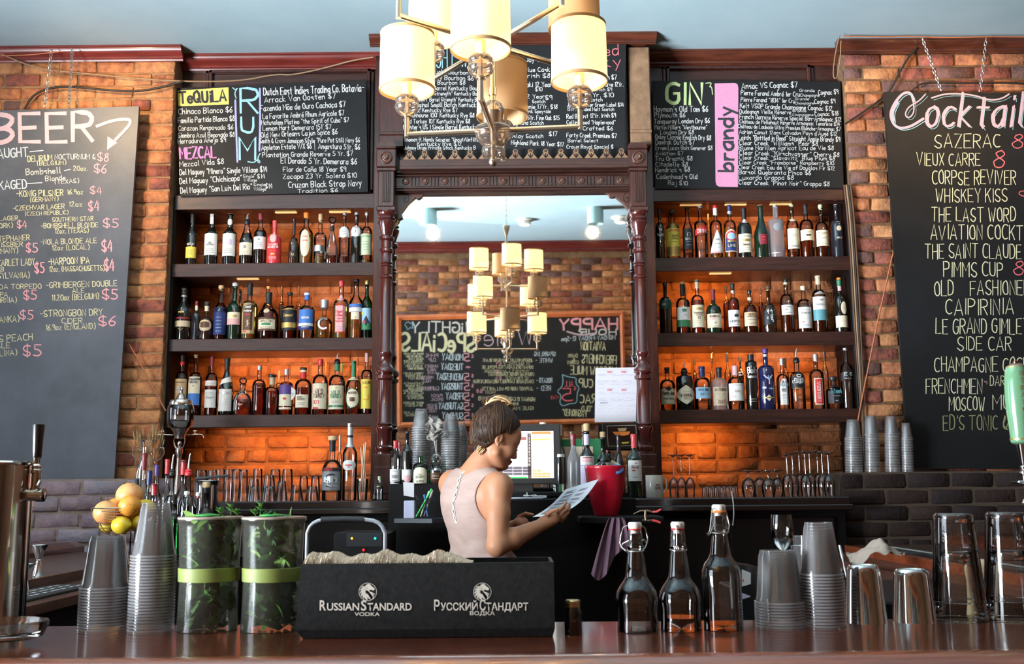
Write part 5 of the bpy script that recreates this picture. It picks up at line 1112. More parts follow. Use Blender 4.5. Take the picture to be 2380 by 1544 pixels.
for x,y,lb in ((-.86,.78,'white round downlight behind the left cylinder spotlight'),(.12,.72,'white round downlight beside the chandelier chain'),(1.06,.78,'white round downlight right of the right cylinder spotlight')):
    g=empty('ceiling_downlight',(x,y,H),lb,'downlight','white downlights over the customers')
    mb=MB();mb.lathe([(.095,0),(.09,-.012),(.06,-.014),(.06,-.05),(.05,-.055),(.05,-.04)],28,cap=False);mb.build('trim_ring',mat('white_enamel',(.8,.74,.66),.4),g)
    mb=MB();mb.lathe([(0,-.062),(.035,-.058),(.05,-.045),(.05,-.03)],20,cap=False);mb.build('lamp',M_glow,g)
# ================================================================== THINGS ON THE FRONT BAR
def bar_y(px,py,r):return PZ(px,py,BZ).y+r
def prof_px(pts,pxc,Y,zb):
    s=Y/F
    return [(w_*s,zat(py,Y,pxc)-zb) for w_,py in pts]
def turned(name,mats,pts,pxc,Y,zb,label,cat,group=None,seg=28,ang=40,cap=False):
    pr=prof_px(pts,pxc,Y,zb);mb=MB();mb.lathe(pr,seg,cap=cap)
    c=P(pxc,(pts[0][1]+pts[-1][1])/2,Y);o=mb.build(name,mats,None,ang=ang,loc=(c.x,Y,zb));return tag(o,label,cat,group)
M_cup=thin_glass('clear_cup_plastic',(.998,.998,.998),(.965,.96,.965),.10,1.5,haze=.10,hazecol=(.96,.93,.93))
M_rim=thin_glass('cup_rim_plastic',(.93,.93,.93),(.85,.84,.85),.12,2.5,haze=.42,hazecol=(.97,.94,.94))
ORD='first second third fourth fifth sixth seventh eighth ninth tenth eleventh twelfth thirteenth fourteenth fifteenth sixteenth seventeenth eighteenth nineteenth twentieth'.split()
def ordn(i):return ORD[i]
def cup_mesh(rr,rb,hc):
    mb=MB()
    mb.lathe([(rb*.95,hc-.002),(rb*.965,hc),(rb*.98,hc-.006),(rb*1.035,hc-.010),(rr*.90,.012),(rr*.925,.010),(rr*.93,.0035)],28,cap=False)
    mb.m=1;mb.lathe([(rr*.93,.0035),(rr,.003),(rr*1.0,0),(rr*.96,.0006)],28,cap=False);mb.m=0
    mb.lathe([(0,hc-.004),(rb*.95,hc-.002)],28,cap=False)
    return mb.mesh('plastic_cup',[M_cup,M_rim],40)
def cup_stack(pxc,wt,wb,ytop,ybase,yrim,n,zb,Y,where,lean=0.0):
    s=Y/F;c=P(pxc,(ytop+ybase)/2,Y);Ht=zat(ytop,Y,pxc)-zb;hc=zat(ytop,Y,pxc)-zat(yrim,Y,pxc)
    me=cup_mesh(wb*s/2,wt*s/2,hc);dz=(Ht-hc)/(n-1)
    grp='clear plastic cups nested upside down, '+where
    for i in range(n):
        o=link('plastic_cup',me,None,(c.x+lean*i*dz+random.uniform(-.0001,.0001),Y,zb+i*dz+.0005))
        lb=('topmost clear plastic cup, stack ' if i==n-1 else 'lowest clear plastic cup, stack ' if i==0 else (ordn(i)+' cup from the bottom, clear plastic stack ' if i<=n//2 else ordn(n-1-i)+' cup from the top, clear plastic stack '))+where
        tag(o,lb,'cup',grp)
y_=bar_y(245,1470,.05)
cup_stack(245,76,112,1246,1470,1368,15,BZ,y_,'leftmost on the front bar')
cup_stack(356,63,102,1170,1470,1294,25,BZ,bar_y(356,1472,.045),'beside the mint containers')
cup_stack(1810,82,112,1280,1462,1402,9,BZ,bar_y(1810,1464,.05),'right of the swing-top bottles')
cup_stack(1908,64,100,1215,1460,1337,17,BZ,bar_y(1908,1462,.045),'beside the steel shaker tins')
M_steel=mat('polished_steel',(.62,.60,.58),.09,metal=1)
def tin(px,wt,wb,yt,yb,lb):
    Y=bar_y(px,yb,.04)
    return turned('shaker_tin',M_steel,[(wb/2,yb+2),(wb/2+.8,yb-1),(wb/2-.5,yb-4),(wt/2+2,yt+16),(wt/2+.5,yt+7),(wt/2-4,yt+1),(wt/2-7,yt+1),(wt/2-9,yt+3),(0,yt+3)],px,Y,BZ,lb,'shaker','steel shaker tins')
tin(2010,70,94,1312,1453,'upturned steel shaker tin beside the tall cup stack');tin(2122,74,96,1322,1451,'shorter upturned steel shaker tin beside the pint glasses')
M_gl=thin_glass('tumbler_glass',(.98,.985,.985),(.66,.67,.68),.015,2.6)
M_glt=mat('thick_glass',(.93,.95,.96),.01,trans=1.0,ior=1.48)
def pint(px,wt,wb,yt,yb,Y,lb,grp,zoff=None):
    s=Y/F;zb=zat(yb,Y,px) if zoff is None else zoff
    c=P(px,1321,Y);h=zat(yt,Y,px)-zb;rb,rt=wb*s/2,wt*s/2
    mb=MB();mb.lathe([(rb,0),(rb*1.005,.002),(rt*1.02,h-.012),(rt,h-.004),(rt*.9,h),(0,h)],32,cap=False)
    o=mb.build('pint_glass',M_gl,None,ang=50,loc=(c.x,Y,zb));tag(o,lb,'glass',grp)
    m2=MB();m2.lathe([(0,h-.022),(rt*.80,h-.021),(rt*.94,h-.018),(rt*.975,h-.010),(rt*.95,h-.003),(rt*.7,h-.001),(0,h-.001)],32,cap=False);m2.build('thick_base',M_glt,o,ang=50)
    r_=MB();r_.tube([(rb*math.cos(t*math.pi/20),rb*math.sin(t*math.pi/20),.0012) for t in range(40)],.0011,5,closed=True);r_.build('rim',M_glt,o,ang=60)
    return o
for px,wt,wb,yt,a,b in ((2214,86,114,1193,1399,'beside the shaker tins'),(2338,88,120,1190,1396,'at the right edge of the bar')):
    Y=bar_y(px,1449,.055)
    pint(px+10,wt,wb,yt,a,Y,'upper pint glass of the upturned pair '+b,'upturned pint glasses')
    pint(px+10,wt,wb+3,yt+88,1449,Y,'lower pint glass of the upturned pair '+b,'upturned pint glasses',BZ+.0005)
M_swg=thin_glass('swing_bottle_glass',(.97,.975,.96),(.58,.59,.56),.015,2.6)
M_wire=mat('bail_wire',(.55,.52,.48),.3,metal=1)
def swing(px,pts,stop,gas,gcol,wires,liq_,lb,yb):
    Y=bar_y(px,yb,.04);s=Y/F;pr=prof_px(pts,px,Y,BZ);pr=[(0,.002)]+[(a,max(b,.001)) for a,b in pr]
    mb=MB();mb.lathe(pr,36,cap=False);c=P(px,1350,Y)
    o=mb.build('swing_top_bottle',M_swg,None,ang=60,loc=(c.x,Y,BZ));tag(o,lb,'bottle','swing-top glass bottles on the front bar')
    Z=lambda py:zat(py,Y,px)-BZ
    m_=MB();m_.lathe([(a*s,Z(y)) for a,y in stop],24,cap=False);m_.build('stopper',mat('porcelain',(.80,.74,.66),.25,coat=.5),o)
    m_=MB();m_.lathe([((gas[0]+q[0])*s,Z(gas[1]+q[1])) for q in ((-4,2.5),(0,2.2),(1.3,0),(0,-2.2),(-4,-2.5))],24,cap=False);m_.build('gasket',mat('gasket_'+gcol,CC[gcol],.4),o,ang=70)
    for w3 in wires:
        m_=MB();m_.tube([((x-px)*s,dy*s,Z(y)) for x,y,dy in w3],.0013,6);m_.build('bail_wire',M_wire,o,ang=80)
    if liq_:
        zf_=Z(liq_[1]);q=[(0,.003)]+[(max(a-.003,0),b) for a,b in pr[1:] if .003<b<zf_];rr=rad_at(pr,zf_)-.003;q+=[(rr,zf_),(0,zf_)]
        m_=MB();m_.lathe(q,32,cap=False);m_.build('liquid',LQ[liq_[0]],o,ang=50)
    return o
B1p=[(43,1476),(47,1470),(46,1440),(46,1412),(48,1402),(47.5,1390),(44,1374),(37,1361),(29,1350),(24,1340),(22,1322),(20,1300),(17.5,1282),(17,1278),(19,1274),(19,1268),(17,1264),(17.5,1250),(16,1236),(15,1232)]
def ring(px,y,w_):return [(px+w_*math.cos(t*math.pi/8),y+1.5*math.sin(t*math.pi/8),-w_*math.sin(t*math.pi/8)) for t in range(17)]
swing(1479,B1p,[(0,1214),(13,1214),(15.5,1217),(16,1222),(14.5,1229),(10,1231),(10,1240),(0,1241)][::-1],(14.5,1231),'red',
      [ring(1479,1280,19),[(1461,1222,0),(1452,1226,-3),(1446,1245,-4),(1444,1262,-2),(1447,1272,-6),(1455,1280,-18)],[(1493,1222,0),(1502,1228,4),(1508,1250,5),(1506,1262,0),(1500,1274,-6),(1492,1280,-18)],[(1446,1274,0),(1450,1263,-8),(1462,1256,-17)],[(1503,1262,0),(1498,1254,-8),(1492,1257,-14)]],('water',1462),'empty swing-top bottle nearest the vodka caddy, bail hanging open',1474)
swing(1579,B1p,[(0,1213),(13,1213),(15.5,1216),(16,1221),(14.5,1228),(10,1230),(10,1240),(0,1241)][::-1],(14.5,1230),'red',
      [ring(1579,1278,19),[(1573,1221,-16),(1574,1235,-18),(1573,1260,-20),(1572,1276,-21)],[(1572,1268,-21),(1567,1274,-21),(1572,1281,-21),(1577,1275,-21),(1574,1268,-21)]],('black',1434),'round-shouldered swing-top bottle a quarter full of black syrup',1472)
swing(1677,[(42,1470),(45,1464),(45,1420),(44,1370),(44.5,1345),(43,1325),(37,1310),(28,1299),(24,1288),(21,1268),(18,1248),(17,1240),(19.5,1236),(20,1230),(18,1226),(17.5,1206),(16,1194),(15,1190)],
      [(0,1173),(13,1173),(15.5,1176),(16,1181),(14.5,1187),(10,1189),(10,1199),(0,1200)][::-1],(16,1190),'orange',
      [ring(1677,1238,19),[(1664,1181,-12),(1658,1186,-16),(1656,1205,-18),(1652,1232,-17),(1648,1240,-17)],[(1648,1240,-17),(1644,1238,-18),(1647,1244,-18),(1652,1240,-18),(1657,1228,-17),(1664,1218,-16)],[(1691,1181,0),(1696,1200,0),(1700,1222,0),(1696,1237,-4)]],('rust',1449),'tallest swing-top bottle with a little red-brown liquid and orange seal',1470)
Y=bar_y(1332,1478,.02);o=turned('small_bottle',mat('dark_glass_jar',(.012,.01,.009),.06,coat=1),[(19,1482),(20,1478),(20,1425),(18,1414),(16,1410),(16,1400),(0,1400)],1332,Y,BZ,'small dark bottle with ridged gold screw lid beside the vodka caddy','bottle')
m_=MB();m_.lathe([(a*Y/F,zat(y,Y,1332)-BZ) for a,y in ((16.5,1411),(17,1408),(16.2,1405),(17.2,1402),(16.5,1400),(17,1397),(15,1394.5),(0,1394))],24,cap=False);m_.build('screw_lid',mat('gold_lid',(.62,.45,.22),.3,metal=.9),o)
M_tub=thin_glass('tub_plastic',(.985,.985,.96),(.80,.82,.72),.12,1.5,haze=.11,hazecol=(.62,.62,.52))
M_leaf=[mat('mint_dark',(.022,.085,.012),.55),mat('mint_mid',(.075,.19,.03),.5),mat('mint_light',(.19,.34,.07),.5)]
def leaf(mb,c,d,up,L_,W_):
    d=d.normalized();sd=d.cross(up);sd=sd.normalized() if sd.length>1e-4 else d.orthogonal().normalized();nn=sd.cross(d)
    row=[(0,.04),(.2,.7),(.5,1),(.8,.6),(1,.03)];vs=[]
    for t,w_ in row:
        ctr=c+d*(L_*t)-nn*(L_*.22*t*t)
        vs+=[ctr-sd*W_*.5*w_+nn*W_*.12*w_,ctr,ctr+sd*W_*.5*w_+nn*W_*.12*w_]
    mb.add(vs,[(3*i+j,3*i+j+1,3*i+j+4,3*i+j+3) for i in range(4) for j in (0,1)])
def tub(px,lb,seed,wmul=1.0):
    Y=bar_y(px,1474,.062);s=Y/F;c=P(px,1340,Y);Z=lambda y:zat(y,Y,px)-BZ
    pr=[(0,1475),(66,1476),(68,1474),(66,1430),(64.5,1352),(66,1318),(70,1222),(71,1214),(73,1212),(73,1203),(71,1201)]
    pr=[(a*s,max(Z(y),.001)) for a,y in pr]
    mb=MB();mb.lathe(pr,40,cap=False);o=mb.build('mint_container',M_tub,None,ang=50,loc=(c.x,Y,BZ));tag(o,lb,'container','plastic tubs of mint')
    m_=MB();m_.lathe([(66.5*s,Z(1350)),(67.5*s,Z(1349)),(68.5*s,Z(1319)),(67.5*s,Z(1318))],40,cap=False);m_.build('band',mat('olive_band',(.25,.30,.07),.5),o)
    m_=MB();m_.lathe([(0,Z(1208)),(70*s,Z(1208)),(73.5*s,Z(1206)),(73.5*s,Z(1202)),(70*s,Z(1201)),(0,Z(1201.5))],40,cap=False);m_.build('lid',mat('lid_plastic',(.55,.42,.33),.35,trans=.3),o)
    m_=MB();m_.lathe([(28*s*.9,Z(1200)),(28*s,Z(1198)),(27*s,Z(1196)),(0,Z(1193))],24,cap=False);b_=m_.build('lid_button',mat('lid_green',(.05,.36,.07),.35),o);b_.location=((-2 if seed==1 else 0)*s,-20*s,.0)
    rnd=random.Random(seed)
    for zone,n_,za,zb_,rmx in (('u',150,1330,1222,58),('l',110,1465,1350,54)):
        for k in range(3):
            lm=MB()
            for i in range(n_//3):
                a=rnd.uniform(0,2*math.pi);r_=math.sqrt(rnd.random())*rmx*s;z=Z(rnd.uniform(za,zb_))
                cc=Vector((r_*math.cos(a),r_*math.sin(a),z));d=Vector((rnd.uniform(-1,1),rnd.uniform(-1,1),rnd.uniform(-.2,1)))
                L_=rnd.uniform(.028,.048)
                e_=cc+d.normalized()*L_
                if math.hypot(e_.x,e_.y)>62*s:d.x,d.y=-cc.x*8,-cc.y*8
                leaf(lm,cc,d,Vector((rnd.uniform(-1,1),rnd.uniform(-1,1),1)),L_,L_*.62)
            lm.v=[(x,y,max(z,.003)) for x,y,z in lm.v]
            tag(lm.build('mint_leaves',M_leaf[k if zone=='u' else max(0,k-1)],o,ang=180,fix=False),kind='stuff')
    for i in range(9):
        a=rnd.uniform(0,2*math.pi);r_=rnd.uniform(.1,.6)*60*s;m_=MB()
        m_.tube([(r_*math.cos(a),r_*math.sin(a),.006),(r_*.8*math.cos(a+.4),r_*.8*math.sin(a+.4),Z(1400)),(r_*math.cos(a+.8),r_*math.sin(a+.8),Z(1300))],.0013,5);m_.build('stem',mat('mint_stem',(.22,.30,.08),.5),o)
    for (dx,dy,hh) in (((48,1200,20),(25,1201,12),(62,1202,9)) if seed==1 else ((-28,1200,24),(-40,1201,8))):
        b0=Vector((dx*s,-15*s,Z(dy)));sp=MB();sp.tube([b0,b0+Vector((.002,0,hh*s))],.0011,5)
        for q in range(5):leaf(sp,b0+Vector((0,0,hh*s*(.4+.15*q))),Vector((math.cos(q*2.4),-.4,.9+.1*q)),Vector((0,0,1)),.014,.008)
        sp.build('mint_sprig',mat('mint_fresh',(.10,.28,.04),.5),o,ang=180)
tub(486,'plastic tub of mint with olive band beside the tall cup stack',1);tub(633,'plastic tub of mint with olive band beside the vodka caddy',2)
Yc=PZ(990,1484,BZ).y;c=P(990,1400,Yc)
tl,tr,br,bl=P(700,1306,Yc),P(1287,1313,Yc),P(1290,1466,Yc),P(687,1460,Yc)
zt_c,zb_c=(tl.z+tr.z)/2,(br.z+bl.z)/2
mb=MB();dpt=.15
def fr(u,v,d=0):
    p=(bl.lerp(br,u)).lerp(tl.lerp(tr,u),v);return Vector((p.x,Yc+d,zb_c+(zt_c-zb_c)*v))
vs=[fr(0,0),fr(1,0),fr(1,1),fr(0,1)];vb=[Vector((p.x,Yc+dpt,p.z)) for p in vs]
ft=[Vector((bl.x+.012,Yc+.006,BZ+.0008)),Vector((br.x-.004,Yc+.006,BZ+.0008)),Vector((br.x-.004,Yc+dpt-.01,BZ+.0008)),Vector((bl.x+.012,Yc+dpt-.01,BZ+.0008))]
t_=.006
ins=[Vector((p.x+(t_ if i in (0,3) else-t_),p.y+t_,p.z)) for i,p in enumerate([vs[3],vs[2]])]
inb=[Vector((tl.x+t_,Yc+dpt-t_,zt_c)),Vector((tr.x-t_,Yc+dpt-t_,zt_c))]
low=[Vector((tl.x+t_,Yc+t_,zt_c-.06)),Vector((tr.x-t_,Yc+t_,zt_c-.06)),Vector((tr.x-t_,Yc+dpt-t_,zt_c-.06)),Vector((tl.x+t_,Yc+dpt-t_,zt_c-.06))]
top_in=[Vector((tl.x+t_,Yc+t_,zt_c)),Vector((tr.x-t_,Yc+t_,zt_c)),inb[1],inb[0]]
V=vs+vb+ft+top_in+low
mb.add(V,[(0,1,2,3),(5,4,7,6),(4,0,3,7),(1,5,6,2),(8,9,1,0),(9,10,5,1),(10,11,4,5),(11,8,0,4),(8,11,10,9),
           (3,2,13,12),(2,6,14,13),(6,7,15,14),(7,3,12,15),(12,13,17,16),(13,14,18,17),(14,15,19,18),(15,12,16,19),(16,17,18,19)])
mb.v=[tuple(Vector(v)-c) for v in mb.v]
cad=mb.build('bar_caddy',mat('caddy_black',(.008,.008,.008),.6,spec=.25,var=(.018,.017,.016),vscale=90,bump=.08,bscale=200),None,ang=20,loc=c);tag(cad,'long black bar caddy printed with vodka lettering in two languages','caddy')
M_print=mat('cream_print',(.68,.62,.52),.5)
def fonttext(txt,x0,x1,ybase,hpx,Y,parent,org,m,name='lettering',bold=.02,d=.0012):
    cu=bpy.data.curves.new('t','FONT');cu.body=txt;cu.size=1;cu.offset=bold;cu.resolution_u=3
    ob=bpy.data.objects.new('t',cu);COL.objects.link(ob);bpy.context.view_layer.update()
    me=bpy.data.meshes.new_from_object(ob);bpy.data.objects.remove(ob)
    xs=[v.co.x for v in me.vertices];a,b=min(xs),max(xs)
    p0,p1=P(x0,ybase,Y),P(x1,ybase,Y);s=Y/F;k=(p1.x-p0.x)/(b-a);kz=hpx*s/.70
    for v in me.vertices:v.co=Vector((p0.x+(v.co.x-a)*k,Y-d,p0.z+(p1.z-p0.z)*(v.co.x-a)/(b-a)+v.co.y*kz))-org
    me.materials.clear();me.materials.append(m)
    o=link(name,me,parent);o['kind']='stuff';return o
for parts in ((('R',743,758,1419,22),('USSIAN',760,835,1419,16),('S',839,852,1419,22),('TANDARD',854,957,1419,16),('VODKA',824,883,1432,8)),
              (('Р',1009,1022,1419,22),('УССКИЙ',1024,1110,1419,16),('С',1115,1129,1419,22),('ТАНДАРТ',1130,1228,1419,16),('ВОДКА',1092,1150,1430,8))):
    for p in parts:fonttext(*p,Yc,cad,c,M_print)
for px in (855,1121):
    f3=lambda u,v:Vector((P(px+u,1376-v,Yc).x,Yc-.0012,P(px+u,1376-v,Yc).z))-c
    e=MB();ribbon(e,[(20.5*math.cos(t*math.pi/20),20.5*math.sin(t*math.pi/20)) for t in range(41)],.5,f3)
    for k in range(8):
        a0=math.radians(95+k*24);n_=7
        pts=[]
        for t in range(n_+1):
            q=t/n_;rr=5+14.5*q;aa=a0+.9*q*(1 if k<6 else .6);pts.append((rr*math.cos(aa),rr*math.sin(aa)))
        L=[pts[i] for i in range(len(pts))]
        for i in range(len(L)-1):
            wd=2.6*math.sin(math.pi*min(1,(i+.6)/n_));ribbon(e,[L[i],L[i+1]],wd,f3)
    e.add([f3(u,v) for u,v in ((-4,16),(2,19),(6,17),(8,14),(15,9),(16,5),(12,3),(7,5),(2,2),(-4,4),(-8,10))],[tuple(range(11))])
    for k in range(4):ribbon(e,[(2+k*3,1-k*3),(9+k*1.5,-2-k*3.5),(16-k*1.5,-5-k*3.6)],1.0,f3)
    e.build('emblem',M_print,cad,ang=0,fix=False)
def noise3(x,y,z):return math.sin(x*311+1.3*math.sin(z*190))*math.cos(y*277+x*91)*.5+.5*math.sin(x*77+z*50)
mb=MB();nu,nv=420,22
tw0,tw1=P(701,1306,Yc),P(1095,1312,Yc);rnd=random.Random(3)
def tw(u,v):
    x=tw0.x+(tw1.x-tw0.x)*u;a=2*math.pi*v;env=min(1,.5+u*8)*min(1,(1-u)*7+.05)
    hgt=(.018+.004*math.sin(u*17)+.003*math.sin(u*41+1))*env+(.008*max(0,1-abs(u-.015)*30))
    k=1+rnd.uniform(-.10,.10)
    return Vector((x+rnd.uniform(-.0006,.0006),Yc+.07+math.cos(a)*.058*k,zt_c-.004+math.sin(a)*hgt*(k if math.sin(a)>0 else .6)))-c
mb.grid(tw,nu,nv);tag(mb.build('bar_towel',mat('terry_towel',(.62,.47,.34),.95),None,ang=180,loc=c),'fluffy beige bar towel laid along the top of the vodka caddy','towel')
Y=1.93;g=turned('ashtray',mat('ashtray_glass',(.92,.93,.93),.02,trans=1,ior=1.5),[(0,1483),(78,1484),(92,1478),(104,1446),(104,1438),(98,1437),(88,1462),(70,1468),(0,1468)],0,Y,BZ,'heavy round glass ashtray at the left end of the bar','ashtray',seg=14,ang=30)
g.scale=(1,.85,.9)
M_chr=mat('tower_chrome',(.55,.47,.40),.10,metal=1)
Y=2.08;tx=P(-38,1300,Y).x;tw_=empty('beer_tower',(tx,Y,BZ+.0008),'tall chrome draught tower with black tap handle at the left edge','beer tower')
s=Y/F;Z=lambda y:zat(y,Y,20)-BZ
mb=MB();mb.lathe([(0,0),(.105,0),(.105,.006),(.09,.012),(94*s,.014),(94*s,Z(1084)),(97*s,Z(1082)),(98*s,Z(1078)),(94*s,Z(1074)),(0,Z(1072))],40,cap=False);mb.build('column',M_chr,tw_)
xf=P(84,1100,Y).x-tx
mb=MB();mb.lathe([(14*s,0),(14*s,20*s),(16*s,20*s),(16.5*s,36*s),(13*s,38*s),(0,38*s)],20,(92*s,0,Z(1152)),axis=(1,0,0),cap=False);mb.build('shank',M_chr,tw_)
mb=MB();mb.tube([(xf-6*s,0,Z(1150)),(xf,0,Z(1132)),(xf+1*s,0,Z(1112)),(xf+2*s,0,Z(1095))],[10*s,9*s,11*s,9*s],14)
mb.lathe([(9*s,Z(1104)),(12*s,Z(1101)),(12*s,Z(1095)),(10*s,Z(1092)),(11*s,Z(1088)),(10*s,Z(1084)),(6*s,Z(1080)),(8*s,Z(1066)),(9*s,Z(1064)),(0,Z(1064))],18,(xf,0,0),cap=False)
mb.tube([(xf+6*s,0,Z(1118)),(xf+12*s,-.005,Z(1122)),(xf+10*s,-.01,Z(1132))],4*s,8);mb.build('faucet',M_chr,tw_)
mb=MB();mb.lathe([(9.5*s,Z(1066)),(10*s,Z(1064)),(13*s,Z(992)),(12.4*s,Z(988.5)),(0,Z(988))],20,(xf,0,0),cap=False);mb.build('tap_handle',mat('black_handle',(.008,.007,.007),.25,coat=.5),tw_)
Y=2.12;s=Y/F;hx_=P(2374,1000,Y).x;tg=empty('beer_tap',(hx_+.10,Y,BZ+.0008),'draught tap with long green handle at the right edge','beer tap');Z=lambda y:zat(y,Y,2374)-BZ
mb=MB();mb.lathe([(0,0),(.06,0),(.06,.01),(.03,.014),(.028,Z(1118)),(.028,Z(1126)+.02),(0,Z(1126)+.02)],24,(.03,0,0),cap=False);mb.build('column',M_steel,tg)
mb=MB();mb.box((-.10-28*s,-.02,Z(1126)),(.01,.02,Z(1118)),.003);mb.tube([(-.10,0,Z(1124)),(-.10-4*s,-.01,Z(1145)),(-.10-14*s,-.02,Z(1164))],5*s,10);mb.lathe([(7*s,0),(7.5*s,10*s),(6*s,11*s)],14,(-.10-13*s,-.019,Z(1164)),axis=(-.4,-.25,-1));mb.build('faucet',M_steel,tg)
mb=MB();mb.lathe([(6*s,Z(1118)),(6*s,Z(1108)),(10*s,Z(1106)),(11.5*s,Z(1100)),(10*s,Z(1095)),(7*s,Z(1094)),(11*s,Z(1091)),(11.5*s,Z(1086)),(7*s,Z(1083)),(9*s,Z(1072)),(13*s,Z(1040)),(14*s,Z(1034)),(0,Z(1034))],22,(-.10,0,0),cap=False);mb.build('ferrule',M_steel,tg)
hp=[(18,1034),(24,1030),(26,1024),(25,1019),(26,1000),(29,960),(30,930),(29,895),(26,866),(23,856),(21,852)]
mb=MB();mb.lathe([(a*s,Z(y)) for a,y in hp],28,(-.10,0,0));hd=mb.build('handle',mat('green_handle',(.13,.28,.15),.22,coat=.8),tg)
mb=MB();mb.lathe([(25.8*s,Z(1024)),(26.3*s,Z(1022)),(25.8*s,Z(1020))],28,(-.10,0,0),cap=False);mb.build('gold_ring',mat('gold_band',(.6,.45,.15),.3,metal=.8),tg);mb=MB();mb.lathe([(22.5*s,Z(857)),(22.8*s,Z(855)),(22*s,Z(853))],28,(-.10,0,0),cap=False);mb.build('gold_ring',MATS['gold_band'],tg)
mb=MB();mb.lathe([(20*s,Z(852)),(14*s,Z(847)),(7*s,Z(845)),(8*s,Z(841)),(0,Z(839))],20,(-.10,0,0),cap=False);mb.build('top_cap',mat('copper_cap',(.6,.35,.28),.2,metal=1),tg)
m_=MB()
for i,chh in enumerate('STRATCHER'):
    st,W=text_strokes(chh);zc=Z(872+i*16.5)
    for p in st:
        ribbon(m_,[((u/W-.5)*8*s-4*s,zc+(v/10-.5)*10*s) for u,v in p],.9*s,lambda u,v:(-.10+u,-math.sqrt(max((29.5*s)**2-u*u,0))-.0005,v))
tag(m_.build('lettering',mat('gold_band',(.6,.45,.15),.3),hd,ang=0,fix=False),kind='stuff')
# ================================================================== THE BARTENDER
Y0=4.25
def W(px,py,dy=0.0):return np.array(P(px,py,Y0+dy))
class Field:
    def __init__(s,lo,hi,h):
        s.h=h;s.lo=np.array(lo,float);n=np.ceil((np.array(hi)-s.lo)/h).astype(int)+1
        s.n=n;s.ax=[s.lo[i]+h*np.arange(n[i]) for i in range(3)];s.D=np.full(n,.3,np.float32)
    def sl(s,lo,hi,pad):
        r=[]
        for i in range(3):
            a=int(max(0,math.floor((lo[i]-pad-s.lo[i])/s.h)));b=int(min(s.n[i],math.ceil((hi[i]+pad-s.lo[i])/s.h)+1))
            if b<=a:return None
            r.append(slice(a,b))
        return tuple(r)
    def pts(s,q):return np.stack(np.meshgrid(*[s.ax[i][q[i]] for i in range(3)],indexing='ij'),-1).astype(np.float32)
    def put(s,fn,lo,hi,k,op='u',pad=.05):
        q=s.sl(lo,hi,pad)
        if q is None:return
        d=fn(s.pts(q));a=s.D[q]
        if op=='u':h=np.clip(.5+.5*(a-d)/k,0,1);s.D[q]=d*h+a*(1-h)-k*h*(1-h)
        else:h=np.clip(.5-.5*(a+d)/k,0,1);s.D[q]=a*(1-h)-d*h+k*h*(1-h)
    def cap(s,a,b,ra,rb=None,k=.02,op='u'):
        a=np.array(a,np.float32);b=np.array(b,np.float32);rb=ra if rb is None else rb;R_=max(ra,rb);ba=b-a;L2_=float(ba @ ba)+1e-9
        def fn(p):
            pa=p-a;t=np.clip((pa @ ba)/L2_,0,1);return np.linalg.norm(pa-t[...,None]*ba,axis=-1)-(ra+(rb-ra)*t)
        s.put(fn,np.minimum(a,b)-R_,np.maximum(a,b)+R_,k,op)
    def ell(s,c,r,M=None,k=.02,op='u'):
        c=np.array(c,np.float32);r=np.array(r,np.float32);M=np.eye(3,dtype=np.float32) if M is None else np.array(M,np.float32)
        def fn(p):
            q=(p-c) @ M.T;k0=np.linalg.norm(q/r,axis=-1);k1=np.linalg.norm(q/(r*r),axis=-1)+1e-6;return k0*(k0-1)/k1
        s.put(fn,c-r.max(),c+r.max(),k,op)
    def val(s,p):
        g=(np.array(p)-s.lo)/s.h;i=np.clip(np.floor(g).astype(int),0,s.n-2);f=g-i;v=0
        for a in (0,1):
            for b in (0,1):
                for c in (0,1):v+=s.D[i[0]+a,i[1]+b,i[2]+c]*(f[0] if a else 1-f[0])*(f[1] if b else 1-f[1])*(f[2] if c else 1-f[2])
        return v
    def hit(s,px,py,y0=3.9,y1=4.7):
        y=y0
        while y<y1:
            p=np.array(P(px,py,y));v=s.val(p) if (p>s.lo).all() and (p<s.lo+s.h*(s.n-1)).all() else .05
            if v<.0005:return p
            y+=max(.002,v*.8)
        return None
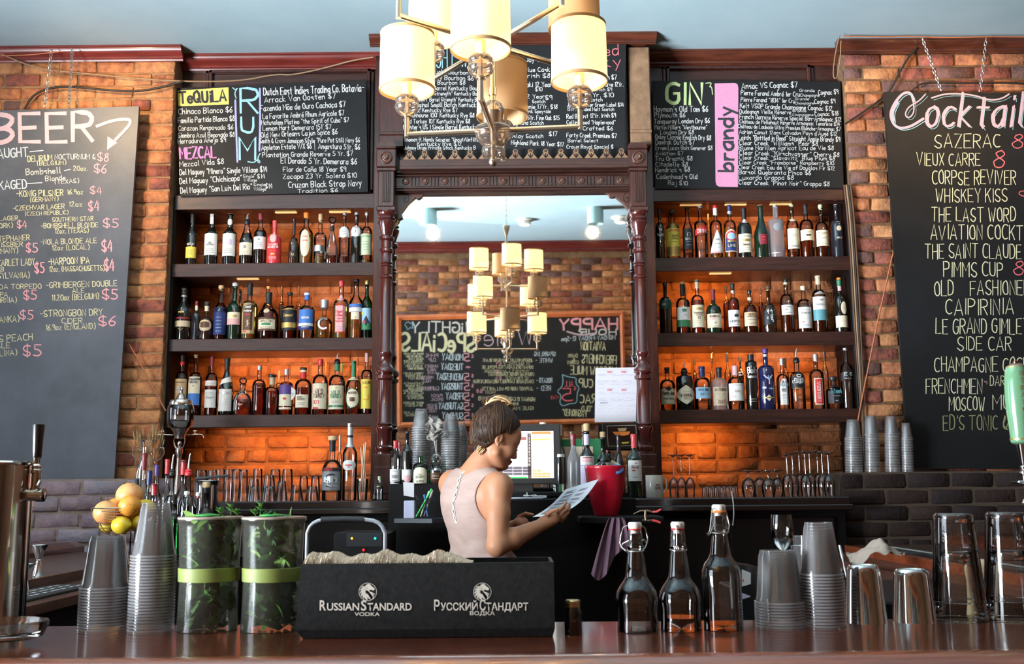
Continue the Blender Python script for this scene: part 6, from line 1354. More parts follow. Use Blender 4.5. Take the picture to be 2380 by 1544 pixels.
def nets(D,lo,h):
    s_=D<0;n=np.array(D.shape);base=s_[:-1,:-1,:-1];anyd=np.zeros(n-1,bool)
    for a in (0,1):
        for b in (0,1):
            for c in (0,1):anyd |=s_[a:n[0]-1+a,b:n[1]-1+b,c:n[2]-1+c] !=base
    cells=np.argwhere(anyd);idx=np.full(n-1,-1,np.int64);idx[tuple(cells.T)]=np.arange(len(cells))
    acc=np.zeros((len(cells),3));cnt=np.zeros(len(cells));cor=[np.array(v) for v in ((0,0,0),(1,0,0),(0,1,0),(0,0,1),(1,1,0),(1,0,1),(0,1,1),(1,1,1))]
    for a in range(8):
        for b in range(a+1,8):
            if abs(cor[a]-cor[b]).sum() !=1:continue
            va=D[tuple((cells+cor[a]).T)];vb=D[tuple((cells+cor[b]).T)];m=(va<0) !=(vb<0)
            t=va[m]/(va[m]-vb[m]);acc[m]+=cor[a]+t[:,None]*(cor[b]-cor[a]);cnt[m]+=1
    V=lo+h*(cells+acc/cnt[:,None]);Fs=[]
    for ax in range(3):
        o=[0,0,0];o[ax]=1;e0=s_[tuple(slice(1,n[i]-1) if i !=ax else slice(0,n[i]-1) for i in range(3))]
        e1=s_[tuple(slice(1,n[i]-1) if i !=ax else slice(1,n[i]) for i in range(3))]
        E=np.argwhere(e0 !=e1);fl=e0[tuple(E.T)];E=E+np.array([0 if i==ax else 1 for i in range(3)])
        u,v=[(1,2),(2,0),(0,1)][ax];du=np.zeros(3,int);du[u]=1;dv=np.zeros(3,int);dv[v]=1
        q=np.stack([idx[tuple((E-du-dv).T)],idx[tuple((E-dv).T)],idx[tuple(E.T)],idx[tuple((E-du).T)]],1)
        q[~fl]=q[~fl][:,::-1];Fs.append(q)
    return V,np.concatenate(Fs)
def field_mesh(D,lo,h,name,m,parent,org,smooth=2):
    V,Fq=nets(D,lo,h);me=bpy.data.meshes.new(name);me.from_pydata((V-np.array(org)).tolist(),[],Fq.tolist());me.materials.append(m)
    bm=bmesh.new();bm.from_mesh(me)
    for _ in range(smooth):bmesh.ops.smooth_vert(bm,verts=bm.verts,factor=.5,use_axis_x=True,use_axis_y=True,use_axis_z=True)
    bm.to_mesh(me);bm.free();me.polygons.foreach_set('use_smooth',[True]*len(me.polygons));me.update();return link(name,me,parent)
M_skin=mat('skin',(.52,.235,.125),.5,var=(.44,.18,.09),vscale=5,sss=.12,bump=.05,bscale=350,sharp=(.3,.75))
lo=W(1000,1345,-.28);hi=W(1345,915,.50)
lo=[min(lo[0],W(1000,900,.5)[0])-.05,Y0-.30,1.02];hi=[W(1345,1000,.3)[0]+.02,Y0+.48,W(1190,925,0)[2]+.03]
HB=.0038
Bd,Tr,Ar=Field(lo,hi,HB),Field(lo,hi,HB),Field(lo,hi,HB)
shR,elR,wrR=W(1160,1133,-.095),W(1155,1270,-.165),W(1262,1219,-.015)
shL,elL,wrL=W(1051,1126,.12),W(1120,1268,.30),W(1192,1225,.19)
Fv=np.array([.6,.8,0]);Rv=np.array([.8,-.6,0]);Uv=np.array([0,0,1.]);MT=np.stack([Rv,Fv,Uv])
nb,nh=W(1110,1096,.02),W(1143,1046,.0)
for f_ in (Bd,Tr):
    f_.ell(W(1122,1345,.02),(.170,.12,.14),MT,.03);f_.ell(W(1113,1250,.02),(.128,.092,.14),MT,.05);f_.ell(W(1106,1172,.025),(.150,.102,.145),MT,.05)
    f_.cap(shL*.82+shR*.18-Uv*.02,shR*.82+shL*.18-Uv*.02,.052,.052,.05)
    f_.ell(W(1120,1165,-.03) ,(.055,.03,.08),MT,.05);f_.ell(W(1062,1160,.03),(.05,.03,.08),MT,.05)
    f_.cap(nb+Uv*.005,shR+Uv*.012,.040,.030,.035);f_.cap(nb+Uv*.005,shL+Uv*.012,.040,.030,.035)
sp0=W(1080,1110,-.09);sp1=W(1085,1270,-.10)
Bd.cap(nb,nh,.054,.049,.03);Bd.cap(nb-Uv*.03,nb+(nh-nb)*.4,.062,.05,.03)
for f_ in (Bd,Ar):
    for sh,el,wr in ((shR,elR,wrR),(shL,elL,wrL)):
        mid=sh*.55+el*.45
        f_.ell(sh,(.050,.050,.052),None,.03);f_.cap(sh,mid,.049,.045,.03);f_.cap(mid,el,.045,.037,.02)
        fm=el*.68+wr*.32;f_.cap(el,fm,.038,.040,.02);f_.cap(fm,wr,.040,.0245,.02)
def finger(pts,r,k=.006):
    for i in range(len(pts)-1):Bd.cap(pts[i],pts[i+1],r*(1-.1*i),r*(1-.1*(i+1)),k if i==0 else .003)
pR=W(1285,1205,.01);Bd.ell(pR*.55+wrR*.45,(.036,.026,.022),None,.02);Bd.cap(wrR,pR,.024,.027,.012)
for i,(kx,ky,kd,mx,my,md,tx_,ty_,td) in enumerate(((1296,1190,.00,1309,1178,.035,1316,1168,.062),(1303,1196,.01,1317,1184,.042,1324,1173,.066),(1306,1204,.018,1320,1192,.048,1325,1181,.070),(1304,1211,.024,1314,1202,.052,1319,1193,.070))):
    finger([pR+(W(kx,ky,kd)-pR)*.3,W(kx,ky,kd),W(mx,my,md),W(tx_,ty_,td)],.0092-.0006*(i==3))
finger([wrR+(pR-wrR)*.3+Uv*.008,W(1272,1196,-.025),W(1284,1188,-.032),W(1296,1184,-.034)],.0098)
pL=W(1211,1217,.13);Bd.cap(wrL,pL,.0235,.028,.012);Bd.ell(pL,(.032,.036,.020),None,.015)
for i,(kx,ky,kd,mx,my,md,tx_,ty_,td) in enumerate(((1225,1217,.150,1240,1218,.145,1251,1211,.130),(1226,1222,.128,1241,1224,.120,1252,1216,.108),(1224,1226,.106,1238,1229,.098,1248,1222,.088),(1219,1228,.088,1230,1232,.080,1239,1227,.074))):
    finger([pL+(W(kx,ky,kd)-pL)*.3,W(kx,ky,kd),W(mx,my,md),W(tx_,ty_,td)],.0086-.0006*(i==3))
finger([wrL+(pL-wrL)*.4+Uv*.01,W(1207,1201,.125),W(1222,1194,.105),W(1238,1197,.088)],.0095)
hc=W(1152,1020,0);pt=R(25)
hf=np.array([math.cos(pt)*.93,math.cos(pt)*.3676,-math.sin(pt)]);hr=np.cross(hf,Uv);hr/=np.linalg.norm(hr);hu=np.cross(hr,hf)
MH=np.stack([hf,hr,hu])
Hd=lambda f,u,r=0.0:hc+hf*f+hu*u+hr*r
Bd.ell(Hd(-.008,.030),(.094,.073,.086),MH,.02);Bd.ell(Hd(.038,-.025),(.054,.058,.078),MH,.025);Bd.ell(Hd(.060,.035),(.034,.055,.045),MH,.025)
Bd.cap(Hd(.066,-.088),Hd(.070,-.084),.020,.018,.022);Bd.cap(Hd(.010,-.062,.050),Hd(.060,-.088,.012),.017,.015,.025);Bd.cap(Hd(.010,-.062,-.050),Hd(.060,-.088,-.012),.017,.015,.025)
for r_ in (-1,1):
    Bd.ell(Hd(.060,-.028,.036*r_),(.026,.022,.026),MH,.02)
    Bd.ell(Hd(.098,.000,.030*r_),(.014,.018,.013),MH,.012,'s')
    Bd.ell(Hd(.079,-.001,.031*r_),(.0135,.0150,.0125),MH,.004)
    Bd.cap(Hd(.088,.019,.014*r_),Hd(.076,.020,.044*r_),.0075,.006,.012)
    Bd.ell(Hd(.096,-.038,.010*r_),(.009,.007,.0065),MH,.005)
    c_=Hd(-.010,-.008,.072*r_);Me=np.stack([hf,hr,hu])
    Bd.ell(c_,(.0165,.0075,.0275),Me,.006);Bd.ell(c_+hr*.009*r_+hf*.003,(.0095,.007,.0175),Me,.004,'s');Bd.ell(c_-hu*.023+hf*.006,(.009,.006,.009),Me,.005)
Bd.cap(Hd(.088,.010),Hd(.106,-.030),.0085,.0095,.010);Bd.ell(Hd(.106,-.033),(.0105,.0095,.0085),MH,.005)
Bd.ell(Hd(.090,-.058),(.011,.019,.0075),MH,.006);Bd.ell(Hd(.087,-.067),(.010,.017,.0075),MH,.006);Bd.cap(Hd(.088,-.0625,-.016),Hd(.0985,-.0625,.0),.0012,.0015,.002,'s');Bd.cap(Hd(.088,-.0625,.016),Hd(.0985,-.0625,.0),.0012,.0015,.002,'s')
Bd.ell(Hd(.080,-.086),(.017,.020,.014),MH,.012)
ORG_P=Vector((float(hc[0])-.08,Y0,0));person=empty('person',ORG_P,'woman in a pale sleeveless top with hair in a bun, reading a menu','person')
field_mesh(Bd.D,Bd.lo,HB,'body',M_skin,person,ORG_P,1)
q=tuple(slice(0,n) for n in Bd.n);Pm=Bd.pts(q)
tors=np.minimum(Tr.D,.3);arm_=Ar.D
rel=Pm-np.array(nb,np.float32);along=rel @ Rv.astype(np.float32);fw=rel @ Fv.astype(np.float32)
neck=rel[...,2]-(-.012+.42*np.maximum(np.abs(along)-.02,0)-.0*fw)
neck=np.where(np.abs(along)<.12,rel[...,2]-(.004+.12*np.abs(along)),rel[...,2]-.02)
D=Tr.D-.0055
fold=.0016*np.sin(Pm[...,2]*95+along*42+2.2*np.sin(along*30))*np.clip((nb[2]-.20-Pm[...,2])/.12,0,1)+.0022*np.sin(Pm[...,2]*48-along*60)*np.clip((nb[2]-.25-Pm[...,2])/.08,0,1)
D=D-fold-.008*np.clip((nb[2]-.30-Pm[...,2])/.1,0,1)
D=np.maximum(D,neck)
for sc,rr in ((W(1170,1158,-.12),.112),(shL+np.array([-.045,.03,-.015]),.088)):
    D=np.maximum(D,rr-np.linalg.norm(Pm-sc.astype(np.float32),axis=-1))
D=np.maximum(D,(Tr.D-arm_)-.012)
zhem=float(W(1120,1318,0)[2]);D=np.maximum(D,zhem-Pm[...,2]+.006*np.sin(along*40))
M_top=mat('pale_top',(.44,.30,.25),.65,var=(.37,.245,.205),vscale=9,stretch=(1,1,2.5),sss=.05,bump=.12,bscale=30)
field_mesh(D.astype(np.float32),Bd.lo,HB,'sleeveless_top',M_top,person,ORG_P,2)
TopF=Field(lo,hi,HB);TopF.D=np.minimum(D,Bd.D).astype(np.float32)
def on_top(px,py,off=.002):
    p=TopF.hit(px,py);return None if p is None else Vector(p-np.array([0,off,0]))-ORG_P
from mathutils.bvhtree import BVHTree
topm=bpy.data.objects['sleeveless_top'].data;bvh=BVHTree.FromPolygons([v.co for v in topm.vertices],[tuple(p.vertices) for p in topm.polygons])
def on_top(px,py,off=.002):
    d=ray(px,py);h=bvh.ray_cast(Vector((0,0,CAMZ))-ORG_P,d);return None if h[0] is None else h[0]-d*off
zp=[(1082,1092),(1074,1103),(1067,1116),(1064,1132),(1060,1148),(1054,1166),(1054,1185),(1056,1200),(1060,1214),(1063,1217)]
pl=[on_top(*z) for z in zp];pl=[p for p in pl if p is not None]
if len(pl)>3:
    M_lace=mat('satin_trim',(.70,.64,.60),.3)
    for side in (-1,1):
        pts=[]
        for i in range(len(zp)*4-3):
            t=i/4;a=int(t);b=min(a+1,len(zp)-1);f_=t-a
            x=zp[a][0]*(1-f_)+zp[b][0]*f_+side*1.5+1.1*math.sin(i*1.5+side);y=zp[a][1]*(1-f_)+zp[b][1]*f_
            q_=on_top(x,y,.0020)
            if q_ is not None:pts.append(q_)
        m_=MB();m_.tube(pts,.0026,5);m_.build('lace_trim',M_lace,person,ang=180)
    m_=MB();m_.tube(pl,.0009,4);m_.build('zip',mat('zip_metal',(.35,.30,.28),.4,metal=.6),person)
lg=Field([float(nb[0])-.30,Y0-.28,.0],[float(nb[0])+.34,Y0+.32,zhem+.09],.008)
hpR,hpL=W(1122,1360,.02)+Rv*.085,W(1122,1360,.02)-Rv*.085
lg.ell(W(1122,1348,.02),(.172,.122,.13),MT,.03)
for hp_,s_ in ((hpR,1),(hpL,-1)):
    kn=np.array([hp_[0]+.02*s_,hp_[1]-.01,.50]);an=np.array([hp_[0]+.01,hp_[1]+.03,.09]);lg.cap(hp_,kn,.088,.058,.03);lg.cap(kn,an,.058,.042,.02)
field_mesh(lg.D,lg.lo,.008,'trousers',mat('black_denim',(.012,.012,.015),.8),person,ORG_P,2)
for hp_ in (hpR,hpL):
    a_=Vector((hp_[0]+.01,hp_[1]+.03,.0))-ORG_P;m_=MB();m_.lathe([(0,0),(.045,0),(.048,.02),(.040,.06),(.036,.10),(0,.10)],16,a_);m_.v=[(a_.x+(x-a_.x)*1+(.5*.14 if (x-a_.x)*.6+(y-a_.y)*.8>.015 and z<.07 else 0)*.7,y+(.14*.6 if (x-a_.x)*.6+(y-a_.y)*.8>.015 and z<.07 else 0),z) for x,y,z in m_.v]
    m_.build('shoe',mat('shoe_black',(.02,.02,.02),.5),person)
bun_=W(1157,946,.03)
H_=Field([hc[0]-.14,hc[1]-.14,hc[2]-.12],[hc[0]+.14,hc[1]+.14,hc[2]+.19],.0034)
H_.ell(Hd(-.012,.036),(.104,.083,.096),MH,.02);H_.ell(Hd(-.045,.005),(.062,.066,.070),MH,.03)
H_.cap(Hd(-.030,.062),bun_-Uv*.012,.066,.034,.05)
Pq=H_.pts(tuple(slice(0,n) for n in H_.n))-hc.astype(np.float32);lf,lr,lu=Pq @ hf.astype(np.float32),Pq @ hr.astype(np.float32),Pq @ hu.astype(np.float32)
UX,UY=[-.12,-.085,-.055,-.034,-.022,-.004,.010,.024,.045,.065,.085,.10],[-.100,-.096,-.086,-.058,-.006,.028,.026,.026,.062,.088,.104,.112]
uh=np.interp(lf,UX,UY)
bun=W(1156,941,.03);bl=bun-hc;bt_=(bl @ hf,bl @ hr,bl @ hu)
az=np.arctan2(lr,lf-bt_[0]*.6)
Dh=np.maximum(H_.D+.0004*np.sin(az*60+3*np.sin(lu*40)),(uh-lu)*.8+.002*np.sin(lf*400))
M_h1=mat('hair_brown',(.030,.012,.006),.6,var=(.06,.026,.011),vscale=60,spec=.4);M_h2=mat('hair_mid',(.12,.052,.020),.5);M_h3=mat('hair_blonde',(.62,.40,.20),.42);M_h4=mat('hair_dark',(.022,.010,.006),.35)
field_mesh(Dh.astype(np.float32),H_.lo,.0034,'hair',M_h1,person,ORG_P,1)
from mathutils.bvhtree import BVHTree
hm_=bpy.data.objects['hair'].data;hb_=BVHTree.FromPolygons([v.co for v in hm_.vertices],[tuple(p.vertices) for p in hm_.polygons])
rnd=random.Random(11);sm={1:MB(),2:MB(),4:MB()}
cen=Hd(-.012,.036);rad=np.array([.104,.083,.096])
def surf(d_,off):
    l=np.array([d_ @ hf,d_ @ hr,d_ @ hu]);l=l/np.linalg.norm(l);t=1/np.linalg.norm(l/rad);return cen+(hf*l[0]+hr*l[1]+hu*l[2])*(t+off)
bd_=bun-cen;bd_=bd_/np.linalg.norm(bd_)
for i in range(1150):
    ph=rnd.uniform(0,6.2832);f_=.098*math.cos(ph)-.012;sd=math.sin(ph);t0=0 if rnd.random()<.55 else rnd.uniform(0,.6)
    u_=float(np.interp(f_,UX,UY))+rnd.uniform(0,.02)
    base=Hd(f_,u_,sd*.08)-cen;base/=np.linalg.norm(base)
    pts=[];off=rnd.uniform(-.0005,.002)
    for j in range(9):
        t=t0+(1-t0)*j/8;v=base*(1-t)+bd_*t*1.05;vn=Vector(v/np.linalg.norm(v));hh_=hb_.ray_cast(Vector(cen)-ORG_P+vn*.25,-vn)
        if hh_[0] is not None:pts.append(hh_[0]+vn*(off+.0005))
        elif t>.8:pts.append(Vector(surf(v/np.linalg.norm(v),off+.004))-ORG_P)
    if len(pts)<4:continue
    ci=1 if rnd.random()<.5 else (2 if rnd.random()<.5 else 4);sm[ci].tube(pts,[.0004+.0007*math.sin(math.pi*(j+.7)/(len(pts)+.5)) for j in range(len(pts))],4)
for k_,m_ in sm.items():tag(m_.build('hair_strands',{1:M_h1,2:M_h2,4:M_h4}[k_],person,ang=180,fix=False),kind='stuff')
bb={1:MB(),2:MB(),3:MB()}
for i in range(70):
    k_=3 if i%5<3 else (1 if i%5==3 else 2);a0=rnd.uniform(0,6.28);tl=rnd.uniform(-.5,.5);rr=rnd.uniform(.018,.036);cx_=bun+np.array([rnd.uniform(-.022,.022),rnd.uniform(-.012,.012),rnd.uniform(-.008,.014)]);pts=[]
    for j in range(13):
        a=a0+j*.42;pts.append(Vector(cx_+np.array([math.cos(a)*rr*1.25,math.sin(a)*rr*.9,math.sin(a+tl)*rr*.75*(1 if i%2 else-1)]))-ORG_P)
    bb[k_].tube(pts,[.0012+.0038*math.sin(math.pi*(j+.5)/13) for j in range(13)],6)
bb[1].ball(Vector(bun+np.array([-.004,-.026,.002]))-ORG_P,.016,10,(1,1,1));
bk_=MB();bk_.ball((0,0,0),.030,12,(1.35,1.1,.75));bk_.v=[tuple(Vector(v)+Vector(bun)-ORG_P) for v in bk_.v];bk_.build('hair_bun',M_h2,person,ang=180)
for k_,m_ in bb.items():tag(m_.build('bun_strands',{1:M_h1,2:M_h2,3:M_h3}[k_],person,ang=180,fix=False),kind='stuff')
m_=MB()
for i in range(9):
    p0=Vector(W(1118+rnd.uniform(-8,5),1032+rnd.uniform(-4,4),-.045));pts=[]
    for j in range(10):pts.append(p0+Vector((math.sin(j*.8+i)*.006-.0008*j+.004,-.004+math.cos(j*.8+i)*.005,-.0045*j))-ORG_P)
    m_.tube(pts,[.0022*math.sin(math.pi*(j+.6)/10.2)+.0005 for j in range(10)],5)
tag(m_.build('loose_curls',M_h3,person,ang=180,fix=False),kind='stuff')
for r_ in (-1,1):
    m_=MB();m_.tube([Vector(Hd(.0945-.0*t-abs(t)*.006,.020+.003*math.sin(t*3),r_*(.010+.036*t)))-ORG_P for t in (0,.25,.5,.75,1)],[.0014,.0022,.0022,.0017,.0008],5);m_.build('eyebrow',M_h1,person,ang=180)
    m_=MB()
    m_.tube([Vector(Hd(.0935-.010*abs(t-.4)**1.5,-.008-.002*math.sin(math.pi*t),r_*(.018+.026*t)))-ORG_P for t in (0,.25,.5,.75,1)],[.0006,.0012,.0012,.0012,.0006],5)
    for i in range(7):
        t=i/6;b0=Vector(Hd(.0935-.010*abs(t-.4)**1.5,-.008,r_*(.018+.026*t)));m_.tube([b0-ORG_P,b0+Vector(hf*.006-hu*.005+hr*r_*.002)-ORG_P],[.0006,.0002],4)
    m_.build('eyelashes',M_h4,person,ang=180)
ML=mat('lips',(.38,.12,.09),.5)
for du,ru in ((-.0585,.0042),(-.0668,.0048)):
    m_=MB();m_.tube([Vector(Hd(.1005-.020*(t*2-1)**2*.55-(.003 if du<-.06 else 0),du+.002*abs(t*2-1),(t*2-1)*.017))-ORG_P for t in [j/8 for j in range(9)]],[.0006+ru*math.sin(math.pi*(j+.3)/8.6) for j in range(9)],8);m_.build('lip',ML,person,ang=180)
m_=MB();m_.ball((0,0,0),.0035,8);ep=Vector(Hd(-.006,-.036,.079))-ORG_P;m_.v=[tuple(Vector(v)+ep) for v in m_.v];m_.build('earring',cm('silver'),person,ang=180)
m_=MB();nk=[on_top(x,y,.0008) for x,y in ((1088,1080),(1094,1085),(1104,1090),(1118,1093),(1132,1092),(1143,1090))];nk=[p for p in nk if p is not None]
if len(nk)>2:m_.tube(nk,.0006,4);m_.build('necklace',cm('gold'),person,ang=180)
A_,B_,C_,D_=P(1238,1202,Y0+.105),P(1314,1138,Y0+.17),P(1391,1114,Y0+.15),P(1296,1199,Y0+.0)
mc=(A_+B_+C_+D_)/4
def mf(u,v,d=0.0):
    p=(A_.lerp(D_,v)).lerp(B_.lerp(C_,v),u);n_=(B_-A_).cross(D_-A_).normalized()
    bow=math.sin(math.pi*u)*.012+.010*v*math.sin(math.pi*u);p=p-n_*(bow*-1 if n_.y<0 else bow)*-1
    return p+(n_ if n_.y<0 else-n_)*d-mc
mb=MB();mb.grid(lambda u,v:mf(u,v,0),16,8);mb.grid(lambda u,v:mf(u,v,-.0012),16,8)
mo=mb.build('menu_sheet',mat('laminated_paper',(.66,.66,.72),.18,coat=.6),None,ang=180,loc=mc);tag(mo,'laminated drinks menu held in both hands by the woman','menu')
m_=MB();rnd=random.Random(4)
for bi in range(7):
    u0=.10+bi*.118
    ribbon(m_,[(u0+.07,.14),(u0+.07,.14+.3)],.010,lambda a,b:mf(a,b,.0008))
    for li in range(4):
        u=u0+.05-li*.015
        for seg_ in ((.12,.12+rnd.uniform(.2,.36)),(.56,.56+rnd.uniform(.18,.34))):ribbon(m_,[(u,seg_[0]),(u,(seg_[0]+seg_[1])/2),(u,seg_[1])],.0035,lambda a,b:mf(a,b,.0008))
tag(m_.build('printed_text',mat('grey_print',(.16,.15,.2),.6),mo,ang=0,fix=False),kind='stuff')
# ================================================================== BACK COUNTER THINGS
CZT=CZ+.0005
gc_='bottles standing on the left end of the back counter'
Yb=5.12
bottle(gc_,749,795,1014,Yb,CZT,'squat','clear',('knob','cork',1024),('water',1110),[('r',1090,1140,'grey',66),('r',1088,1096,'black',70),('b',1024,1050,'black')],[('ESPOLON',1092,5,'red',22,-6),('~',1115,14,'silver',26),('S',1112,18,'black',20),('C',1125,12,'white',22,4),('~',1131,3,'black',20)],label='tequila bottle with black and white engraved label and red lettering')
bottle(gc_,796,830,985,Yb,CZT,'wine','clear',('foil','silver',1040),('water',1100),[('o',1070,1094,'white',60),('b',1012,1018,'black')],[('~',1082,3,'red',14),('*',1087,5,'maroon',5)],label='clear bottle with oval white label and grey sleeve over its neck')
bottle(gc_,783,795,1012,5.26,CZT,'liq','clear',('foil','silver',1050),label='narrow bottle with grey sleeve behind the tequila bottle')
bottle(gc_,872,891,1108,5.04,CZT,'liq','clear',('foil','palegreen',1116),('water',1140),[('r',1125,1137,'black',60)],[('~',1131,2,'gold',8)],label='tiny bottle with dark label at the foot of the left column')
M_gw=M_gl
def glassware(name,prof,px,Y,label,grp,cat='glass',zb=CZT,m=None,seg=20):
    s=Y/F;c=P(px,sum(q[1] for q in prof[:1]+prof[-1:])/2,Y);pr=[(w_*s,zat(py,Y,px)-zb) for w_,py in prof];z0=min(p[1] for p in pr);pr=[(a,b-z0) for a,b in pr]
    mb=MB();mb.lathe(pr,seg,cap=False);o=mb.build(name,m or M_gw,None,ang=50,loc=(c.x,Y,zb));return tag(o,label,cat,grp)
def upt(px,wt,wb,yt,yb,Y,label,grp='upturned tumblers on the left end of the back counter'):
    return glassware('tumbler',[(wb,yb),(wb,yb-1),(wt+.5,yt+6),(wt,yt+1),(wt*.85,yt),(wt*.82,yt+4),(0,yt+4)],px,Y,label,grp)
row=[(468,13,15,1078,'leftmost, tall'),(494,11,13,1079,'second from the left, tall'),(512,10,12,1077,'third from the left, tall'),(532,10,12,1077,'fourth from the left, tall'),(550,9,12,1076,'fifth from the left, tall'),(566,9,12,1078,'sixth from the left, tall')]
for px,a,b,yt,lb in row:upt(px,a,b,yt,1151,5.30,'upturned '+lb+' tumbler in the back row of the left counter')
for px,a,b,yt,lb in ((599,10,14,1076,'tall clear tumbler behind the short pair'),(640,11,15,1078,'tall clear tumbler right of centre in the back row'),(668,11,15,1077,'last tall clear tumbler in the back row')):upt(px,a,b,yt,1151,5.28,'upturned '+lb)
for px,a,b,yt,yb,lb in ((590,11,16,1099,1151,'upturned tumbler in front, touching the bright one'),(626,11,18,1091,1152,'brightest upturned tumbler in the front row'),(592,8,13,1117,1152,'small upturned shot glass before the front-row tumbler'),(627,9,14,1117,1152,'small upturned shot glass before the brightest tumbler'),(690,10,16,1114,1151,'short upturned glass left of the tequila bottle'),(726,11,17,1117,1151,'short upturned glass touching the tequila bottle'),(655,9,14,1105,1152,'middle-height upturned glass in the front row')):
    upt(px,a,b,yt,yb,5.06 if yb==1152 and yt<1117 else 5.13 if yt<1110 else 5.035 if yb==1152 else 5.10,lb)
for px,lb in ((706,'upturned tumbler behind the two short glasses, left'),(733,'upturned tumbler behind the two short glasses, right')):upt(px,9,12,1094,1151,5.30,lb)
g=glassware('tumbler',[(10,1149),(11,1148),(13.5,1101),(13.5,1099),(12.5,1101),(9.5,1146),(0,1147)],842,5.10,'upright glass holding wooden sticks beside the left column',None);Yq=5.10;s=Yq/F
for i,(x0_,x1_,yt) in enumerate(((838,846,1032),(842,850,1028),(846,838,1040),(850,846,1036))):
    c0,c1=P(x0_,1144,Yq),P(x1_,yt,Yq);m_=MB();m_.tube([c0+Vector((0,-.004+.004*i,0)),c1+Vector((0,.003*i,0))],.0025,6);m_.v=[tuple(Vector(v)-c0) for v in m_.v];tag(m_.build('stir_stick',mat('birch',(.72,.58,.40),.6),None,loc=c0),['thin pale stick leaning right in the glass by the column','tallest pale stick in the glass by the column','pale stick leaning left in the glass by the column','pale stick at the back of the glass by the column'][i],'stick','sticks in the glass by the column')
def stem(px,bw,yf,ybowl,yb,fw,Y,label,grp,flute=False):
    h=yb-ybowl
    pr=[(bw*.78,yb),(bw*.95,yb-h*.3),(bw,yb-h*.55),(bw*.85,yb-h*.8),(bw*.45,yb-h*.95),(1.6,ybowl),(1.3,(ybowl+yf)/2),(1.6,yf+6),(fw*.5,yf+2.2),(fw,yf+.8),(fw,yf),(0,yf-.3)]
    if flute:pr[0]=(bw*.85,yb);pr[2]=(bw,yb-h*.6)
    return glassware('stemmed_glass',pr,px,Y,label,grp,cat='wine glass')
gs='stemmed glasses upside down on the right counter'
for px,lb in ((1565,'leftmost'),(1583,'middle'),(1603,'rightmost')):stem(px,11,1041,1094,1141,15,5.12,lb+' upturned flute at the left end of the right counter',gs,True)
for i,(px,yy) in enumerate(((1739,5.10),(1765,5.22),(1785,5.06),(1806,5.2))):stem(px,17 if i%2==0 else 15,1075,1092,1137,17,yy,['leftmost squat brandy glass upside down','second squat brandy glass, standing behind','third squat brandy glass, nearest the counter edge','last squat brandy glass beside the tall stems'][i],gs)
for i,(px,yy,yt) in enumerate(((1829,5.10,1036),(1842,5.24,1034),(1858,5.30,1031),(1871,5.10,1030),(1882,5.26,1031),(1900,5.30,1030),(1911,5.12,1031),(1925,5.06,1033))):stem(px,13.5,yt,1082,1135,16,yy,ORD[i]+' tall wine glass upside down, counting from the left',gs)
gt='shot glasses clustered on the right counter'
for i in range(12):
    r_,c_=divmod(i,6);px=1637+c_*13.5+r_*5;yb=1140;stp=5.05+r_*.09
    glassware('shot_glass',[(6.5,yb),(6.5,yb-1),(5,1117-r_*2),(4,1116-r_*2),(0,1118-r_*2)],px,stp,ORD[c_]+(' shot glass in the front row' if r_==0 else ' shot glass in the rear row')+' of the right counter cluster',gt,cat='shot glass')
for px,yt,wt,wb,yr,n_,lb in ((1981,976,25,40,1020,22,'first on the brick ledge'),(2023,967,24,36,1011,26,'second on the brick ledge'),(2070,968,22,34,1010,26,'third on the brick ledge'),(2105,984,18,30,1020,22,'last on the brick ledge beside the chalkboard')):
    cup_stack(px,wt,wb,yt,1092,yr,n_,KZ,5.25 if px>2000 else 5.25,lb,lean=.04)
ST_Z=zat(1125,4.9,960)
for px,yt,wt,wb,yr,n_,yy,lb in ((976,951,26,44,996,24,4.93,'left of the two before the mirror'),(1046,963,26,44,1004,22,4.90,'right of the two before the mirror')):
    cup_stack(px,wt,wb,yt,1120,yr,n_,ST_Z+.0005,yy+.06,lb,lean=.02)
off=lambda o,c:setattr(o,'location',-Vector(c))
xa,xb=P(903,1150,4.82).x,P(1072,1150,4.82).x
g=empty('black_stand',((xa+xb)/2,4.82,0),'tall black service stand left of the till carrying bottles and cups','stand')
mb=MB();mb.box((xa,4.82,0),(xb,4.975,ST_Z),.006);off(mb.build('body',M_black,g),g.location)
zl_=zat(1206,4.6,960);mb=MB();mb.prism([(P(914,1185,4.62).x,4.82),(P(916,1185,4.62).x,4.62),(P(1005,1185,4.56).x,4.54),(xb,4.62),(xb,4.82)],lambda u,v,d:(u,v,d),zl_-.018,zl_);off(mb.build('pen_ledge',mat('ledge_black',(.016,.02,.025),.55),g),g.location)
gb='bottles on the black stand by the mirror'
bottle(gb,906,932,1025,4.90,ST_Z,'wine','clear',('foil','red',1043),('water',1085),[('r',1091,1125,'white',64)],[('GENEPY',1096,3,'grey',14),('~',1108,8,'grey',10),('~',1118,2,'grey',12)],label='clear bottle with red wax cap and engraved white label')
bottle(gb,922,934,1027,4.955,ST_Z,'wine','clear',('foil','maroon',1044),label='second clear bottle with maroon wax cap standing just behind')
bottle(gb,934,959,1003,4.875,ST_Z,'wine','dark',('foil','black',1008),None,[('r',1092,1126,'white',66)],[('o',1108,22,'pink',16,2),('~',1112,10,'pink',10,2)],label='slim dark bottle with pink portrait label')
bottle(gb,960,995,1060,4.85,ST_Z,'fat','green',None,None,[('a',1086,1126,'palegreen',62),('a',1088,1124,'cream',56)],[('GENEPY',1109,5,'dgreen',20),('ALPES',1119,5,'dgreen',18),('~',1103,1,'dgreen',10)],label='green bottle with pointed cream label before the left cup stack')
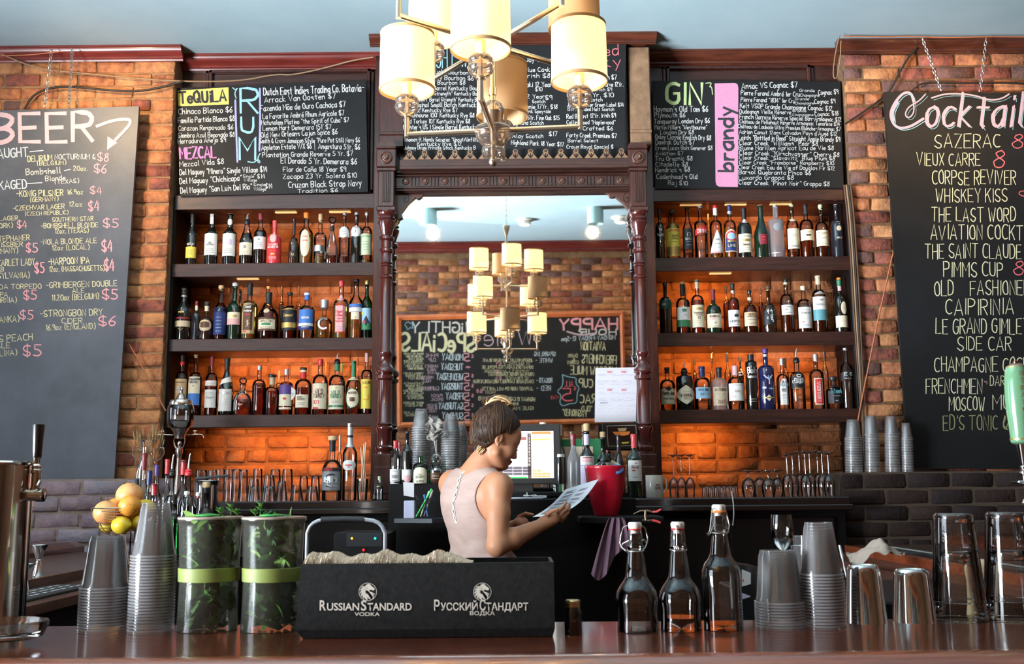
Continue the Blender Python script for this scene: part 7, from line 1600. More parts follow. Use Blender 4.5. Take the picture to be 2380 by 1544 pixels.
bottle(gb,996,1030,1052,4.87,ST_Z,[(0,0),(.95,0),(1,.04),(1,.42),(.5,.5),(.75,.65),(.72,.85),(.35,.95),(.42,1)],'clear',None,None,[('r',1100,1126,'brown',64)],[('~',1107,1,'beige',18),('~',1113,1,'beige',18)],label='clear faceted decanter with dark lower label holding a napkin flower',name='decanter')
fl=P(1009,1010,4.87);m_=MB();rnd=random.Random(5)
for i in range(9):
    a=i*.7;c0=Vector((math.cos(a)*.018,math.sin(a)*.012,.012*math.sin(i*1.7)+.02*(i%3)-.01));m_.grid(lambda u,v:c0+Vector(((u-.5)*.045+.006*math.sin(v*9+i),(v-.5)*.03*math.cos(a),(v-.5)*.045*abs(math.sin(a*1.3))+.01+.008*math.sin(u*8+i))),6,6)
m_.tube([(0,0,-.01),(.006,0,-.06),(.012,0,-.11)],[.006,.003,.002],6);m_.tube([(.01,0,0),(.012,0,-.06),(.014,0,-.11)],.0015,5)
tag(m_.build('napkin_flower',mat('tissue',(.33,.30,.27),.9),None,ang=180,loc=fl),'crumpled white paper napkin sticking out of the faceted decanter','napkin')
zp_=zl_+.0005;Yp=4.62;s=Yp/F
def stand_px(px):return P(px,1190,Yp).x
mb=MB();mb.box((-20*s/2-.004,-.02,0),(13*s,.02,zat(1162,Yp)-zp_),.003);o=mb.build('note_pad',mat('pad_lilac',(.46,.46,.60),.7),None,loc=(stand_px(950),Yp+.03,zp_));tag(o,'pale lilac block of notes on the black ledge','note pad')
m_=MB();m_.add([(-.024,-.021,.10),(.022,-.021,.092),(.022,-.0195,.155),(-.026,-.0195,.16)],[(0,1,2,3)]);m_.v=[(x,y-.006*(z>.12),z) for x,y,z in m_.v];m_.build('note_slip',mat('paper_white',(.62,.60,.60),.8),o,ang=0)
m_=MB();R0=21*s;hh=zat(1158,Yp)-zp_
for k in range(22):a=2*math.pi*k/22;m_.tube([(R0*math.cos(a),R0*math.sin(a),0),(R0*math.cos(a),R0*math.sin(a),hh)],.0006,4)
for z_ in (0,hh*.25,hh*.5,hh*.75,hh):m_.tube([(R0*math.cos(t*math.pi/12),R0*math.sin(t*math.pi/12),z_) for t in range(24)],.0013 if z_ in (0,hh) else .0006,4,closed=True)
cx_=stand_px(989);o=m_.build('pen_pot',mat('black_wire',(.015,.015,.018),.4,metal=.3),None,ang=60,loc=(cx_,Yp,zp_));tag(o,'black wire mesh pen pot on the black ledge','pen pot')
for i,(x0_,x1_,y1_2,col,lb) in enumerate(((968,1004,1137,'green','fat green highlighter pen leaning right in the wire pot'),(978,998,1142,'palegreen','pale green pen in the wire pot'),(994,986,1150,'blue','blue pen in the wire pot'),(1000,966,1152,'black','black pen leaning left in the wire pot'),(985,1005,1140,'white','white-capped marker in the wire pot'))):
    c0,c1=P(x0_,1200,Yp),P(x1_,y1_2,Yp);c0.z=zp_+.008;c0.y+=(i-2)*.006;c1.y+=(i-2)*.007;d=c1-c0
    m_=MB();m_.tube([(0,0,0),d*.7,d*.72,d],[.0035,.004,.005,.0045],8);tag(m_.build('pen',mat('bright_green',(.05,.55,.12),.4) if col=='green' else cm(col),None,ang=50,loc=c0),lb,'pen','pens in the wire pot')
zt2=zat(1160,4.7,1200);xa,xb=P(1074,1150,4.68).x,P(1478,1150,4.68).x
g=empty('till_table',((xa+xb)/2,4.68,0),'black cabinet below the till screen','cabinet')
mb=MB();mb.box((xa,4.68,0),(xb,4.975,zt2),.006);off(mb.build('body',M_black,g),g.location)
zb2=zat(1200,4.5,1410);mb=MB();mb.box((P(1345,1185,4.5).x,4.40,zb2-.03),(P(1535,1185,4.5).x,4.68,zb2),.005);off(mb.build('side_ledge',M_black,g),g.location)
Ym=4.86;g=empty('till_screen',(P(1220,1185,Ym).x,Ym,zt2+.0005),'touch-screen till glowing behind the woman','screen');OFFm=-Vector(g.location)
def box_px(x0,x1,y0,y1,Y,dep,m,name,par,c=.004):
    a,b=P(x0,y1,Y),P(x1,y0,Y);mb=MB();mb.box((a.x,Y,a.z),(b.x,Y+dep,b.z),c);o=mb.build(name,m,par);o.location=-Vector(par.location);return o
M_bz=mat('screen_bezel',(.035,.032,.030),.4)
sx0,sx1,sy0,sy1=1110,1286,1002,1113
box_px(sx0-8,sx1+16,sy0-16,sy1+14,Ym,.045,M_bz,'bezel',g);box_px(1170,1240,1120,1156,Ym+.02,.06,M_bz,'stand',g);box_px(1120,1330,1143,1157,Ym-.08,.18,M_black,'base',g)
def em(nm,c,e):return mat('screen_'+nm,c,.3,emit=e)
def scr(x0,x1,y0,y1,col,d=.001,e=1.0):
    a,b=P(x0,y1,Ym),P(x1,y0,Ym);return [(a.x,Ym-d,a.z),(b.x,Ym-d,a.z),(b.x,Ym-d,b.z),(a.x,Ym-d,b.z)]
def spart(rects,name,c,e,d):
    m_=MB()
    for r in rects:m_.add(scr(*r,None,d),[(0,1,2,3)])
    o=m_.build(name,em(name,c,e),g,ang=0);o.location=OFFm;tag(o,kind='stuff' if len(rects)>1 else None);return o
spart([(sx0,sx1,sy0,sy1)],'display',(.82,.84,.80),.72,.001)
spart([(1227,1234,1008,1113)],'key_column',(.12,.09,.08),.5,.002);spart([(1236,1275,1003,1010),(1275,1280,1003,1010)],'order_bar',(.55,.22,.08),.8,.002)
spart([(1236,1279,1020,1024)],'selected_line',(.75,.72,.10),.9,.002);spart([(1176,1223,1016,1024)],'header_bar',(.35,.12,.10),.6,.002)
spart([(1150+i*21.5,1170+i*21.5,1085+j*7,1091+j*7) for i in range(4) for j in range(3)],'function_keys',(.16,.13,.15),.6,.002);spart([(1130,1225,1109,1113)],'green_bar',(.05,.42,.12),.7,.002)
spart([(1238,1246,1092,1097),(1247,1257,1092,1097)]+[(1238+i*10.5,1248+i*10.5,1099+j*6.5,1104+j*6.5) for i in range(4) for j in range(2)],'pay_keys',(.62,.40,.18),.8,.002)
m_=MB()
m9=MB()
for i,d_ in enumerate('1234567890'):write(m9,d_,1229.3,1014.5+i*7.6,1231.8,1014.5+i*7.6,4.6,lambda a,b:P(a,b,Ym-.0042),.22)
o=m9.build('key_digits',mat('screen_white',(.8,.8,.8),.5,emit=.6),g,ang=0,fix=False);o.location=OFFm;tag(o,kind='stuff')
for (t_,a,b,y,h) in (('Amt Due: 0.00',1249,1278,1030,3.2),('Burger Bib No 4.00',1249,1277,1018,2.4),('Check 1: Guest 1',1238,1268,1014,2.4),('Tax Due: 0.00',1190,1222,1007,3)):write(m_,t_,a,y,b,y,h,lambda a,b:P(a,b,Ym-.0034),.13)
o=m_.build('screen_text',mat('screen_ink',(.25,.10,.08),.5,emit=.3),g,ang=0,fix=False);o.location=OFFm;tag(o,kind='stuff')
c0=P(1262,984,Ym+.02);m_=MB();m_.lathe([(0,0),(17*Ym/F/2*1.0,0),(7.5*Ym/F,4*Ym/F),(0,5*Ym/F)],18,cap=False);c0.z=zat(sy0-16,Ym,1262)+.0005;tag(m_.build('jar_lid',cm('cream'),None,loc=c0),'small cream lid resting on top of the till screen','lid')
zc_=zt2+.0008;c0=PZ(1228,1161,zt2);Yk=4.72
for i,(a,b) in enumerate(((1178,1262),(1186,1270))):
    p0,p1=P(a,1160,Yk),P(b,1160,Yk);m_=MB();m_.box((p0.x,Yk-.015-.01*i,0),(p1.x,Yk+.10-.01*i,.003),0);m_.v=[(x-p0.x,y-Yk,z) for x,y,z in m_.v];tag(m_.build('paper_sheet',mat('paper_bluish',(.62,.64,.74),.7),None,loc=(p0.x,Yk,zt2+.0006+.0034*i)),['lower sheet of white paper before the till','upper sheet of white paper before the till'][i],'paper','papers before the till')
kc=P(1232,1152,Yk);m_=MB();m_.tube([(.03*math.cos(t*.5),.012*math.sin(t*.5),.006+.003*math.sin(t)) for t in range(12)],.0018,5);m_.tube([(.02,0,.004),(.05,.004,.004),(.075,0,.003)],.0028,6);m_.tube([(-.012,-.005,.004),(-.014,-.006,.022)],.002,6)
tag(m_.build('key_ring',cm('silver'),None,loc=(kc.x,Yk,zt2+.0075)),'bunch of keys lying on the papers before the till','keys')
gr='bottles right of the till screen';Zt=zt2+.0005;yq=4.80
bottle(gr,1290,1315,988,4.88,Zt,'slim','clear',('foil','silver',1013),('water',1077),[('r',1056,1063,'silver',50)],label='tall clear bottle with silver cap touching the till')
bottle(gr,1284,1292,990,4.95,Zt,'slim','clear',('foil','silver',1010),label='silver-capped bottle mostly hidden behind the tall clear one')
bottle(gr,1318,1348,1010,4.86,Zt,'slim','frost',('foil','maroon',1036),None,[],label='frosted bottle with dull red cap')
bottle(gr,1347,1382,985,4.80,Zt,'wine','dark',('cork','cork',1002),None,[('r',1061,1081,'white',66),('r',1082,1135,'lilac',66),('b',1010,1035,'lilac')],[('~',1070,10,'pink',20),('~',1064,2,'maroon',22),('THE',1092,3,'black',8),('~',1105,1,'black',14)],label='recorked wine bottle with two-part lilac label')
bottle(gr,1352,1358,988,4.93,Zt,'wine','dark',('cork','cork',1004),label='recorked bottle whose neck shows behind the lilac-labelled wine')
bottle(gr,1386,1418,1004,4.84,Zt,'wine','dgreen',('cork','cork',1017),None,[('r',1076,1110,'white',60)],label='dark green recorked wine bottle behind the red bucket')
bottle(gr,1425,1453,1012,4.80,Zt,'burg','slate',('foil','black',1035),None,[],label='bluish-black sloping bottle right of the green wine bottle')
bottle(gr,1457,1492,1010,4.74,Zt,'wine','dgreen',('foil','hot',1042),None,[('r',1071,1119,'white',60)],[('IQUE',1086,6,'maroon',18),('~',1094,2.4,'red',6,-4),('*',1078,4,'maroon',4,2),('~',1110,1.6,'grey',10)],label='red-capped wine bottle with white label beside the mug')
Yg=4.93;a,b=P(1300,1128,Yg),P(1398,1020,Yg);mb=MB();mb.box((a.x,Yg,zt2+.0005),(b.x,Yg+.035,b.z),.004);o=mb.build('green_box',mat('green_card',(.02,.16,.06),.5),None);tag(o,'green box with pale front behind the bottles right of the till','box');mb=MB();a2,b2=P(1306,1150,Yg),P(1378,1038,Yg);mb.box((a2.x,Yg-.002,zt2+.002),(b2.x,Yg,b2.z),0);mb.build('front_label',cm('beige'),o)
mg=P(1522,1130,4.72);s=4.72/F;cb=P(1505,1185,5.03)
mug_z=CZT;Yu=5.06;s=Yu/F;mx=P(1521,1130,Yu).x;hz=zat(1105,Yu,1521)-mug_z
mb=MB();mb.lathe([(0,0),(19*s,0),(20*s,.003),(20.5*s,hz-.002),(20*s,hz),(19*s,hz-.002),(18.5*s,.006),(0,.006)],28,cap=False);o=mb.build('mug',mat('mug_white',(.62,.55,.47),.25,coat=.6),None,loc=(mx,Yu,mug_z));tag(o,'white mug with faded lettering at the end of the right counter','mug')
mb=MB();mb.tube([(19*s,0,hz*.86),(27*s,0,hz*.80),(28*s,0,hz*.5),(25*s,0,hz*.28),(18*s,0,hz*.2)],.0042,8);mb.build('handle',MATS['mug_white'],o)
m_=MB();rm_=20.8*s
for t_,yy,w_,hh in (('Coffee',1127,11,5),('LEMONADE',1135,15,5)):
    st,Wd=text_strokes(t_);zc=zat(yy,Yu,1521)-mug_z
    for p in st:ribbon(m_,[(((.5-u/Wd)*w_+6)*s,zc+(v/10-.5)*hh*s) for u,v in p],.35*s,lambda u,v:(rm_*math.sin(u/rm_),-rm_*math.cos(u/rm_),v))
tag(m_.build('mug_print',cm('brown'),o,ang=0,fix=False),kind='stuff')
Yf_=5.235;mb=MB();a,b=P(1401,1045,Yf_),P(1483,983,Yf_);mb.box((a.x,Yf_,a.z),(b.x,Yf_+.012,b.z),.002);c0=(a+b)/2;mb.v=[tuple(Vector(v)-c0) for v in mb.v];o=mb.build('framed_picture',mat('frame_black',(.012,.01,.01),.35),None,loc=c0);tag(o,'small black framed picture of a glowing orange lamp below the paper','picture')
def pf(pts,m,nm,d):m_=MB();m_.add([P(x,y,Yf_-d)-c0 for x,y in pts],[tuple(range(len(pts)))]);m_.build(nm,m,o,ang=0,fix=False)
pf([(1410,990),(1478,988),(1481,1036),(1413,1038)],cm('beige'),'mat_line',.0006);pf([(1411,991),(1477,989),(1480,1035),(1414,1037)],mat('photo_black',(.02,.008,.006),.3),'photo',.0012)
pf([(1424,1004),(1465,1003),(1462,1010),(1452,1013),(1438,1014),(1428,1010)],cm('orange'),'photo_lamp',.0018);pf([(1435,996),(1457,995),(1454,1002),(1438,1003)],cm('tan'),'photo_glow',.0018);pf([(1444,1028),(1463,1027),(1460,1031),(1446,1032)],cm('yellow'),'photo_table',.0018)
cs=[(1381,857),(1480,854),(1483,981),(1385,983)];ym=lambda p:(mir_q.y-((p.x-mir_q.x)*mir_n.x+(p.z-mir_q.z)*mir_n.z)/mir_n.y)-.002
def onm(x,y,d=0.0):
    p=P(x,y,5.34)
    for _ in range(3):p=P(x,y,ym(p))
    return p-Vector((0,d,0))
cc=onm(1432,919);mb=MB();n_=6
mb.grid(lambda u,v:(onm(1384+(1480-1384)*u-2*(1-v),982-126*v-2*u)-cc-Vector((0,.004*math.sin(v*5)*.5+.002,0))),6,10)
o=mb.build('taped_notice',mat('notice_paper',(.60,.56,.60),.7),None,ang=180,loc=cc,fix=False);tag(o,'white printed notice sheet taped over the right side of the mirror','notice')
m_=MB();fq=lambda a,b:onm(a,b,.0062)-cc
for t_,x,y in (('2013',1410,867),('2014',1443,867),('2013',1411,909),('2014',1444,909)):write(m_,t_,x,y,x+10,y,4,fq,.2)
m_.build('red_print',cm('hot'),o,ang=0,fix=False)
m_=MB();rnd=random.Random(2)
for y in (861,871,874,885,888,891,894,903,913,916,926,929,932,944,951,957):
    x=1389
    while x<1470:w_=rnd.uniform(6,24);ribbon(m_,[(x,y),(x+w_,y-.3)],.28,fq);x+=w_+rnd.uniform(3,16)
write(m_,'DUPLICATE',1395,939,1413,938,3,fq,.2);tag(m_.build('fine_print',mat('grey_ink',(.34,.32,.40),.7),o,ang=0,fix=False),kind='stuff')
Ybk=4.52;s=Ybk/F;bx_=P(1409,1185,Ybk).x;zb3=zb2+.0005;Z=lambda y:zat(y,Ybk,1409)-zb3
M_red=mat('red_plastic',(.50,.008,.025),.32,coat=.4)
mb=MB();mb.lathe([(0,0),(25*s,0),(27*s,.005),(35*s,Z(1170)),(42*s,Z(1140)),(45*s,Z(1110)),(47*s,Z(1090)),(48.5*s,Z(1086)),(47*s,Z(1083)),(45*s,Z(1088)),(43*s,Z(1110)),(40*s,Z(1140)),(0,Z(1150))],36,cap=False)
o=mb.build('red_bucket',M_red,None,ang=50,loc=(bx_,Ybk,zb3));tag(o,'glossy red plastic bucket filled with tips and odds and ends','bucket');m_=MB()
for t_,w_ in (('MAXTONS',36),):
    st,Wd=text_strokes(t_);zc=Z(1142);rm_=42.6*s
    for p in st:ribbon(m_,[((u/Wd-.5)*w_*s,zc+(v/10-.5)*5*s) for u,v in p],.4*s,lambda u,v:(rm_*math.sin(u/rm_),-rm_*math.cos(u/rm_),v))
tag(m_.build('embossed_name',mat('red_emboss',(.32,.01,.02),.5),o,ang=0,fix=False),kind='stuff')
top=zb3+Z(1092)
c0=Vector((P(1428,1185,Ybk).x,Ybk-.02,top+.012));m_=MB();dp=[(-18,-4),(-4,16),(22,1),(9,-18)];m_.grid(lambda u,v:((dp[0][0]*(1-u)*(1-v)+dp[1][0]*(1-u)*v+dp[3][0]*u*(1-v)+dp[2][0]*u*v)*s,.01*math.sin(u*3),(dp[0][1]*(1-u)*(1-v)+dp[1][1]*(1-u)*v+dp[3][1]*u*(1-v)+dp[2][1]*u*v)*s),6,4)
o=m_.build('banknote',mat('banknote',(.50,.48,.34),.8,var=(.36,.36,.24),vscale=90),None,ang=180,loc=c0,fix=False);tag(o,'folded one dollar banknote sticking out of the red bucket','banknote');m_=MB();ribbon(m_,[(.0075*math.cos(t*.5),.0075*math.sin(t*.5)+.002) for t in range(13)],.0011,lambda u,v:(u+.004,-.003,v));m_.build('portrait_ring',mat('note_ink',(.12,.16,.10),.8),o,ang=0)
m_=MB();m_.lathe([(0,0),(.03,0),(.034,.008),(.030,.016),(.026,.012),(0,.010)],22,axis=(-.1,-.6,1));tag(m_.build('blue_lid',mat('blue_plastic',(.08,.20,.45),.4),None,loc=(P(1432,1185,Ybk).x,Ybk-.045,top-.008)),'blue plastic lid lying in the red bucket','lid')
m_=MB();m_.ball((0,0,0),.028,12,(1.1,.9,.9));m_.ball((.014,-.01,.02),.014,10);m_.tube([(-.01,0,.02),(.01,-.01,.036),(.028,0,.02)],.004,6);tag(m_.build('black_tool',mat('black_gloss',(.01,.01,.01),.12,coat=1),None,ang=60,loc=(P(1394,1185,Ybk).x,Ybk-.03,top+.0)),'glossy black gadget in the red bucket','tool')
c0=P(1502,1197,4.395);m_=MB();s=4.395/F
m_.tube([(-30*s,0,2*s),(-14*s,0,9*s),(4*s,0,9*s),(14*s,0,6*s)],[.002,.004,.005,.004],8);m_.tube([(-2*s,0,9*s),(-3*s,0,-2*s),(-2*s,0,-12*s)],.006,8);m_.tube([(-10*s,0,-12*s),(4*s,0,-13*s),(12*s,0,-12*s)],[.003,.004,.003],8)
o=m_.build('spring_clamp',mat('clamp_metal',(.35,.24,.16),.35,metal=.9),None,ang=60,loc=c0+Vector((0,-.012,0)));tag(o,'metal spring clamp with red tips on the ledge under the bucket','clamp')
for pts in ([(14*s,0,6*s),(24*s,0,7*s),(33*s,0,12*s)],[(12*s,0,-12*s),(22*s,0,-14*s),(31*s,0,-18*s)]):m_=MB();m_.tube(pts,[.0045,.005,.004],8);m_.build('red_grip',cm('hot'),o)
Yc2=4.38;c0=P(1425,1250,Yc2);s=Yc2/F;m_=MB()
def cl(u,v):w_=16+28*(1-v)**.7;x=(u-.5)*2*w_-8*(1-v)+8*v;ln=45+95*(.65+.35*math.sin(u*5+.6));return (x*s,-.012*math.sin(u*19+v*2)-.006*math.sin(u*37),(12-(1-v)*ln)*s)
m_.grid(cl,48,20);c0.z=zb2-14*s
tag(m_.build('hanging_cloth',mat('plum_cloth',(.16,.085,.12),.9,var=(.22,.12,.16),vscale=8),None,ang=180,loc=c0,fix=False),'purple cloth hanging in folds from the ledge under the bucket','cloth')
Yw=5.14;s=Yw/F;fx=P(411,1185,Yw).x;Z=lambda y:zat(y,Yw,411)-CZT
M_silv=mat('fountain_silver',(.62,.55,.50),.22,metal=1)
g=empty('water_fountain',(fx,Yw,CZT),'glass and silver absinthe water fountain with figure stem','fountain')
mb=MB();mb.lathe([(0,0),(30*s,0),(30*s,.006),(24*s,.012),(10*s,.022),(8*s,Z(1120)),(6*s,Z(1105)),(7*s,Z(1090)),(5*s,Z(1075)),(5.5*s,Z(1060)),(9*s,Z(1050)),(8*s,Z(1042)),(3*s,Z(1038)),(4.5*s,Z(1034)),(5*s,Z(1030)),(3*s,Z(1026)),(0,Z(1025))],20,cap=False)
for sg in (-1,1):mb.tube([(sg*6*s,0,Z(1044)),(sg*11*s,0,Z(1036)),(sg*13*s,0,Z(1026)),(sg*12*s,0,Z(1019))],[.0045,.004,.0035,.003],8)
mb.build('figure_stem',M_silv,g)
mb=MB();mb.lathe([(0,Z(1022)),(11*s,Z(1020)),(12*s,Z(1014)),(15*s,Z(1004)),(19*s,Z(1000)),(20*s,Z(997)),(0,Z(996))],24,cap=False);mb.build('collar',M_silv,g)
mb=MB();mb.lathe([(18*s,Z(998)),(27*s,Z(990)),(29.5*s,Z(975)),(30.5*s,Z(955)),(29*s,Z(945)),(25*s,Z(941))],28,cap=False);mb.build('globe',M_gl,g,ang=60)
mb=MB();mb.lathe([(0,Z(978)),(28.5*s,Z(978)),(26*s,Z(991)),(17*s,Z(997)),(0,Z(997))],24,cap=False);mb.build('liquid',LQ['water'],g,ang=60)
mb=MB();mb.lathe([(26*s,Z(942)),(26.5*s,Z(938)),(24*s,Z(931)),(13*s,Z(928)),(10*s,Z(922)),(7*s,Z(917)),(3.5*s,Z(914)),(3*s,Z(909)),(4.5*s,Z(906)),(3*s,Z(901)),(0,Z(899))],24,cap=False);mb.build('lid',M_silv,g)
for sg in (-1,1):
    mb=MB();mb.tube([(sg*14*s,-.01,Z(1012)),(sg*38*s,-.02,Z(1011)),(sg*50*s,-.02,Z(1011)),(sg*56*s,-.02,Z(1013)),(sg*59*s,-.02,Z(1020))],[.003,.0025,.0025,.002,.002],6);mb.tube([(sg*38*s,-.02,Z(1011)),(sg*38*s,-.02,Z(1003))],.0025,6);mb.tube([(sg*34*s,-.02,Z(1003)),(sg*42*s,-.02,Z(1003))],.002,6);mb.build('tap',M_silv,g)
Yj=5.10;s=Yj/F;jx=P(339,1185,Yj).x;Z=lambda y:zat(y,Yj,339)-CZT
mb=MB();mb.lathe([(0,0),(16*s,0),(20*s,.008),(24*s,Z(1110)),(23*s,Z(1090)),(17*s,Z(1068)),(15*s,Z(1050)),(16*s,Z(1032)),(19*s,Z(1024)),(20*s,Z(1023))],24,cap=False);o=mb.build('glass_jug',M_gl,None,ang=60,loc=(jx,Yj,CZT));tag(o,'two-handled clear glass vase holding dried wheat','vase')
for sg in (-1,1):mb=MB();mb.tube([(sg*16*s,0,Z(1072)),(sg*28*s,0,Z(1068)),(sg*37*s,0,Z(1055)),(sg*35*s,0,Z(1042)),(sg*26*s,0,Z(1040)),(sg*17*s,0,Z(1046))],.0038,8);mb.build('handle',M_glt,o,ang=80)
rnd=random.Random(8);M_wh=mat('dried_wheat',(.42,.28,.12),.8,var=(.55,.40,.20),vscale=60)
for i in range(26):
    a=rnd.uniform(-1,1);tip=Vector((a*36*s,rnd.uniform(-.03,.03),Z(rnd.uniform(985,1012)+abs(a)*10)));base=Vector((a*7*s,rnd.uniform(-.01,.01),.02));d=(tip-base).normalized();m_=MB()
    m_.tube([base,base.lerp(tip,.5)-Vector((a*.008,0,0)),tip-d*.035],.0008,4)
    m_.tube([tip-d*.036,tip-d*.025,tip-d*.008,tip],[.001,.0032,.0026,.0006],6)
    for k in range(6):q_=tip-d*(.034-.005*k);e_=Vector((rnd.uniform(-.3,.3),rnd.uniform(-.3,.3),0));m_.tube([q_,q_+(d+e_).normalized()*.028],[.0005,.0002],3)
    c0=Vector((jx,Yj,CZT));m_.v=[tuple(Vector(v)-base) for v in m_.v];w_=m_.build('wheat_ear',M_wh,None,ang=180,loc=c0+base,fix=False);wl_=('left-leaning' if a<-.33 else 'upright' if a<.33 else 'right-leaning')
    tag(w_,wl_+' dried wheat ear in the two-handled glass vase','wheat','dried wheat in the glass vase')
mb=MB();mb.box((-1.355,3.95,0),(-1.17,4.95,BZ),.004);tag(mb.build('bottle_well',M_black,None),'black bottle well beside the left side bar, behind the mint tubs','bottle rack')
gl='bottles crowded on the left side bar';zq=BZ+.0005
BL=lambda *a,**k:bottle(gl,a[0],a[1],a[2],k.pop('Y',4.40),zq,*a[3:],**k)
BL(305,326,1088,'wine','clear',('pour','black',1125),Y=4.62,label='bottle with black-collared pourer, leftmost of the crowded group')
BL(316,346,1054,'wine','clear',('foil','maroon',1093),('water',1180),Y=4.52,label='tall bottle with long maroon foil, left of the crowded group')
BL(348,374,1081,'wine','clear',('foil','purple',1107),Y=4.62,label='bottle with dark purple foil behind the red-capped one')
BL(329,358,1095,'wine','clear',('foil','navy',1128),('water',1170),Y=4.38,label='bottle with navy and gold foil beside the fruit basket')
BL(338,372,1125,'wine','clear',('foil','red',1151),('water',1175),[('b',1124,1131,'black')],Y=4.26,label='short bottle with bright red neck and black cap')
BL(372,398,1068,'wine','clear',('foil','red',1102),Y=4.52,label='tall bottle with bright red foil in the middle of the group')
BL(381,412,1057,'liq','clear',('pour','black',1104),('water',1160),Y=4.40,label='clear bottle with steel spout and black collar, mid group')
BL(406,440,1070,'wine','clear',('foil','red',1104),[][:0] or None,[('b',1070,1077,'black')],Y=4.55,label='bottle with red foil and black cap behind the spouted pair')
BL(414,456,1055,'liq','clear',('pour','red',1104),('water',1150),Y=4.36,label='wide-shouldered clear bottle with steel spout and red collar')
BL(460,494,1120,'liq','clear',('knob','cork',1134),('water',1185),[('b',1134,1146,'black')],Y=4.42,label='stocky bottle with cork stopper at the right of the group')
BL(392,416,1150,'wine','green',('foil','black',1172),None,[('r',1180,1200,'black',66)],[('NAR',1190,6,'white',12)],Y=4.20,label='green bottle with black label low in the group')
for px,yt,lb,gk in ((431,1142,'small white-stoppered swing-top bottle','white'),(458,1145,'small swing-top bottle with red gasket','red')):
    Yv=4.10;o=bottle(gl,px-11,px+11,yt,Yv,zq,'liq','clear',('knob','white',yt+9),('water',yt+60),[('b',yt+9,yt+12,gk)],label=lb+' in front of the crowded group');s=Yv/F;m_=MB();zz=zat(yt+14,Yv,px)-zq
    for sg in (-1,1):m_.tube([(sg*4*s,-.002,zz+8*s),(sg*9*s,-.004,zz),(sg*8*s,-.006,zz-14*s),(sg*3*s,-.01,zz-20*s)],.0011,5)
    m_.build('bail_wire',M_wire,o)
Yi=4.70;s=Yi/F;ix=P(478,1185,Yi).x;Z=lambda y:zat(y,Yi,478)-zq
mb=MB();mb.lathe([(0,0),(24*s,0),(27*s,Z(1130)),(28*s,Z(1122)),(29.5*s,Z(1119)),(28*s,Z(1117)),(26*s,Z(1121)),(22*s,.02),(0,.02)],28,cap=False);o=mb.build('ice_bucket',M_steel,None,ang=50,loc=(ix,Yi,zq));tag(o,'round steel ice bucket behind the crowded bottles','bucket')
mb=MB();mb.tube([P(455,1117,Yi)+Vector((0,0,0)),P(532,1103,Yi)],[.012,.009],8);c0=P(455,1117,Yi);mb.v=[(x,y,c0.z+(z-c0.z)*.6) for x,y,z in mb.v];mb.v=[tuple(Vector(v)-c0) for v in mb.v];tag(mb.build('scoop',mat('scoop_grey',(.06,.06,.065),.35),None,loc=c0+Vector((0,0,.006))),'dark scoop handle resting across the steel ice bucket','scoop')
Yf2=4.02;s=Yf2/F;fx=P(275,1185,Yf2).x;zf0=BZ+.0005;Z=lambda y:zat(y,Yf2,275)-zf0
M_bw=mat('basket_wire',(.42,.34,.26),.35,metal=1)
g=empty('fruit_basket',(fx,Yf2,zf0),'round wire fruit basket on the left side bar','basket')
def bring(r_,z_,w_=.0012,nm='wire_ring'):
    m_=MB();m_.tube([(r_*math.cos(t*math.pi/20),r_*math.sin(t*math.pi/20),z_) for t in range(40)],w_,5,closed=True);m_.build(nm,M_bw,g,ang=70)
prB=[(58*s,Z(1181)),(57*s,Z(1188)),(55.5*s,Z(1194)),(54*s,Z(1200)),(52*s,Z(1206)),(49*s,Z(1213)),(45*s,Z(1220)),(40*s,Z(1227)),(34*s,Z(1234)),(26*s,Z(1240)),(16*s,Z(1244))]
for i,(a,b) in enumerate(prB):bring(a,b,.0026 if i==0 else .0011)
for k in range(8):
    a=2*math.pi*k/8+.25;m_=MB();m_.tube([(r_*math.cos(a),r_*math.sin(a),z_) for r_,z_ in prB]+[(0,0,Z(1246))],.0014,5);m_.build('upright_wire',M_bw,g,ang=70)
bring(30*s,.003,.002,'foot_ring')
for k in range(4):a=2*math.pi*k/4;m_=MB();m_.tube([(30*s*math.cos(a),30*s*math.sin(a),.003),(18*s*math.cos(a),18*s*math.sin(a),Z(1243))],.0014,5);m_.build('foot_wire',M_bw,g,ang=70)
M_or=mat('orange_peel',(.78,.32,.04),.42,var=(.72,.26,.03),vscale=40,bump=.12,bscale=260,coat=.2);M_gf=mat('grapefruit_peel',(.78,.30,.10),.42,var=(.74,.40,.14),vscale=14,bump=.1,bscale=260,coat=.2);M_le=mat('lemon_peel',(.72,.50,.03),.42,var=(.60,.42,.02),vscale=30,bump=.12,bscale=240,coat=.2)
def fruit(nm,px,py,r_,dy,m,lb,cat,lem=False):
    yy=Yf2+dy;c0=P(px,py,yy);rr=r_*yy/F;m_=MB()
    if lem:
        pr=[(0,-1.28),(.14,-1.22),(.30,-1.06),(.70,-.80),(.95,-.35),(1,0),(.95,.38),(.72,.78),(.34,1.06),(.14,1.18),(0,1.24)];m_.lathe([(a*rr,b*rr) for a,b in pr],20,axis=(1,-.25,.12+.2*math.sin(px)),cap=False)
    else:m_.ball((0,0,0),rr,20,(1,1,.95))
    o=m_.build(nm,m,None,ang=180,loc=c0);tag(o,lb,cat,'citrus fruit in the wire basket')
    if not lem:k_=MB();k_.ball((rr*.35,-rr*.86,rr*.1) if nm=='orange' else (0,0,rr*.95),rr*.07,8);k_.build('stem_scar',cm('brown'),o)
fruit('grapefruit',247,1192,29,-.045,M_gf,'pinkish grapefruit at the left rim of the basket','grapefruit');fruit('grapefruit',301,1152,30.5,.035,M_gf,'largest grapefruit on top of the pile','grapefruit')
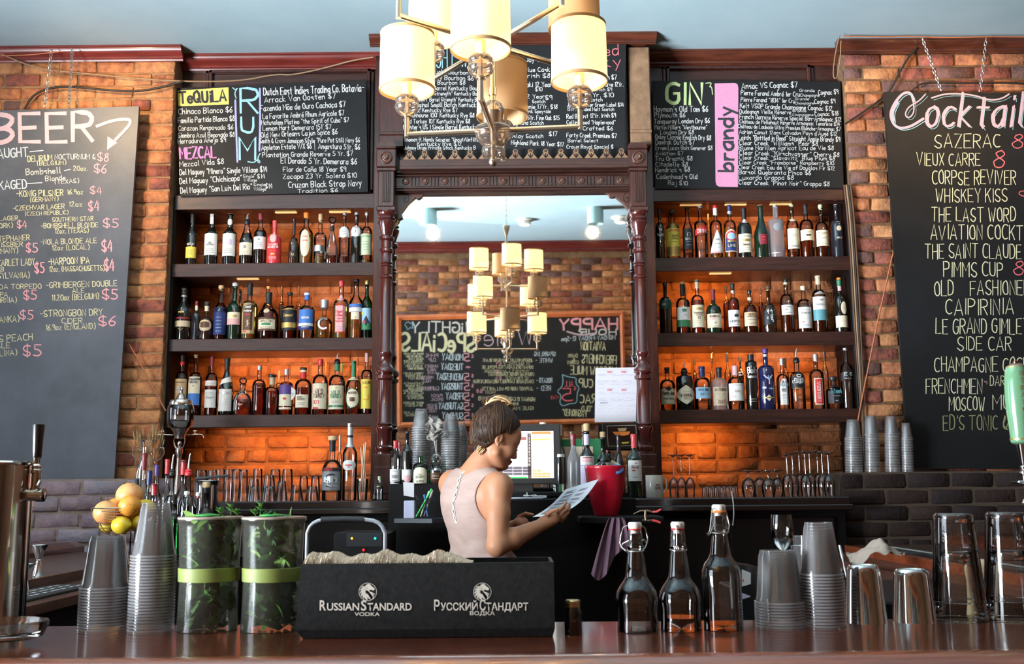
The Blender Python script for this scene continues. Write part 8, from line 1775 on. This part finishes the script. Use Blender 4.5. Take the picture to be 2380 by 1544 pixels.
fruit('orange',302,1176,25.5,-.055,M_or,'orange in front of the top grapefruit','orange');fruit('orange',270,1177,20,.03,M_or,'orange peeping out between the two grapefruit','orange');fruit('orange',296,1200,24,.02,M_or,'orange low in the middle of the basket','orange')
fruit('lemon',337,1184,23,-.01,M_le,'round yellow lemon at the right of the pile','lemon',True);fruit('lemon',282,1221,21,-.065,M_le,'lemon lying low at the front of the basket','lemon',True);fruit('lemon',322,1216,20,-.02,M_le,'lemon low at the right of the basket','lemon',True);fruit('lemon',250,1222,17,.01,M_le,'greenish lemon low at the left of the basket','lemon',True)
ledL=BZ-.035+.0005
def jig(px,yt,yw,yb,wt,wb,Y,lb,z0):
    s=Y/F;c0=P(px,1185,Y).x;Z=lambda y:zat(y,Y,px)-z0;h=Z(yt)
    k=h/max(h,1e-3);m_=MB();zm_=h*(yb-yw)/(yb-yt)
    m_.lathe([(wb*s,0),(wb*s*.96,.001),(5*s,zm_-.002),(6*s,zm_),(5*s,zm_+.002),(wt*s,h-.001),(wt*s,h),(wt*s*.92,h-.002),(4*s,zm_+.005),(0,zm_+.005)],24,cap=False)
    tag(m_.build('jigger',M_steel,None,ang=40,loc=(c0,Y,z0)),lb,'jigger','steel jiggers on the left side bar')
jig(97,1267,1306,1372,19,16,3.55,'taller steel jigger on the left side bar',ledL);jig(68,1311,1330,1385,23,12,3.20,'lower wide steel jigger beside the tall one',ledL)
m_=MB();Yj2=3.05;s=Yj2/F;m_.lathe([(0,0),(24*s,0),(25*s,.01),(22*s,.04),(8*s,.075),(7*s,.10),(8*s,.104)],24,cap=False);tag(m_.build('small_flask',M_gl,None,ang=60,loc=(P(42,1185,Yj2).x,Yj2,ledL)),'small round glass flask beside the draught tower','flask')
def mat_strip(sd,x0,x1,y0,y1,z,lb,sq_):
    g=MB();g.box((min(sd*x0,sd*x1),y0,z),(max(sd*x0,sd*x1),y1,z+.008),.002);o=g.build('bar_mat',mat('rubber_black',(.02,.02,.02),.6),None);tag(o,lb,'bar mat')
    m_=MB();rnd=random.Random(9);y=y0+.03
    while y<y1-.05:
        L_=rnd.uniform(.03,.07)
        if sq_:
            for k in range(3):ribbon(m_,[(sd*(x0+(x1-x0)*(.25+.25*k)),y),(sd*(x0+(x1-x0)*(.25+.25*k)),y+L_*.5)],.006,lambda u,v:(u,v,z+.0088))
        else:ribbon(m_,[(sd*(x0+x1)/2,y),(sd*(x0+x1)/2,y+L_)],(x1-x0)*.22,lambda u,v:(u,v,z+.0088))
        y+=L_+(.012 if not sq_ else .0)
    tag(m_.build('white_print',cm('white'),o,ang=0,fix=False),kind='stuff')
mat_strip(1,1.60,1.70,3.15,4.75,BZ+.0005,'black bar mat with worn white lettering under the crumpled towel',False);mat_strip(-1,1.39,1.53,2.75,3.5,ledL,'black and white rubber mat under the jiggers',True)
Yt_=3.95;c0=P(2040,1270,Yt_);c0.z=BZ+.022;s=Yt_/F;m_=MB()
def ct(u,v):
    a=(u-.5)*2;x=a*54*s;prof=math.exp(-((a-.15)/.55)**2);z=prof*34*s*(1-(2*v-1)**2*.75)+.006*math.sin(u*21+v*7)+.004*math.sin(v*25+u*8)-.004
    if a<-.45:z-=(-.45-a)*70*s*(1-v)
    y=(v-.5)*.14+.018*math.sin(u*9);return (x,y,max(z,-.012 if a>-.45 else-.06))
m_.grid(ct,60,30);tag(m_.build('crumpled_towel',mat('grey_towel',(.42,.34,.28),.95,bump=.5,bscale=400),None,ang=180,loc=c0+Vector((-.01,0,.0)),fix=False),'crumpled beige towel left on the right side bar','towel')
zW=1.085;xa,xb=P(1735,1185,2.95).x,P(1962,1185,2.95).x
g=empty('work_shelf',((xa+xb)/2,3.0,0),'low dark work shelf behind the bar holding a wine glass','shelf');mb=MB();mb.box((xa,2.75,0),(1.352,3.40,zW),.006);off(mb.build('body',M_black,g),g.location)
Yx=3.05;stx=[(0,0)]
s=Yx/F;gx=P(1815,1185,Yx).x;hz=zat(1197,Yx,1815)-zW
m_=MB();m_.lathe([(.033,0),(.033,.001),(.006,.006),(.0028,.02),(.0028,hz-84*s-.002),(.006,hz-80*s),(15*s,hz-72*s),(24*s,hz-52*s),(26.5*s,hz-34*s),(24*s,hz-8*s),(22.5*s,hz)],32,cap=False);m_.lathe([(0,.0006),(.033,0)],32,cap=False)
tag(m_.build('wine_glass',M_gl,None,ang=60,loc=(gx,Yx,zW+.0005)),'upright wine glass behind the clear cup stacks','wine glass')
for px,yt,w_,yy,lb in ((1853,1246,14,3.15,'small plastic cup behind, right of the wine glass'),(1850,1268,16,2.95,'small plastic cup in front, right of the wine glass')):
    s=yy/F;h=zat(yt,yy,px)-zW-.0005;h=max(h,.03);m_=MB();m_.lathe([(0,.001),(w_*.7*s,0),(w_*s,h),(w_*s*1.04,h),(w_*s*.95,h-.002)],22,cap=False);tag(m_.build('small_cup',M_cup,None,ang=50,loc=(P(px,1185,yy).x,yy,zW+.0005)),lb,'cup')
c0,c1=P(1974,1345,2.9),P(1949,1232,2.98);c0.z=max(c0.z,zW);m_=MB();d=c1-c0;m_.tube([(0,0,0),d*.35,d*.5,d*.62,d*.8,d],[.002,.0024,.0045,.002,.0055,.0045],8);tag(m_.build('bar_spoon',M_steel,None,ang=60,loc=Vector((c0.x,c0.y,zW+.003))),'twisted steel bar spoon leaning behind the tall cup stack','spoon')
Yz=2.62;a,b=P(1722,1400,Yz),P(1764,1312,Yz);mb=MB();c0=Vector((a.x,Yz,BZ-.06));mb.prism([(0,-.9),(0,b.z-c0.z),(.05,b.z-c0.z-.008),(.06,b.z-c0.z-.03),(.06,-.9)],lambda u,v,d:(u,d,v),0,.12);o=mb.build('black_dispenser',mat('dispenser_black',(.012,.012,.013),.3,coat=.4),None,ang=30,loc=c0);tag(o,'black box with white warning stickers beside the tallest swing-top bottle','dispenser')
for (x0_,x1_,y0_,y1_2,col) in ((1724,1745,1324,1364,'white'),(1723,1744,1378,1394,'lilac')):
    m_=MB();m_.add([P(x,y,Yz-.001)-c0 for x,y in ((x0_,y1_2),(x1_,y1_2-6),(x1_,y0_+8),(x0_,y0_))],[(0,1,2,3)]);st_=m_.build('sticker',cm(col),o,ang=0,fix=False)
m_=MB();m_.add([P(x,y,Yz-.0016)-c0 for x,y in ((1725,1352),(1729,1352),(1727,1345))],[(0,1,2)]);m_.build('warning_mark',cm('red'),st_,ang=0,fix=False)
for i,(x0_,y0_,x1_,y1_2,r0,r1,yy,lb) in enumerate(((2262,1440,2246,1312,.013,.006,2.42,'pale wooden muddler behind the first pint glasses'),(2288,1420,2283,1300,.012,.020,2.50,'pale wooden pestle with rounded head between the pint glasses'),(2310,1440,2320,1310,.009,.006,2.44,'thin pale wooden stick behind the last pint glasses'))):
    c0,c1=P(x0_,y0_,yy),P(x1_,y1_2,yy);d=c1-c0;m_=MB();m_.tube([d*t for t in (0,.05,.12,.3,.7,.85,.95,1)],[r0*.5,r0,r0*.95,r0*.6,r1*.7,r1,r1*.9,r1*.35],12);m_.tube([(0,0,0),(0,.0,-(c0.z-.60))],.004,6)
    tag(m_.build('muddler',mat('pale_wood',(.62,.42,.22),.5),None,ang=60,loc=c0),lb,'muddler')
mb=MB();mb.box((P(2235,1185,2.5).x,2.30,0),(1.355,2.62,.62),.004);tag(mb.build('sink_cabinet',M_black,None),'dark low cabinet behind the pint glasses under the bar','cabinet')
Yl=3.5;s=Yl/F;pts=[P(712,1312,Yl),P(714,1240,Yl),P(722,1220,Yl),P(745,1208,Yl),P(800,1206,Yl),P(862,1208,Yl),P(885,1218,Yl),P(895,1240,Yl),P(896,1312,Yl)]
g=empty('folding_steps',(P(804,1185,Yl).x,Yl,0),'folding steps with grey tube handle and black grip behind the caddy','step ladder')
q=pts[:1]+[pts[1]]+[pts[i].lerp(pts[i+1],t) for i in range(1,7) for t in (.25,.75)]+pts[7:];q[0]=Vector((q[0].x,Yl,0.02));q[-1]=Vector((q[-1].x,Yl,0.02))
mb=MB();mb.tube(q,4.6*s,12);off(mb.build('tube_frame',mat('grey_tube',(.34,.35,.38),.3,metal=.4),g),g.location)
mb=MB();mb.tube([P(746,1208,Yl),P(800,1206,Yl),P(846,1207,Yl)],6.3*s,12);off(mb.build('grip',mat('grip_rubber',(.012,.012,.012),.6),g),g.location)
for z_,dd in ((.25,.25),(.5,.16),(.75,.08)):mb=MB();mb.box((pts[0].x+.01,Yl-dd,z_),(pts[-1].x-.01,Yl+.02,z_+.03),.004);off(mb.build('tread',M_black,g),g.location)
Ye=4.3;a,b=P(803,1300,Ye),P(890,1238,Ye);g=empty('equipment_box',(a.x,Ye,0),'black equipment cabinet with small coloured indicator lights','equipment')
mb=MB();mb.box((a.x-.05,Ye,0),(b.x+.02,Ye+.3,b.z),.006);off(mb.build('body',M_black,g),g.location);box_px(805,888,1240,1272,Ye-.004,.006,mat('panel_grey',(.02,.022,.024),.3),'control_panel',g,.001)
for px,py,c_,nm in ((818,1252,(1,.35,.03),'amber'),(872,1252,(.02,.75,.55),'teal'),(845,1279,(.8,.02,.02),'red')):p=P(px,py,Ye-.006);m_=MB();m_.ball(p-Vector(g.location),3*Ye/F,8,(1,1,1));m_.build('indicator_light',mat('led_'+nm,c_,.3,emit=1.5),g,ang=180)
